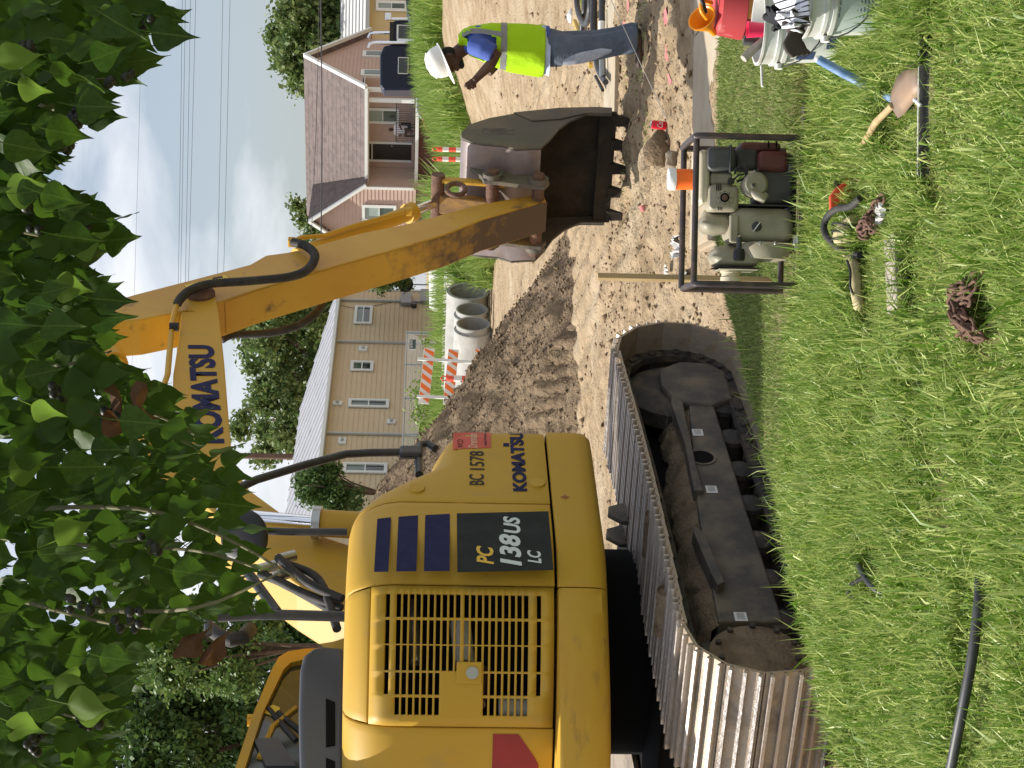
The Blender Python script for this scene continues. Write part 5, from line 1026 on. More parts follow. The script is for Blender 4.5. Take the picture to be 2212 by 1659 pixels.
# ears, pins and linkage
pA = XC(1263, 1163, -.3); pB = XC(1274, 1064, -.3); top = poly([(1290, 1120), (1300, 1040)], -.2)
for y in (-.31, .27):
    MB().slab([(pA[0]-.09, pA[1]-.05), (pA[0]-.08, pA[1]+.06), (pB[0]-.09, pB[1]-.05), (pB[0]-.07, pB[1]+.08), (pB[0]+.03, pB[1]+.10), (bo_[4][0]+.01, bo_[4][1]), (bo_[2][0]+.01, bo_[2][1]), (bo_[0][0]+.01, bo_[0][1]), (pA[0]+.02, pA[1]-.10)], y, y+.04).build('ear', 'bucket_side', bucket, bevel=.006)
for p, ln in ((pA, .39), (pB, .38)): MB().lathe([(.001, ln), (.05, ln), (.055, ln-.02), (.055, -ln), (.001, -ln)], 20, Matrix.Translation((p[0], 0, p[1])) @ Matrix.Rotation(R_(90), 4, 'X')).build('bucket_pin', 'rust', bucket, 40); 
for p in (pA, pB):
    for y in (-.35, .31): MB().lathe([(.055, .04), (.088, .04), (.088, 0), (.055, 0)], 22, Matrix.Translation((p[0], y+.04, p[1])) @ Matrix.Rotation(R_(90), 4, 'X')).build('pin_boss', 'bucket_side', bucket, 40)
l0 = Vector((B1.x, 0, B1.z)); l1 = Vector((pB[0], 0, pB[1])); a0 = Vector((XC(1212, 1080, 0)[0], 0, XC(1212, 1080, 0)[1]))
def link(a, b, y, w, th, mat, nm): 
    dd = (b-a).normalized(); s = Vector((-dd.z, 0, dd.x))*w; MB().prism([a-s-dd*w+Vector((0, y, 0)), a+s-dd*w+Vector((0, y, 0)), b+s+dd*w+Vector((0, y, 0)), b-s+dd*w+Vector((0, y, 0))], [a-s-dd*w+Vector((0, y+th, 0)), a+s-dd*w+Vector((0, y+th, 0)), b+s+dd*w+Vector((0, y+th, 0)), b-s+dd*w+Vector((0, y+th, 0))]).build(nm, mat, EX, bevel=.012)
for y in (-.24, .20): link(l0, a0, y, .042, .04, 'yellow_dirty', 'side_link')
link(l0, Vector((pB[0], 0, pB[1])), -.09, .05, .18, 'yellow_worn', 'push_link'); MB().cyl(l0+Vector((0, -.27, 0)), l0+Vector((0, .27, 0)), .06, 16).build('link_pin', 'rust', EX, 40)
# shackle hanging on the link
sh = XF.p3(1250, 985, -.25); pts = [sh+Vector((.0, 0, .0))+Vector((.13*math.sin(a), 0, .08*math.cos(a))) for a in [R_(k) for k in range(0, 361, 20)]]; MB().tube(pts, .024, 8).build('lifting_shackle', 'rust', EX, 60)
# ---------------------------------------------------------------- boom foot, cylinders, rails
for y, (u, v) in ((-.30, (530, 683)), (.30, (393, 676))):
    c = XF.p3(u, v, y); b0 = Vector((c.x-.10, y, 1.5)); t1 = XF.p3(600, 450, y); d = (t1-c).normalized(); MB().cyl(b0, c, .085, 18).build('boom_cylinder', 'yellow', EX, 40); MB().lathe([(.09, 0), (.105, 0), (.105, .05), (.09, .05)], 20, Matrix.Translation(c-(c-b0).normalized()*.03) @ Vector((0, 0, 1)).rotation_difference((c-b0).normalized()).to_matrix().to_4x4()).build('gland', 'silver', EX, 40); MB().cyl(c, c+(c-b0).normalized()*.62+Vector((.03, 0, 0)), .042, 14).build('boom_rod', 'chrome', EX, 40)
for i, (a, b, c) in enumerate((((420, 560), (395, 620), (330, 735)), ((410, 590), (380, 650), (345, 738)), ((440, 620), (405, 690), (300, 728)), ((455, 600), (400, 665), (365, 740)))):
    MB().tube(spline([XF.p3(*p, -.34-.03*i) for p in (a, b, c)], 6), .026, 8).build('boom_hose', 'rubber', EX, 60)
for U, V in ((428, 558), (412, 590), (450, 600)): c = XF.p3(U, V, -.36); MB().cyl(c, c+Vector((.05, 0, -.10)), .034, 10).build('hose_fitting', 'silver', EX, 40)
rl = lambda nm, pts, rr=.022, y=-1.0: tubeU(nm, pts, rr, 'black_metal', EX, 10, y)
rl('handrail', [(690, 940), (700, 925), (698, 908), (684, 905), (682, 870), (681, 800), (678, 747), (655, 660), (623, 555), (600, 505)], .026, -.62); rl('rail_stub', [(684, 905), (660, 905), (634, 906)], .026, -.62); 
m = XF.p3(682, 888, -.64); MB().box(m, (.11, .05, .15)).build('rail_clamp', 'black_metal', EX, bevel=.02)
rl('guard_rail', [(510, 750), (510, 640), (512, 560), (530, 470), (534, 440)], .022, -.7); rl('guard_rail', [(534, 446), (420, 446), (290, 450)], .022, -.7); rl('guard_rail', [(327, 752), (330, 640), (332, 560), (325, 450)], .03, -.5); rl('guard_rail', [(335, 600), (410, 545), (440, 520)], .03, -.5)
c = XF.p3(498, 528, -.75); MB().ball(c, (.05, .16, .16), 16, 10, Matrix.Rotation(R_(35), 3, 'Z') @ Matrix.Rotation(R_(30), 3, 'Y')).build('mirror', 'black', EX, 40)
tubeU('air_hose', [(300, 540, .1), (282, 525, .05), (276, 500, .05), (285, 475, .05), (300, 455, .1)], .045, 'rubber', EX, 10)
# ------------------------------------------------------------------ worker
def loft(mb, rings, n=20):                       # rings: (cx, cy, cz, rx, ry)
    V = [(cx+rx*math.cos(k*2*math.pi/n), cy+ry*math.sin(k*2*math.pi/n), cz) for cx, cy, cz, rx, ry in rings for k in range(n)]; m = len(rings)
    mb.add(V, [(i*n+k, i*n+(k+1) % n, (i+1)*n+(k+1) % n, (i+1)*n+k) for i in range(m-1) for k in range(n)]+[tuple(range(n))[::-1], tuple(range((m-1)*n, m*n))]); return mb
def fuse(o, vox, it=6):
    r = o.modifiers.new('fuse', 'REMESH'); r.mode = 'VOXEL'; r.voxel_size = vox; r.use_smooth_shade = True
    s = o.modifiers.new('smooth', 'SMOOTH'); s.iterations = it; s.factor = .5; return o
def worker():
    g = GP(1555, 1387, -.2); zg = hz(g.x, g.y)+.025; f = Frame((g.x, g.y, zg+.01), 0)
    w = empty('person', (g.x, g.y, zg+.01), 'worker in white hard hat and lime safety vest standing with head bowed', 'person')
    P = lambda U, V, y=0: f.p3(U, V, y)
    px = lambda v: v/F*g.y
    yl, yr = -.09, .10                                                  # near (left) and far (right) side of the body
    b = MB()
    hd = P(1531, 966, -.01); b.ball(hd, (.088, .075, .115), 18, 14, Matrix.Rotation(R_(-24), 3, 'Y'))
    b.ball(P(1522, 984, -.01), (.06, .058, .075), 14, 10, Matrix.Rotation(R_(-30), 3, 'Y')); b.ball(P(1508.5, 976, -.01), (.026, .018, .022), 8, 6); b.ball(P(1510, 988, -.01), (.022, .03, .016), 8, 6); b.ball(P(1540, 972, -.085), (.02, .014, .034), 8, 8)
    b.tube([P(1540, 982, .0), P(1552, 998, .0), P(1565, 1012, .0)], [.062, .064, .075], 12)
    loft(b, [(*P(1566, 1010), .07, .13), (*P(1571, 1030), .11, .18), (*P(1564, 1070), .14, .17), (*P(1562, 1130), .14, .16), (*P(1562, 1185), .14, .16)])
    b.tube([P(1562, 1024, -.19), P(1552, 1050, -.23), P(1540, 1073, -.24), P(1520, 1060, -.23), P(1492, 1032, -.2), P(1484, 1024, -.2)], [.066, .06, .05, .047, .034, .03], 12)
    b.tube([P(1572, 1024, .19), P(1560, 1060, .23), P(1530, 1082, .2), P(1500, 1056, .12)], [.066, .055, .045, .032], 12)
    b.ball(P(1480, 1020, -.195), (.042, .022, .036), 12, 8, Matrix.Rotation(R_(40), 3, 'Y'))
    for i, (u, v, l) in enumerate(((1466, 1011, .0), (1464, 1016, .012), (1466, 1022, .02), (1470, 1027, .03))): b.tube([P(1478, 1017+i*3, -.20+l*.6), P((u+1476)/2, v-3+i, -.205+l), P(u, v, -.19+l)], [.012, .0105, .009], 8)
    b.tube([P(1484, 1016, -.19), P(1478, 1006, -.2), P(1470, 1004, -.19)], [.013, .011, .009], 8)
    for y, du in ((yl, 0), (yr, 9)): b.tube([P(1560+du, 1180, y), P(1556+du, 1270, y), P(1566+du, 1345, y), P(1574+du, 1378, y)], [.09, .075, .055, .045], 10)
    def own(o): o.parent = w; return o
    own(fuse(b.build('body', 'skin', None, 60), .0065, 2))
    # hair and beard
    h = MB(); h.ball(P(1539, 969, -.01), (.078, .077, .082), 14, 10); h.ball(P(1521, 994, -.01), (.047, .054, .034), 12, 8, Matrix.Rotation(R_(-30), 3, 'Y')); own(h.build('hair', 'hair', None, 60))
    # blue shirt
    s = MB(); loft(s, [(*P(1562, 1002), .075, .10), (*P(1567, 1010), .10, .16), (*P(1572, 1028), .125, .205), (*P(1566, 1070), .155, .19), (*P(1563, 1130), .16, .18), (*P(1562, 1186), .165, .18)])
    s.tube([P(1562, 1020, -.17), P(1553, 1046, -.24), P(1543, 1066, -.245)], [.085, .088, .082], 14); s.tube([P(1574, 1020, .17), P(1562, 1052, .24), P(1548, 1068, .235)], [.085, .085, .08], 14); own(fuse(s.build('shirt', 'shirt_blue', None, 60), .012, 4))
    s = MB(); loft(s, [(*P(1556, 1150), .19, .19), (*P(1552, 1176), .21, .195), (*P(1544, 1186), .2, .19)]); own(s.build('shirt_tail', 'shirt_white', None, 60))
    # vest: an open shell with arm holes, short side folds
    n = 40; R1 = [(1571, 990, 14, .10), (1576, 1001, 20, .165), (1570, 1016, 31, .215), (1567, 1035, 36, .225), (1563, 1060, 45, .22), (1557, 1100, 51, .215), (1553, 1140, 54, .215), (1550, 1165, 56, .215), (1549, 1175, 55, .213)]; V = []
    rings = []
    for t in range(33):
        q = t/32*(len(R1)-1); i = min(int(q), len(R1)-2); r = [lerp(a, c, q-i) for a, c in zip(R1[i], R1[i+1])]; rings.append(r)
    for j, (U, v, hw, ry) in enumerate(rings):
        c = P(U, v)
        for k in range(n):
            a = k*2*math.pi/n; fold = 1+.035*math.sin(5*a+j*.22)*min(1, j/12)+.022*math.sin(9*a-j*.3)*min(1, j/14)+.012*math.sin(14*a+j*.55); V.append((c.x+px(hw)*math.cos(a)*fold, c.y+ry*math.sin(a)*fold, c.z))
    def hole(j, k):
        a = (k+.5)*2*math.pi/n; near = math.sin(a) < -.55 or math.sin(a) > .55
        return near and 2 < j < 17 and abs(math.cos(a)-.02) < .52*math.sin(math.pi*(j-2)/15)**.6
    fs = [(j*n+k, j*n+(k+1) % n, (j+1)*n+(k+1) % n, (j+1)*n+k) for j in range(len(rings)-1) for k in range(n) if not hole(j, k)]
    v = MB().add(V, fs).build('vest', 'vest', None, 70); sd_ = v.modifiers.new('s', 'SOLIDIFY'); sd_.thickness = .008; own(v)
    def band(nm, V0, V1):
        Q = []
        for vv in (V0, V1):
            for k in range(n):
                a = k*2*math.pi/n; i = min(range(len(rings)), key=lambda q: abs(rings[q][1]-vv)); U, v_, hw, ry = rings[i]; c = P(U, vv); fold = 1+.035*math.sin(5*a+i*.22)*min(1, i/12)+.015*math.sin(9*a-i*.3)*min(1, i/14); Q.append((c.x+(px(hw)+.004)*math.cos(a)*fold, c.y+(ry+.004)*math.sin(a)*fold, c.z))
        own(MB().add(Q, [(k, (k+1) % n, n+(k+1) % n, n+k) for k in range(n)]).build(nm, 'vest_tape', None, 60))
    band('reflective_tape', 1080, 1093)
    # tape over the near shoulder
    Q = []
    for U, vv, y in ((1584, 998, -.15), (1592, 1016, -.185), (1592, 1040, -.205), (1588, 1064, -.215), (1585, 1085, -.222)): c = P(U, vv, y); Q += [c+Vector((-.022, -.003, 0)), c+Vector((.022, .004, 0))]
    own(MB().add(Q, [(2*i, 2*i+2, 2*i+3, 2*i+1) for i in range(4)]).build('shoulder_tape', 'vest_tape', None, 60))
    # jeans
    j = MB(); loft(j, [(*P(1559, 1166, 0), .165, .185), (*P(1556, 1190, 0), .165, .19), (*P(1553, 1215, 0), .15, .19)])
    for y, du, k in ((yl, 0, 1), (yr, 10, .98)):
        loft(j, [(*P(1552+du*.3, 1195, y), .145, .115), (*P(1552+du, 1240, y), .125, .105), (*P(1556+du, 1285, y), .115, .095), (*P(1564+du, 1325, y), .11*k, .09), (*P(1570+du, 1350, y), .115*k, .09), (*P(1572+du, 1366, y), .12*k, .095), (*P(1573+du, 1377, y), .105, .085)])
    own(fuse(j.build('jeans', 'denim', None, 60), .013, 4))
    Q = MB(); 
    pts = [(1524, 1216, -.19), (1530, 1240, -.195), (1535, 1262, -.192), (1543, 1290, -.188), (1550, 1322, -.186)]
    patchV = []
    for i, (U, vv, y) in enumerate(pts): c = P(U, vv, y+.003); hw = (.02, .045, .055, .05, .012)[i]; patchV += [c+Vector((-hw*.8, .035, 0)), c+Vector((-hw*.1, 0, 0)), c+Vector((hw, .006, 0))]
    own(MB().add(patchV, [(3*i+q, 3*i+3+q, 3*i+4+q, 3*i+1+q) for i in range(4) for q in range(2)]).build('pale_patch', 'denim_pale', None, 60))  # paler strip down the near leg
    # boots
    for y, du in ((yl, 0), (yr, 9)):
        t = MB(); t.tube([P(1576+du, 1362, y), P(1576+du, 1374, y)], [.055, .058], 12); t.ball(P(1570+du, 1376, y), (.085, .048, .05), 14, 8); t.ball(P(1538+du, 1380, y), (.11, .05, .036), 14, 8); o = fuse(t.build('boot', 'boot', None, 60), .011, 3); own(o)
        c = P(1545+du, 1386, y); ol = [(math.cos(a)*.165*(1 if math.cos(a) < 0 else .95), math.sin(a)*(.052 if math.cos(a) < 0 else .042)) for a in [k*2*math.pi/24 for k in range(24)]]
        own(MB().prism([(c.x+a, c.y+q, -.004) for a, q in ol], [(c.x+a, c.y+q, .032) for a, q in ol]).build('sole', 'sole', None, 30))
    # hard hat
    c = P(1528, 957, -.01); Mh = Matrix.Translation(c) @ Matrix.Rotation(R_(-25), 4, 'Y'); pr = [(.122, 0), (.121, .03), (.115, .07), (.10, .10), (.075, .125), (.04, .138), (.001, .142)]
    ht = MB().lathe(pr, 32, Mh @ Matrix.Diagonal((1.15, 1, 1, 1)), False); n = 40; V = []
    for k in range(n):
        a = k*2*math.pi/n; ex = .05 if math.cos(a) < -.2 else .016; e = .016+(.055*max(0, -math.cos(a))**1.5)
        for rr, zz in ((.118, .004), (.122+e, -.010), (.122+e, -.015), (.116, -.006)): V.append(Mh @ Vector((rr*1.15*math.cos(a), rr*math.sin(a), zz)))
    ht.add(V, [(4*k+i, 4*((k+1) % n)+i, 4*((k+1) % n)+(i+1) % 4, 4*k+(i+1) % 4) for k in range(n) for i in range(4)])
    ht = own(ht.build('hard_hat', 'hat', None, 40)); rid = MB().tube([Mh @ Vector((x*1.15, 0, z+.004)) for x, z in ((-.10, .098), (-.06, .128), (0, .140), (.06, .128), (.10, .098))], .012, 8); own(rid.build('hat_ridge', 'hat', None, 50))
worker()
# ------------------------------------------------------------------ water pump
def pump():
    KEEP.append((.78, 6.2*KY, .34, .23)); p = PX(1205, 1735, 6.08); f = Frame((p.x, 6.0*KY, .0), 0); t = empty('water_pump', (p.x, 6.0*KY, 0), 'cream engine-driven water pump in a black tube frame on the grass', 'pump')
    Z = lambda x, y: (1395.7-.215*y, 1453.8+.215*x)
    P = lambda x, y, d=0.0: f.p3(*Z(x, y), d)
    D = .44
    def hoop(y, nm):
        a = P(235, y, 0); top = a.z; x0 = a.x; r = .05
        pts = [(x0, 0, .03), (x0, 0, top-r), (x0, .015, top-.012), (x0, r, top), (x0, D-r, top), (x0, D-.015, top-.012), (x0, D, top-r), (x0, D, .03)]; MB().tube(spline(pts, 4), .0145, 10).build(nm, 'frame_tube', t, 60); return x0, top
    xr_, zt_ = hoop(135, 'frame_hoop'); xl_, _ = hoop(1625, 'frame_hoop')
    for y in (.03, D-.03): MB().tube([(xr_, y, zt_-.006), (xl_, y, zt_-.006)], .0135, 10).build('top_rail', 'frame_tube', t, 60)
    for y in (.0, D): MB().tube([(xr_, y, .04), (xl_, y, .04)], .0135, 8).build('base_rail', 'frame_tube', t, 60)
    MB().box(((xr_+xl_)/2+.03, D/2, .05), (.40, .20, .02)).build('mount_plate', 'engine', t, bevel=.004)
    def blk(nm, x0, x1, y0, y1, d0, d1, mat, bev=.02, par=None, sm=None):
        a = P(x1, y1, d0); b = P(x0, y0, d0); return MB().box(((a.x+b.x)/2, (d0+d1)/2, (a.z+b.z)/2), (b.x-a.x, d1-d0, b.z-a.z)).build(nm, mat, par or t, sm or 35, bev)
    blk('fuel_tank', 262, 372, 268, 820, .05, .28, 'pump_tank', .035); a = P(262, 548, .16); MB().lathe([(.001, 0), (.045, 0), (.045, .014), (.001, .018)], 20, Matrix.Translation((a.x, .16, a.z-.006))).build('fuel_cap', 'black_metal', t, 40)
    af = blk('air_cleaner', 350, 640, 232, 500, .02, .2, 'filter', .03); blk('cleaner_seam', 574, 586, 226, 506, .012, .2, 'filter', .003, af)
    blk('carburettor', 640, 860, 240, 480, .08, .22, 'engine', .02); blk('crankcase', 850, 1215, 300, 830, .08, .26, 'engine', .02); blk('red_shroud', 860, 1165, 285, 500, .05, .12, 'pump_red', .02); m = blk('muffler_guard', 690, 1085, 195, 300, .08, .26, 'pump_red', .015)
    for i in range(6): a = P(960+(i % 2)*80, 205+(i//2)*22, .074); MB().box((a.x, .076, a.z), (.012, .004, .006)).build('guard_slot', 'void', m)
    blk('side_cover', 380, 600, 500, 640, .06, .12, 'pump_cream', .012); blk('rear_plate', 600, 1180, 820, 850, .06, .3, 'engine', .006)
    def disc(nm, x, y, r, d, th, mat, prof=None, par=None, n=28):
        a = P(x, y, d); rr = r*.215/F*6.05*KY; return MB().lathe(prof or [(.001, th), (rr*.8, th), (rr, th*.6), (rr, -.06), (.001, -.06)], n, Matrix.Translation((a.x, d, a.z)) @ Matrix.Rotation(R_(90), 4, 'X')).build(nm, mat, par or t, 40)
    eh = blk('exhaust_cover', 360, 668, 615, 905, .02, .16, 'pump_cream', .03); disc('cover_ring', 520, 762, 86, .018, .006, 'pump_cream', par=eh); disc('exhaust_port', 520, 760, 46, .008, .006, 'void', par=eh); disc('port_rim', 520, 760, 30, .0, .004, 'rust', par=eh)
    for i in range(8): q = i*math.pi/4; disc('bolt', 520+66*math.cos(q), 762+66*math.sin(q), 6, .010, .004, 'engine', par=eh, n=8)
    for i in range(3): a = P(440+i*20, 655, .018); MB().box((a.x, .018, a.z), (.03, .004, .004)).build('vent_slot', 'void', eh)
    for i in range(3): a = P(455+i*18, 872, .018); MB().box((a.x, .018, a.z), (.012, .004, .004)).build('vent_slot', 'void', eh)
    rc = disc('recoil_starter', 822, 632, 126, .0, .03, 'pump_cream'); disc('starter_hub', 808, 636, 32, -.031, .004, 'pump_cream', par=rc); disc('starter_centre', 808, 636, 20, -.036, .004, 'engine', par=rc); a = P(880, 750, .0); MB().tube([P(790, 700, -.02), P(840, 740, -.035), P(900, 770, -.03), P(940, 730, -.02)], [.012, .02, .022, .012], 8).build('starter_grip', 'pump_cream', rc, 50)
    MB().tube(spline([P(620, 520, .02), P(640, 470, .0), P(700, 450, .0), P(745, 480, .0), P(720, 560, .02), P(640, 600, .02)], 5), .005, 6).build('throttle_cable', 'black', t); MB().tube(spline([P(600, 600, .02), P(650, 540, -.005), P(720, 520, -.005), P(770, 450, .01)], 5), .004, 6).build('fuel_line', 'black', t); blk('throttle_lever', 560, 620, 560, 620, .0, .03, 'black', .005)
    # pump casing
    cs = blk('pump_casing', 575, 1225, 850, 1215, .03, .30, 'pump_cream', .05); disc('drain_badge', 842, 1052, 50, .026, .003, 'black_metal', par=cs); a = P(842, 1052, .020); MB().box((a.x, .0205, a.z), (.004, .002, .05), Matrix.Rotation(R_(-55), 3, 'Y')).build('badge_slash', 'white', cs); blk('casing_rib', 575, 655, 930, 1210, .015, .04, 'pump_cream', .006, cs)
    a = P(412, 1000, .16); pt = MB().lathe([(.055, -.06), (.06, -.03), (.062, .0), (.055, .025), (.035, .04), (.001, .042)], 24, Matrix.Translation((a.x, .16, a.z+.012))).build('priming_cap', 'pump_cream', t, 40); blk('discharge_neck', 300, 600, 905, 1110, .06, .26, 'pump_cream', .045)
    fl = blk('casing_flange', 600, 1220, 1205, 1222, .02, .31, 'pump_cream', .006)
    for x in (880, 1030): blk('flange_bolt', x-12, x+12, 1195, 1235, .0, .025, 'silver', .004, fl)
    a = P(905, 1222, .16); rr = .215*310/F*6.05*KY; MB().lathe([(rr, 0), (rr*.98, .03), (rr*.8, .07), (rr*.45, .078), (.001, .08)], 32, Matrix.Translation((a.x, .165, a.z)) @ Matrix.Rotation(R_(-90), 4, 'Y')).build('volute_cover', 'pump_cream', t, 40)
    MB().cyl(P(665, 1160, -.005), P(665, 1285, -.005), .012, 8).build('cover_stud', 'black_metal', t, 40); a = P(665, 1335, -.005); MB().lathe([(.001, -.025), (.022, -.025), (.026, -.01), (.026, .018), (.018, .026), (.001, .026)], 10, Matrix.Translation(a) @ Matrix.Rotation(R_(-90), 4, 'Y')).build('hand_nut', 'black', t, 40); MB().cyl(P(1250, 1140, -.005), P(1250, 1290, -.005), .014, 8).build('lower_stud', 'silver', t, 40); blk('lower_bracket', 1215, 1290, 1130, 1240, .0, .05, 'silver', .006)
    el = [P(640, 1290, .2), P(600, 1310, .2), P(570, 1360, .2), P(590, 1420, .2), P(585, 1455, .2)]; MB().tube(spline([P(760, 1230, .2), P(640, 1290, .2), P(580, 1380, .2), P(580, 1452, .2)], 6), .05, 20).build('inlet_elbow', 'pump_cream', t, 50)
    blk('inlet_body', 412, 900, 1235, 1455, .08, .29, 'pump_cream', .06); blk('gasket', 430, 900, 1454, 1462, .085, .285, 'black', .004); blk('inlet_flange', 470, 860, 1466, 1490, .1, .29, 'pump_cream', .01); a = P(580, 1490, .19); MB().lathe([(.046, 0), (.046, .012), (.04, .014), (.04, .03), (.045, .032), (.045, .06), (.001, .062)], 24, Matrix.Translation(a) @ Matrix.Rotation(R_(-90), 4, 'Y')).build('hose_cap', 'pump_tank', t, 40)
    blk('oil_plug', 1165, 1235, 415, 520, .0, .03, 'engine', .006)
    # orange insulated cup standing on the fuel cap
    c = P(222, 580, .16); k = empty('insulated_cup', (c.x, f.o.y+.16, c.z), 'orange insulated drinking cup with white lid standing on the water pump', 'cup'); k.location = (f.o.x+c.x, f.o.y+.16, c.z-.004)
    h = .112; pf = [(.001, 0), (.043, 0)]
    for i in range(15): z = .004+i*.0058; pf += [(.0455, z), (.0455, z+.0028), (.0442, z+.0030), (.0442, z+.0056)]
    pf += [(.046, .093), (.001, .093)]; MB().lathe(pf, 28).build('cup_body', 'orange', k, 60); MB().lathe([(.001, .09), (.048, .09), (.05, .096), (.049, .116), (.044, .122), (.001, .122)], 28).build('lid', 'white', k, 40)
pump()
# ------------------------------------------------------------------ pails, tools and litter by the pump
def zp(x, y): return (1659-.2108*y, 1453.8+.2108*x)
def pails():
    def pail(U, V, d, label, nm='white_pail'):
        c = PX(U, V, d); h = c.z; e = empty(nm, (c.x, c.y, 0.0), label, 'pail'); KEEP.append((c.x, c.y, .17, .17))
        R0, R1 = .133, .15; H = h
        MB().lathe([(.001, .004), (R0, .004), (R1-.004, H*.70), (R1+.008, H*.70), (R1+.009, H*.745), (R1, H*.75), (R1, H*.79), (R1+.009, H*.795), (R1+.009, H*.835), (R1, H*.84), (R1+.002, H*.97), (R1+.008, H*.975), (R1+.008, H), (R1-.004, H), (R1-.006, H*.96), (R0-.006, .02), (.001, .02)], 40, None, False).build('bucket_body', 'pail', e, 40)
        for s in (1, -1): MB().cyl((s*(R1+.004), -.02, H*.76), (s*(R1+.024), -.02, H*.76), .016, 10).build('handle_boss', 'white', e, 40)
        pts = [(-(R1+.016), -.02, H*.76)]+[(-(R1+.016)*math.cos(R_(k)), -.03-.10*math.sin(R_(k)), H*.76-.16*math.sin(R_(k))) for k in range(10, 171, 16)]+[((R1+.016), -.02, H*.76)]; MB().tube(pts, .003, 6).build('wire_handle', 'black_metal', e, 60)
        return e, c, H
    e1, c1, H1 = pail(1604, 1637, 5.62, 'white plastic pail holding a pink cup and trowel, behind the striped cloth')
    e2, c2, H2 = pail(1672, 1738, 5.08, 'front white plastic pail with printed green label and clothes on top')
    # label on the front pail
    n = 12; V = []
    for i in range(n+1):
        a = R_(lerp(195, 345, i/n))
        for z, r in ((.06, .1375), (H2*.66, .1478)): V.append((r*math.cos(a), r*math.sin(a), z))
    lb = MB().add(V, [(2*i, 2*i+2, 2*i+3, 2*i+1) for i in range(n)]).build('label', 'label_green', e2, 40)
    for j in range(13):
        V = []
        for i in range(9):
            a = R_(lerp(225, 315, i/8))
            for dz in (0, .005): z = .075+j*.0125+dz; r = .139+(z-.06)*.047; V.append((r*math.cos(a), r*math.sin(a), z))
        MB().add(V, [(2*i, 2*i+2, 2*i+3, 2*i+1) for i in range(8)]).build('print_line', 'ink', lb)
    V = []
    for i in range(9):
        a = R_(lerp(200, 330, i/8))
        for z in (.012, .05): r = .1355+z*.05; V.append((r*math.cos(a), r*math.sin(a), z))
    MB().add(V, [(2*i, 2*i+2, 2*i+3, 2*i+1) for i in range(8)]).build('navy_band', 'ink_navy', e2, 40)
    def arc(e, a0, a1, z0, z1, mat, nm):
        V = []
        for i in range(7):
            a = R_(lerp(a0, a1, i/6))
            for z in (z0, z1): r = .1352+z*.0475; V.append((r*math.cos(a), r*math.sin(a), z))
        MB().add(V, [(2*i, 2*i+2, 2*i+3, 2*i+1) for i in range(6)]).build(nm, mat, e, 40)
    arc(e1, 196, 216, .13, .20, 'ink_navy', 'navy_mark'); arc(e1, 222, 245, .05, .09, 'ink_navy', 'navy_mark')
    # things in the rear pail
    p = PX(1594, 1655, 5.60); k = MB().lathe([(.001, 0), (.026, 0), (.033, .075), (.030, .075), (.024, .006), (.001, .006)], 24, None, False).build('pink_cup', 'hotpink', None, 40); k.location = (p.x, p.y, p.z); tag(k, 'bright pink plastic cup in the rear white pail', 'cup')
    q = empty('trowel', PX(1540, 1612, 5.6), 'worn wooden handled trowel leaning in the rear white pail', 'trowel'); a, b = PX(1532, 1606, 5.58), PX(1575, 1652, 5.6); MB().tube([a-q.location, a.lerp(b, .3)-q.location, b-q.location], [.016, .018, .014], 10).build('handle', 'wood_grey', q, 50); MB().box(b-q.location+Vector((.03, 0, -.06)), (.07, .006, .12)).build('blade', 'shovel', q)
    sp = MB().tube([PX(1572, 1606, 5.66), PX(1568, 1640, 5.66)], .02, 10).build('rubber_grip', 'filter', None, 50); tag(sp, 'dark rubber tool grip beside the pink cup', 'tool')
    # red tub behind
    c = PX(1662, 1552, 6.02); e = empty('red_tub', (c.x, c.y, 0), 'scuffed red plastic tub with tape, behind the white pails', 'tub'); H = c.z; R = .165
    MB().lathe([(.001, .004), (R*.88, .004), (R, H*.75), (R+.006, H*.76), (R+.004, H*.80), (R*.93, H), (R*.8, H*1.03), (.001, H*1.04)], 36, None, False).build('tub_body', 'red_tub', e, 40)
    for zz, a0, a1 in ((.68, 230, 262), (.55, 232, 250)):
        V = [];
        for i in range(5):
            a = R_(lerp(a0, a1, i/4))
            for z in (H*zz, H*zz+.035): r = R*.885+R*.12*z/(H*.75)+.002; V.append((r*math.cos(a), r*math.sin(a), z))
        MB().add(V, [(2*i, 2*i+2, 2*i+3, 2*i+1) for i in range(4)]).build('tape_strip', 'tape', e)
    # amber funnel on the tub
    c = PX(1616, 1520, 5.98); e = empty('amber_funnel', c, 'amber plastic funnel with handle lying on the red tub', 'funnel')
    MB().lathe([(.014, -.10), (.018, -.06), (.05, -.01), (.062, .01), (.064, .018), (.058, .018), (.045, -.005), (.012, -.05), (.01, -.1)], 28, Matrix.Rotation(R_(50), 4, 'X') @ Matrix.Rotation(R_(25), 4, 'Y'), False).build('cone', 'amber', e, 40); MB().tube(spline([(.0, -.03, -.01), (.03, -.06, .02), (.07, -.05, .01), (.07, -.01, -.03)], 5), .01, 8).build('handle', 'amber', e, 50); MB().tube(spline([(.02, -.05, .0), (.07, -.07, .02), (.12, -.06, .05), (.16, -.05, .06)], 4), .009, 8).build('hook', 'black', e, 50)
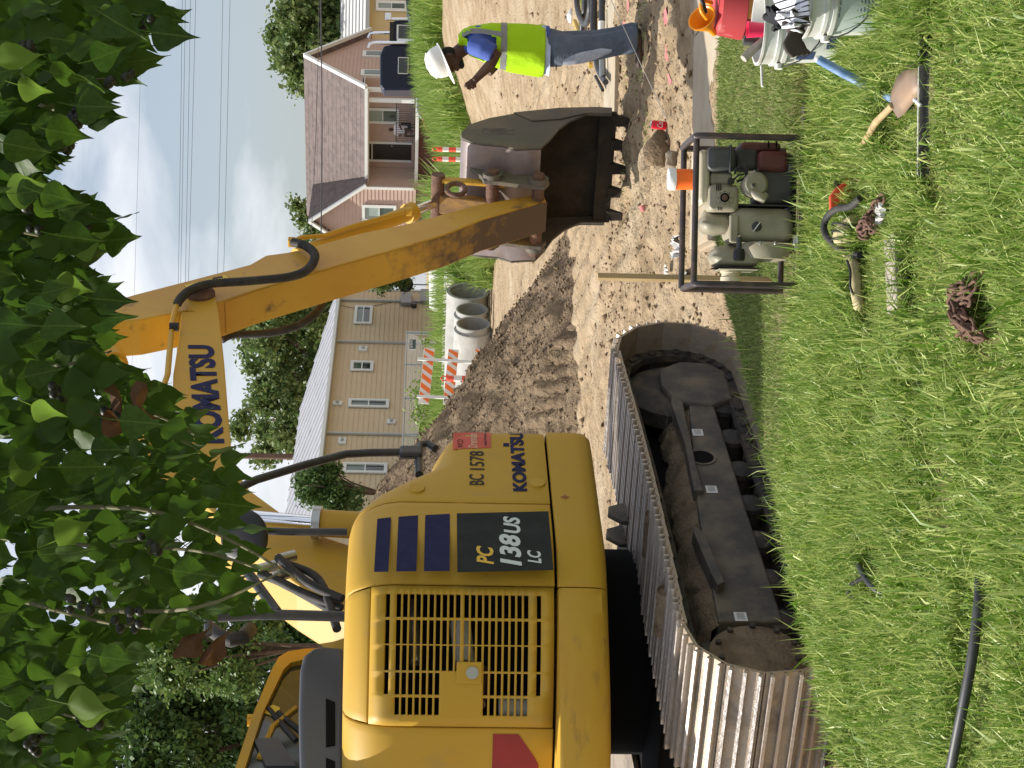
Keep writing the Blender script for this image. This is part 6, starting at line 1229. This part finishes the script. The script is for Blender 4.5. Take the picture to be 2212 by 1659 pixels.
    # clothes and glove on the front pail
    def rag(name, mat, pts, amp, label, cat, seed):
        a, b, c, d = [Vector(v) for v in pts]; n = 18; V = []
        for i in range(n+1):
            for j in range(n+1):
                u, v = i/n, j/n; p = a.lerp(b, u).lerp(d.lerp(c, u), v); nz = float(fbm(np.array([u*3.1+seed]), np.array([v*3.1]), 3, seed)[0]); q = p+Vector((amp*.6*nz, -amp*abs(nz)*1.2, amp*nz+.02*math.sin(u*9+v*4))); V.append(q)
        o = MB().add(V, [(i*(n+1)+j, (i+1)*(n+1)+j, (i+1)*(n+1)+j+1, i*(n+1)+j+1) for i in range(n) for j in range(n)]).build(name, mat, None, 70); s = o.modifiers.new('s', 'SOLIDIFY'); s.thickness = .006; tag(o, label, cat); return o
    m = bpy.data.materials.new('striped_cloth'); m.use_nodes = True; t = m.node_tree; bs_ = t.nodes['Principled BSDF']; bs_.inputs['Roughness'].default_value = .9
    tc_ = t.nodes.new('ShaderNodeTexCoord'); wv = t.nodes.new('ShaderNodeTexWave'); wv.inputs['Scale'].default_value = 15; wv.inputs['Distortion'].default_value = .7; wv.inputs['Detail'].default_value = 1; wv.bands_direction = 'X'; rp_ = t.nodes.new('ShaderNodeValToRGB'); rp_.color_ramp.elements[0].position = .10; rp_.color_ramp.elements[0].color = (.02, .02, .03, 1); rp_.color_ramp.elements[1].position = .17; rp_.color_ramp.elements[1].color = (.72, .72, .77, 1)
    t.links.new(tc_.outputs['Object'], wv.inputs['Vector']); t.links.new(wv.outputs['Fac'], rp_.inputs['Fac']); t.links.new(rp_.outputs['Color'], bs_.inputs['Base Color']); MAT['stripe_cloth'] = m
    d = 5.0
    rag('striped_shirt', 'stripe_cloth', (PX(1605, 1722, d-.05), PX(1720, 1728, d-.02), PX(1720, 1655, d+.12), PX(1622, 1672, d+.1)), .05, 'white and black striped shirt heaped on the front pail', 'shirt', 3); rag('striped_sleeve', 'stripe_cloth', (PX(1590, 1735, d-.06), PX(1630, 1730, d-.06), PX(1640, 1690, d), PX(1596, 1682, d)), .03, 'striped sleeve hanging towards the leather glove', 'shirt', 4)
    rag('black_shirt', 'cloth_black', (PX(1590, 1690, d+.12), PX(1640, 1686, d+.12), PX(1645, 1660, d+.2), PX(1600, 1664, d+.2)), .05, 'black cloth bundled between the two white pails', 'shirt', 5)
    e = empty('work_glove', PX(1578, 1715, d-.02), 'dark leather work glove hanging over the front pail rim', 'glove'); o = e.location; mg = MB().box((0, 0, 0), (.085, .028, .05), Matrix.Rotation(R_(28), 3, 'Y'))
    for i in range(4): a = Vector((-.03+.004*i, -.004, .030-.018*i)); mg.tube([a, a+Vector((-.026, -.004, -.012)), a+Vector((-.040, -.010, -.030))], [.0125, .0115, .009], 8)
    mg.tube([Vector((.02, 0, .0)), Vector((.05, .0, .03)), Vector((.07, .01, .03))], [.02, .018, .012], 8); fuse(mg.build('palm', 'leather', e, 60), .006, 2); MB().lathe([(.03, 0), (.036, .05), (.032, .05)], 16, Matrix.Translation((.035, 0, -.03)) @ Matrix.Rotation(R_(70), 4, 'Y'), False).build('cuff', 'leather', e, 50)
    # white stick and small bottle cap in the grass
    a, b = GP(1517, 1650, -.03), GP(1472, 1652, -.03); tag(MB().tube([a+Vector((0, 0, .012)), b+Vector((0, 0, .012))], .007, 8).build('white_stick', 'white', None, 50), 'short white plastic pipe lying on bare ground beside the pails', 'pipe')
    p = GP(1598, 1838, .0); e = empty('cap_bottle', (p.x, p.y, 0), 'small black and white capped bottle in the grass beside the front pail', 'bottle'); MB().lathe([(.001, 0), (.02, 0), (.022, .05), (.012, .06), (.001, .062)], 14, Matrix.Translation((0, 0, .02)) @ Matrix.Rotation(R_(75), 4, 'Y')).build('bottle', 'black', e, 40); MB().lathe([(.001, .055), (.014, .055), (.014, .075), (.001, .077)], 14, Matrix.Translation((0, 0, .02)) @ Matrix.Rotation(R_(75), 4, 'Y')).build('cap', 'white', e, 40)
pails()
def zq(x, y): return (1659-.3307*y, 1663.4+.3307*x)
def zo(x, y): return (1329.8-.2315*y, 1728+.2315*x)
def tools():
    # concrete placer: wide blade, socket, wooden handle
    c = GP(1430, 2012, .0); f = Frame((c.x, c.y, 0), R_(2)); e = empty('concrete_placer', (c.x, c.y, 0), 'concrete placer tool with long dark blade lying in the front grass', 'tool'); e.rotation_euler.z = R_(2); KEEP.append((c.x, c.y-.035, .245, .05))
    a = f.py(1277, 1982, 0); b = f.py(1584, 1994, 0); L = b[0]-a[0]; zt = (a[1]+b[1])/2; V = []; n = 14
    for i in range(n+1):
        x = lerp(a[0], b[0], i/n)
        for j in range(5): t = j/4; V.append((x, .03*math.sin(t*1.6)-.02, lerp(-.02, zt, t)))
    bl = MB().add(V, [(i*5+j, (i+1)*5+j, (i+1)*5+j+1, i*5+j+1) for i in range(n) for j in range(4)]).build('blade', 'blade', e, 50); s = bl.modifiers.new('s', 'SOLIDIFY'); s.thickness = .004
    MB().tube([(a[0]+.004, .009, zt), (a[0]+.012, .010, zt+.004), (b[0]-.012, .010, zt+.004), (b[0]-.004, .009, zt)], .0028, 6).build('blade_edge', 'blade_edge', bl, 50)
    V = []; W = [(zq(985, 400), zq(985, 600)), (zq(900, 430), zq(950, 650)), (zq(830, 500), zq(880, 740)), (zq(790, 600), zq(835, 775))]
    for i, (p, q) in enumerate(W):
        y = .01+i*.09; A = f.py(*p, y); B = f.py(*q, y)
        for t in (0, .35, .7, 1): V.append((lerp(A[0], B[0], t), y, lerp(A[1], B[1], t)+.012*math.sin(math.pi*t)))
    k = MB().add(V, [(i*4+j, (i+1)*4+j, (i+1)*4+j+1, i*4+j+1) for i in range(3) for j in range(3)]).build('socket', 'shovel', e, 60); s = k.modifiers.new('s', 'SOLIDIFY'); s.thickness = .004
    p0 = f.p3(*zq(800, 690), .27); p1 = f.p3(*zq(690, 800), .42); p2 = f.p3(*zq(600, 960), .62); MB().tube([p0, p1, p2], [.012, .013, .013], 10).build('wooden_handle', 'wood', e, 50)
    p = [f.p3(*zq(940, 650), .03), f.p3(*zq(985, 690), .0)]; MB().tube(p, .006, 6).build('brace', 'pvc', e)
    # blue handled tool leaning at the pails
    a = PX(1531, 1768, 5.15); b = GP(1466, 1905, .01); c = GP(1430, 1972, .005); b.z = .04; c.z = .02; o = MB().tube([a, a.lerp(b, .5)+Vector((0, 0, .004)), b, c], .0165, 12).build('blue_handle', 'blue_handle', None, 50); tag(o, 'faded blue tool handle lying from the pails to the placer blade', 'tool handle')
    MB().ball(a, (.014, .013, .015), 10, 8).build('white_end', 'white', o, 50)
    # orange plastic guard
    g = GP(1262, 1838, .0); e = empty('orange_guard', (g.x, g.y, 0), 'orange plastic guard lying in the grass beside the black hose', 'guard'); f = Frame((g.x, g.y, 0), 0)
    pf = [f.py(*zo(*q), 0) for q in ((282, 560), (278, 410), (330, 340), (500, 192), (545, 258), (545, 385), (470, 475))]
    MB().slab(pf, 0, .02).build('cover', 'orange_red', e, bevel=.006); q = [f.py(*zo(*q), -.02) for q in ((505, 200), (548, 262), (556, 400), (480, 480), (520, 380), (515, 262))]; MB().slab(q, -.03, 0.0).build('rim', 'car_red', e, bevel=.004)
    MB().cyl((.0, .02, 0), (.0, .02, .06), .012, 8).build('stud', 'black', e, 40)
    # black hose loop, canvas hose, strap
    def lie(pts, r, nm, mat, label, cat, lift=None, n=10):
        Q = []
        for i, (p, h) in enumerate(pts): w = GP(*p, h); w.z = h; Q.append(w)
        o = MB().tube(spline(Q, 6), r, n).build(nm, mat, None, 60); tag(o, label, cat); return o
    lie([(zo(560, 430), .05), (zo(470, 505), .07), (zo(340, 530), .085), (zo(258, 600), .10), (zo(222, 700), .11), (zo(255, 790), .10), (zo(340, 875), .08), (zo(430, 930), .06), (zo(560, 960), .03)], .0135, 'suction_hose', 'rubber', 'black rubber hose looped over the orange guard in the grass', 'hose')
    lie([(zo(400, 905), .045), (zo(470, 960), .04), (zo(510, 1060), .04), (zo(520, 1160), .045), (zo(525, 1280), .045), (zo(540, 1370), .04), (zo(550, 1440), .03)], .022, 'canvas_hose', 'canvas', 'tan canvas discharge hose lying in the grass', 'hose', n=12)
    lie([(zo(440, 1010), .07), (zo(470, 1110), .075), (zo(470, 1250), .075), (zo(500, 1330), .06)], .005, 'black_strap', 'black', 'thin black strap along the tan canvas hose', 'strap')
    e = GP(*zo(470, 780), .03); o = MB().ball((e.x, e.y, .05), (.055, .07, .045), 16, 10, Matrix.Rotation(.4, 3, 'Z')); o.tube([(e.x+.03, e.y, .05), (e.x+.06, e.y-.06, .03)], [.03, .02], 10); o = o.build('canvas_bag', 'canvas', None, 60); tag(o, 'tan knotted canvas bundle under the black hose loop', 'bundle')
    o2 = MB()
    for k in range(3): o2.tube([(e.x-.03+.03*k+.055*math.sin(a)*.3, e.y+.075*math.cos(a), .05+.05*math.sin(a)) for a in [R_(q) for q in range(0, 360, 30)]]+[(e.x-.03+.03*k, e.y+.075, .05)], .004, 5)
    tag(o2.build('net_strap', 'black', None), 'black net straps tied round the tan canvas bundle', 'strap')
    lie([(zo(300, 1455), .04), (zo(350, 1520), .05), (zo(430, 1555), .03)], .012, 'hose_end', 'rubber', 'short black hose end beyond the tan canvas hose', 'hose')
    # weathered plank
    a, b = GP(*zo(1010, 830), 0), GP(*zo(1040, 1450), 0); m = (a+b)/2; d = b-a; L = abs(d.x)+.04; o = MB().box((0, 0, .0), (L, .075, .05)).build('plank', 'wood_grey', None, bevel=.006); o.location = (m.x, m.y, .045); o.rotation_euler = (R_(14), 0, math.atan2(d.y, d.x)+math.pi); tag(o, 'weathered grey wooden plank lying in the grass below the canvas hose', 'plank')
    # chains
    def chain(nm, pts, label, seed):
        Q = spline([Vector((*GP(*p, .02).xy, h)) for p, h in pts], 8); e = empty(nm, Q[0], label, 'chain'); o = Q[0].copy(); rg = random.Random(seed); ring = []
        link = MB().tube([(.021*math.cos(a)+(.011 if math.cos(a) > 0 else -.011), .015*math.sin(a), 0) for a in [R_(k) for k in range(0, 361, 24)]], .0052, 7).mesh('chain_link', 60); link.materials.append(MAT['rust']); acc = 0; k = 0
        for p, q in zip(Q, Q[1:]):
            acc += (q-p).length
            while acc > .038:
                acc -= .038; t = (q-p).normalized(); ob = bpy.data.objects.new('chain_link', link); COL.objects.link(ob); ob.parent = e; ob.matrix_local = Matrix.Translation(q-o+Vector((rg.uniform(-.004, .004), rg.uniform(-.004, .004), rg.uniform(0, .006)))) @ t.to_track_quat('X', 'Z').to_matrix().to_4x4() @ Matrix.Rotation(R_(90 if k % 2 else 0)+rg.uniform(-.3, .3), 4, 'X'); k += 1
    zc_ = lambda x, y: (1220-.3307*y, 1663.4+.3307*x)
    chain('rusty_chain', [(zc_(*p), h) for p, h in (((1440, 430), .03), ((1330, 520), .04), ((1290, 600), .045), ((1400, 640), .06), ((1300, 690), .05), ((1390, 740), .065), ((1290, 780), .05), ((1410, 800), .06), ((1330, 850), .05), ((1430, 880), .04), ((1380, 780), .08), ((1330, 640), .08), ((1410, 560), .06), ((1310, 560), .07))], 'rusty steel chain heaped in the grass in front of the plank', 3)
    chain('rusty_chain', [(zo(*p), h) for p, h in (((850, 400), .04), ((790, 480), .045), ((740, 590), .05), ((690, 660), .055), ((650, 700), .05), ((700, 740), .06), ((780, 690), .05), ((740, 640), .07), ((660, 760), .05), ((690, 810), .04))], 'rusty steel chain running past the clear plastic scrap by the canvas bundle', 4)
    p = GP(*zo(860, 580), 0); V = []; g2 = random.Random(5)
    for i in range(7):
        for j in range(7): V.append((p.x+(i-3)*.013+g2.uniform(-.006, .006), p.y+(j-3)*.011, .03+g2.uniform(0, .025)))
    tag(MB().add(V, [(i*7+j, i*7+7+j, i*7+8+j, i*7+j+1) for i in range(6) for j in range(6)]).build('plastic_scrap', 'film', None, 20), 'crumpled clear plastic scrap beside the upper chain', 'litter')
    zr_ = lambda x, y: (671.5-.4047*y, 1718.2+.4047*x)
    lie([(zr_(800, 1800), .07), (zr_(830, 1659), .075), (zr_(865, 1480), .075), (zr_(905, 1280), .07), (zr_(945, 1060), .06), (zr_(968, 880), .05), (zr_(982, 740), .04), (zr_(985, 620), .01)], .0155, 'black_hose', 'black_pipe', 'smooth black plastic hose lying in the nearest grass', 'hose', n=14)
    lie([(zr_(290, 480), .03), (zr_(330, 560), .06), (zr_(370, 640), .07), (zr_(420, 700), .06), (zr_(480, 725), .03)], .011, 'cable_piece', 'black_pipe', 'short dark hose piece in the grass before the crawler track', 'hose')
    lie([(zr_(380, 640), .07), (zr_(300, 680), .08), (zr_(285, 740), .07), (zr_(350, 750), .05)], .008, 'cable_loop', 'black', 'small black cable loop in the grass before the crawler track', 'cable')
LOWZ += [(.93, 4.33, .40, .27), (.40, 4.56, .17, .15), (.23, 3.99, .13, .13), (.62, 4.9, .13, .13), (-.85, 3.98, .45, .2), (.75, 5.2, .16, .18), (.43, 5.1, .2, .16), (-.62, 4.9, .14, .14), (.95, 4.75, .16, .2)]
LOWZ[:] = [(a, b*KY, c, d*KY) for a, b, c, d in LOWZ]
tools()
def site():
    # wooden survey stake
    p = PX(1056, 1600, 6.75); q = PX(1050, 1292, 6.75); o = MB().box((0, 0, .40), (.028, .028, .98)).build('wooden_stake', 'wood', None, bevel=.002); o.location = (p.x, 6.75*KY, hb(p.x, 6.75*KY)-.08); zt_ = q.z; o.scale.z = (zt_-o.location.z)/.89; o.rotation_euler.z = .5; tag(o, 'new square wooden stake standing behind the water pump', 'stake')
    # can, lumps, litter
    p = GP(1387, 1440, -.16); z = hz(p.x, p.y); e = empty('soda_can', (p.x, p.y, z), 'red soda can standing on the dirt left of the worker', 'can'); e.rotation_euler = (R_(4), R_(3), .3)
    MB().lathe([(.001, 0), (.026, 0), (.033, .008), (.033, .106), (.027, .118), (.001, .118)], 28).build('can_body', 'can_red', e, 40); MB().lathe([(.001, .1165), (.026, .1165), (.027, .122), (.025, .122), (.024, .1185), (.001, .1185)], 24, None, False).build('can_rim', 'silver', e, 40)
    me = text_mesh('Coca', 0, .3); c = np.zeros(len(me.vertices)*3, np.float32); me.vertices.foreach_get('co', c); c = c.reshape(-1, 3); lo, hi = c.min(0), c.max(0); a = R_(-90)+((c[:, 0]-lo[0])/(hi[0]-lo[0])-.5)*1.9; qv_ = np.stack([.0336*np.cos(a), .0336*np.sin(a), .035+(c[:, 1]-lo[1])/(hi[1]-lo[1])*.045], 1).astype(np.float32); me.vertices.foreach_set('co', qv_.ravel()); me.update(); o = bpy.data.objects.new('script_lettering', me); COL.objects.link(o); o.parent = e; me.materials.clear(); me.materials.append(MAT['white'])
    def rock(U, V, d_r, mat, label, seed, z=-.15, cat='rock'):
        p = GP(U, V, z); zz = hz(p.x, p.y); m = MB().ball((0, 0, 0), (1, 1, 1), 14, 9); g = random.Random(seed); n = len(m.v); A = np.array(m.v); s = 1+.35*fbm(A[:, 0]*1.6+seed, A[:, 1]*1.6+A[:, 2], 3, seed); A *= s[:, None]*np.array(d_r); m.v = [tuple(x) for x in A]; o = m.build('rock' if cat == 'rock' else 'clod', mat, None, 40); o.location = (p.x, p.y, zz+d_r[2]*.45); tag(o, label, cat)
    rock(1335, 1440, (.14, .10, .11), 'spoil', 'large lump of dirt beside the soda can', 11, cat='clod'); rock(1312, 1456, (.07, .06, .055), 'rock', 'broken grey concrete chunk in front of the dirt lump', 12); rock(1625, 1232, (.09, .09, .05), 'white', 'pale stone on the dirt by the black pipes', 13, -.2)
    def film(U, V, s, label, seed, z=-.15):
        p = GP(U, V, z); zz = hz(p.x, p.y); V_ = []; g = random.Random(seed); n = 8
        for i in range(n):
            for j in range(n): V_.append((p.x+(i/(n-1)-.5)*s[0], p.y+(j/(n-1)-.5)*s[1], zz+.015+g.uniform(0, s[2])))
        tag(MB().add(V_, [(i*n+j, (i+1)*n+j, (i+1)*n+j+1, i*n+j+1) for i in range(n-1) for j in range(n-1)]).build('plastic_rag', 'film', None, 20), label, 'litter', 'scraps on the dirt')
    film(1126, 1448, (.16, .22, .07), 'crumpled pale plastic rag on the dirt right of the stake', 1); film(1056, 1448, (.12, .16, .05), 'pale plastic scrap on the dirt behind the stake', 2); film(1075, 1432, (.08, .1, .04), 'smallest pale scrap between the two plastic rags', 3)
    p = GP(1203, 1388, -.18); o = MB().lathe([(.001, 0), (.022, 0), (.03, .05), (.027, .05), (.02, .005), (.001, .005)], 16, Matrix.Rotation(1.2, 4, 'Y'), False).build('crushed_cup', 'paint_pink', None, 40); o.location = (p.x, p.y, hz(p.x, p.y)+.03); tag(o, 'faded pink crushed cup on the dirt below the bucket teeth', 'cup')
    # pipes right of the worker
    zv = lambda x, y: (1659-.16535*y, 1179.5+.16535*x)
    def lie(pts, r, nm, mat, label, cat='pipe', z=-.2, n=12, lift=0):
        Q = []
        for p in pts: w = GP(*p, z); w.z = hb(w.x, w.y)+r+.045+lift; Q.append(w)
        o = MB().tube(spline(Q, 6), r, n).build(nm, mat, None, 60); tag(o, label, cat); return o
    lie([zv(806, -200), zv(806, 280)], .032, 'plastic_pipe', 'black_pipe', 'straight black plastic pipe right of the worker on the concrete strip'); o = lie([zv(806, 285), zv(806, 400)], .034, 'pipe_coupling', 'white', 'white coupling on the straight black pipe behind the worker'); lie([zv(812, 405), zv(815, 760), zv(820, 1000)], .034, 'plastic_pipe', 'grey_metal', 'grey pipe length passing behind the worker legs')
    lie([zv(700, -200), zv(700, 200), zv(702, 430)], .04, 'drain_pipe', 'black_pipe', 'thick black drain pipe behind the straight plastic pipe')
    lie([zv(480, -150), zv(490, 60), zv(520, 190), zv(570, 280), zv(610, 320), zv(650, 260), zv(675, 120), zv(685, -100)], .034, 'flexible_conduit', 'black_pipe', 'curved black flexible conduit loop on the grass patch', lift=.03); lie([zv(560, -100), zv(550, 150), zv(525, 300), zv(510, 450)], .03, 'flexible_conduit', 'black_pipe', 'grey-black conduit crossing inside the looped conduit'); lie([zv(720, 760), zv(750, 900), zv(800, 1000), zv(860, 1075)], .03, 'conduit_end', 'black_pipe', 'black conduit end sticking out left of the worker legs'); lie([zv(700, 1000), zv(745, 1080), zv(800, 1180)], .018, 'dark_rod', 'rubber', 'thin dark rod lying left of the conduit end')
    lie([zv(415, 280), zv(450, 370), zv(490, 460)], .028, 'yellow_pipe', 'yellow_pipe', 'short yellow pipe end behind the worker'); lie([zv(625, 800), zv(640, 870)], .024, 'yellow_pipe', 'yellow_pipe', 'yellow pipe stub showing left of the worker legs')
    a = PX(1598, 1348, 11.4); b = PX(1414, 1434, 10.5); tag(MB().tube([PX(1664, 1370-52, 11.7), a, b, PX(1404, 1440, 10.45)], .0035, 5).build('string_line', 'cord', None), 'taut pale string line running from the worker to the soda can', 'string')
    a, b = PX(1520, 1022, 12.6), PX(1496, 1028, 12.6)
    tag(MB().box((a+b)/2, (.13, .02, .04)).build('lath_top', 'wood', None), 'small wooden lath end showing behind the worker hand', 'lath') if False else None
site()
# ------------------------------------------------------------------ overhanging tallow tree in front of the lens
EDGE = [(-200, 330), (0, 250), (50, 290), (100, 335), (150, 310), (200, 330), (270, 365), (300, 470), (330, 560), (370, 650), (400, 685), (450, 670), (500, 640), (550, 630), (600, 600), (660, 545), (700, 500), (730, 480), (760, 465), (800, 430), (850, 335), (880, 290), (920, 285), (960, 235), (1000, 290), (1050, 255), (1100, 190), (1140, 285), (1180, 300), (1220, 225), (1260, 100), (1300, 125), (1350, 165), (1400, 205), (1440, 270), (1480, 265), (1540, 345), (1600, 395), (1659, 390), (1900, 420)]
def tallow():
    base = Vector((-.9, 1.2, 0)); T = empty('tallow_tree', base, 'overhanging tree with pointed leaves and dark berries filling the top of the view', 'tree')
    rows = [(0, .04), (.025, .16), (.06, .255), (.10, .33), (.16, .395), (.23, .43), (.30, .43), (.37, .40), (.44, .345), (.51, .28), (.58, .215), (.65, .155), (.72, .105), (.79, .067), (.86, .04), (.93, .02), (1, .003)]
    def leaf_data(rng, fold, droop, twist):
        V = []; n = len(rows)
        for t, w in rows:
            w *= rng.uniform(.80, .90); z = -t; y = droop*(t*t)-.02*math.sin(t*5); a = twist*t
            for s in (-1, -.5, 0, .5, 1):
                x = w*s; yy = y+fold*abs(x)+.025*math.sin(t*11+s*2)*abs(s); V.append((x*math.cos(a)-yy*math.sin(a)*.3, yy+x*math.sin(a), z))
        Fs = [(5*i+j, 5*i+5+j, 5*i+6+j, 5*i+j+1) for i in range(n-1) for j in range(4)]
        k = len(V); pr = [(0, 0, 0), (.02, -.02, .2), (.05, -.05, .42)]
        for p in pr: V += [(p[0]-.012, p[1], p[2]), (p[0]+.012, p[1], p[2])]
        Fs += [(k, k+1, k+3, k+2), (k+2, k+3, k+5, k+4)]
        return V, Fs
    rg = random.Random(4); vari = [leaf_data(rg, rg.uniform(-.25, .5), rg.uniform(-.25, .25), rg.uniform(-.5, .5)) for _ in range(8)]
    mats = ['tallow_v', 'tallow_v', 'tallow_b', 'tallow_v', 'tallow_b', 'tallow_v', 'tallow_v', 'tallow_backlit']; meshes = []
    for i, (V, Fs) in enumerate(vari):
        m = MB().add(V, Fs); me = m.mesh('leaf'); me.shade_smooth(); me.materials.append(MAT[mats[i]]); meshes.append(me)
    dead = MB().add(*leaf_data(rg, .9, .5, 1.2)).mesh('leaf'); dead.shade_smooth(); dead.materials.append(MAT['leaf_dead'])
    def orient(r, amp=1.0):
        return Matrix.Rotation(r.gauss(0, .75*amp), 4, 'Z') @ Matrix.Rotation(r.gauss(.1, .45*amp), 4, 'X') @ Matrix.Rotation(r.gauss(0, .38*amp), 4, 'Y')
    def put(U, V, d, s, me, r, amp=1.0, flip=0):
        p = PX(U, V, d); o = bpy.data.objects.new('leaf', me); COL.objects.link(o); o.parent = T
        # the pixel is the tip of the leaf: hang it from above
        Rm = orient(r, amp); tip = Rm @ Vector((0, 0, -s)); o.matrix_local = Matrix.Translation(p-base-tip) @ Rm @ Matrix.Scale(s, 4); return o
    r = random.Random(21); cells = []
    # edge leaves: their tips make the outline seen in the photograph
    U = -20
    n_obj = 0; stuffV = []; stuffF = []; stuffR = []
    tips = [(1577, 434, 1), (1532, 370, 1), (1548, 322, 1), (1518, 352, 1), (1470, 315, 1), (1424, 270, 1), (1405, 278, 1), (1360, 205, 1), (1320, 163, 1), (1290, 137, 1), (1262, 122, 1), (1286, 90, 1), (1144, 318, 1), (1200, 238, 1), (1115, 255, 1), (1052, 270, 1), (1165, 240, 1), (1005, 300, 1), (975, 300, 1), (1120, 215, 1), (1640, 420, 1), (1610, 408, 1), (1655, 330, 1), (965, 255, 1), (1030, 205, 1)]
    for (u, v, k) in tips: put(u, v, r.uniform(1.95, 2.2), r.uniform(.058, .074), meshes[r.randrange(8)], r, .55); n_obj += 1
    cand = []; tries = 0; cellset = {}
    while len(cand) < 2500 and tries < 90000:
        tries += 1; u = r.uniform(-60, 1720); e = interp(u, EDGE); v = r.uniform(-20, e)
        f = v/e if e > 0 else 0
        if f > .9 and r.random() < .6: continue
        if 300 < u < 660 and v > 420 and r.random() < (.35 if v < 560 else .6): continue
        cand.append((u, v))
    cand.sort(key=lambda c: -(c[1]-interp(c[0], EDGE)))
    r.shuffle(cand)
    for i, (u, v) in enumerate(cand):
        d = r.uniform(1.85, 2.7) if i < 300-n_obj else r.uniform(2.0, 3.0); s = r.uniform(.046, .07); near_edge = v > interp(u, EDGE)-90
        if i < 300-25: put(u, v, d, s, meshes[7 if (u < 190 and v > 90 and r.random() < .6) or r.random() < .05 else r.randrange(7)], r, .8)  # backlit-coloured copies favoured at the left
        else: stuffV.append((u, v, d, s))
    # dead brown leaves
    for (u, v) in ((760, 330), (742, 350), (780, 300), (735, 310), (312, 460), (300, 440), (318, 420)): put(u, v, 2.0, r.uniform(.05, .07), dead, r, 1.6)
    # leaves behind and above, joined
    V = []; Fc = []; L = []; A = []
    def joined(P, s, amp):
        k = r.randrange(8); vs, fs = vari[k]; Rm = orient(r, amp).to_3x3(); o = len(V); V.extend([tuple(P+Rm @ (Vector(x)*s)) for x in vs[:85]]); 
        for f in fs[:64]: Fc.extend([i+o for i in f]); L.append(4)
    for (u, v, d, s) in stuffV: p = PX(u, v, d)-base; joined(p+Vector((0, 0, s*.8)), s, .9)
    for _ in range(2400):  # unseen canopy above the frame, added to shade the visible leaves
        p = Vector((r.uniform(-2.0, 1.3), r.uniform(1.7, 3.3)*KY, 0)); ztop = 1.65+(906+60)/F*p.y*1.02; p.z = ztop+.12+r.uniform(0, 1.3); joined(p-base, r.uniform(.06, .1), 1.2)
    o = mesh_np('foliage', V, Fc, L, 'tallow', parent=T, smooth=True, kind='stuff')
    # twigs
    def twig(pts, r0): MB().tube(spline([PX(u, v, d)-base for u, v, d in pts], 4), [lerp(r0, r0*.35, i/(4*(len(pts)-1))) for i in range(4*(len(pts)-1)+1)], 6).build('twig', 'twig', T, 60)
    for pts in ([(1459, -30, 2.3), (1470, 20, 2.2), (1482, 140, 2.1), (1490, 235, 2.05)], [(1700, 120, 2.3), (1640, 230, 2.1), (1612, 300, 2.05)], [(1455, 0, 2.2), (1425, 110, 2.15), (1400, 165, 2.1)], [(1240, -20, 2.2), (1230, 60, 2.1)], [(1180, -30, 2.2), (1150, 90, 2.15), (1150, 180, 2.1)], [(640, -20, 2.4), (700, 140, 2.3), (770, 290, 2.1), (720, 420, 2.05)], [(500, -20, 2.4), (480, 200, 2.2), (470, 420, 2.1), (430, 560, 2.0)], [(560, 60, 2.3), (560, 300, 2.1), (500, 480, 2.05), (410, 640, 1.95)], [(380, -20, 2.4), (320, 200, 2.2), (300, 330, 2.1)], [(200, -20, 2.3), (130, 100, 2.2), (100, 200, 2.1)], [(900, -30, 2.4), (870, 120, 2.2), (900, 240, 2.1)], [(1000, -20, 2.3), (1040, 120, 2.2), (1100, 180, 2.1)], [(340, 200, 2.2), (345, 420, 2.0), (420, 600, 1.95)]): twig(pts, .0042)
    MB().tube(spline([(0, 0, -.1), (.05, .0, 1.2), (.3, .4, 2.3), (.9, 1.0, 2.85), (1.6, 1.3, 3.1)], 5), [lerp(.11, .03, i/20) for i in range(21)], 10).build('trunk', 'bark', T, 60); MB().tube(spline([(.1, .1, 1.7), (.2, .6, 2.4), (.1, 1.1, 2.9)], 5), [lerp(.06, .015, i/10) for i in range(11)], 8).build('limb', 'bark', T, 60)
    # berry clusters
    bm = MB().ball((0, 0, 0), (1, 1, .92), 12, 8).mesh('berry', 50); bm.materials.append(MAT['berry'])
    for (u, v) in ((1609, 328), (1490, 262), (1398, 158), (1348, 142), (1222, 60), (1166, 73), (1153, 182), (1128, 96), (317, 281), (102, 190), (350, 172), (472, 330), (52, 75), (1560, 60), (800, 120), (760, 240)):
        for _ in range(r.randint(4, 9)):
            o = bpy.data.objects.new('berry', bm); COL.objects.link(o); o.parent = T; p = PX(u+r.gauss(0, 13), v+r.gauss(0, 13), 2.05+r.gauss(0, .02)); q = r.uniform(.0065, .0085); o.matrix_local = Matrix.Translation(p-base) @ Matrix.Scale(q, 4)
tallow()
near_grass(); weeds(); far_grass(); trees(); beige_house(); pink_house(); yellow_house(); truck(); street_stuff()
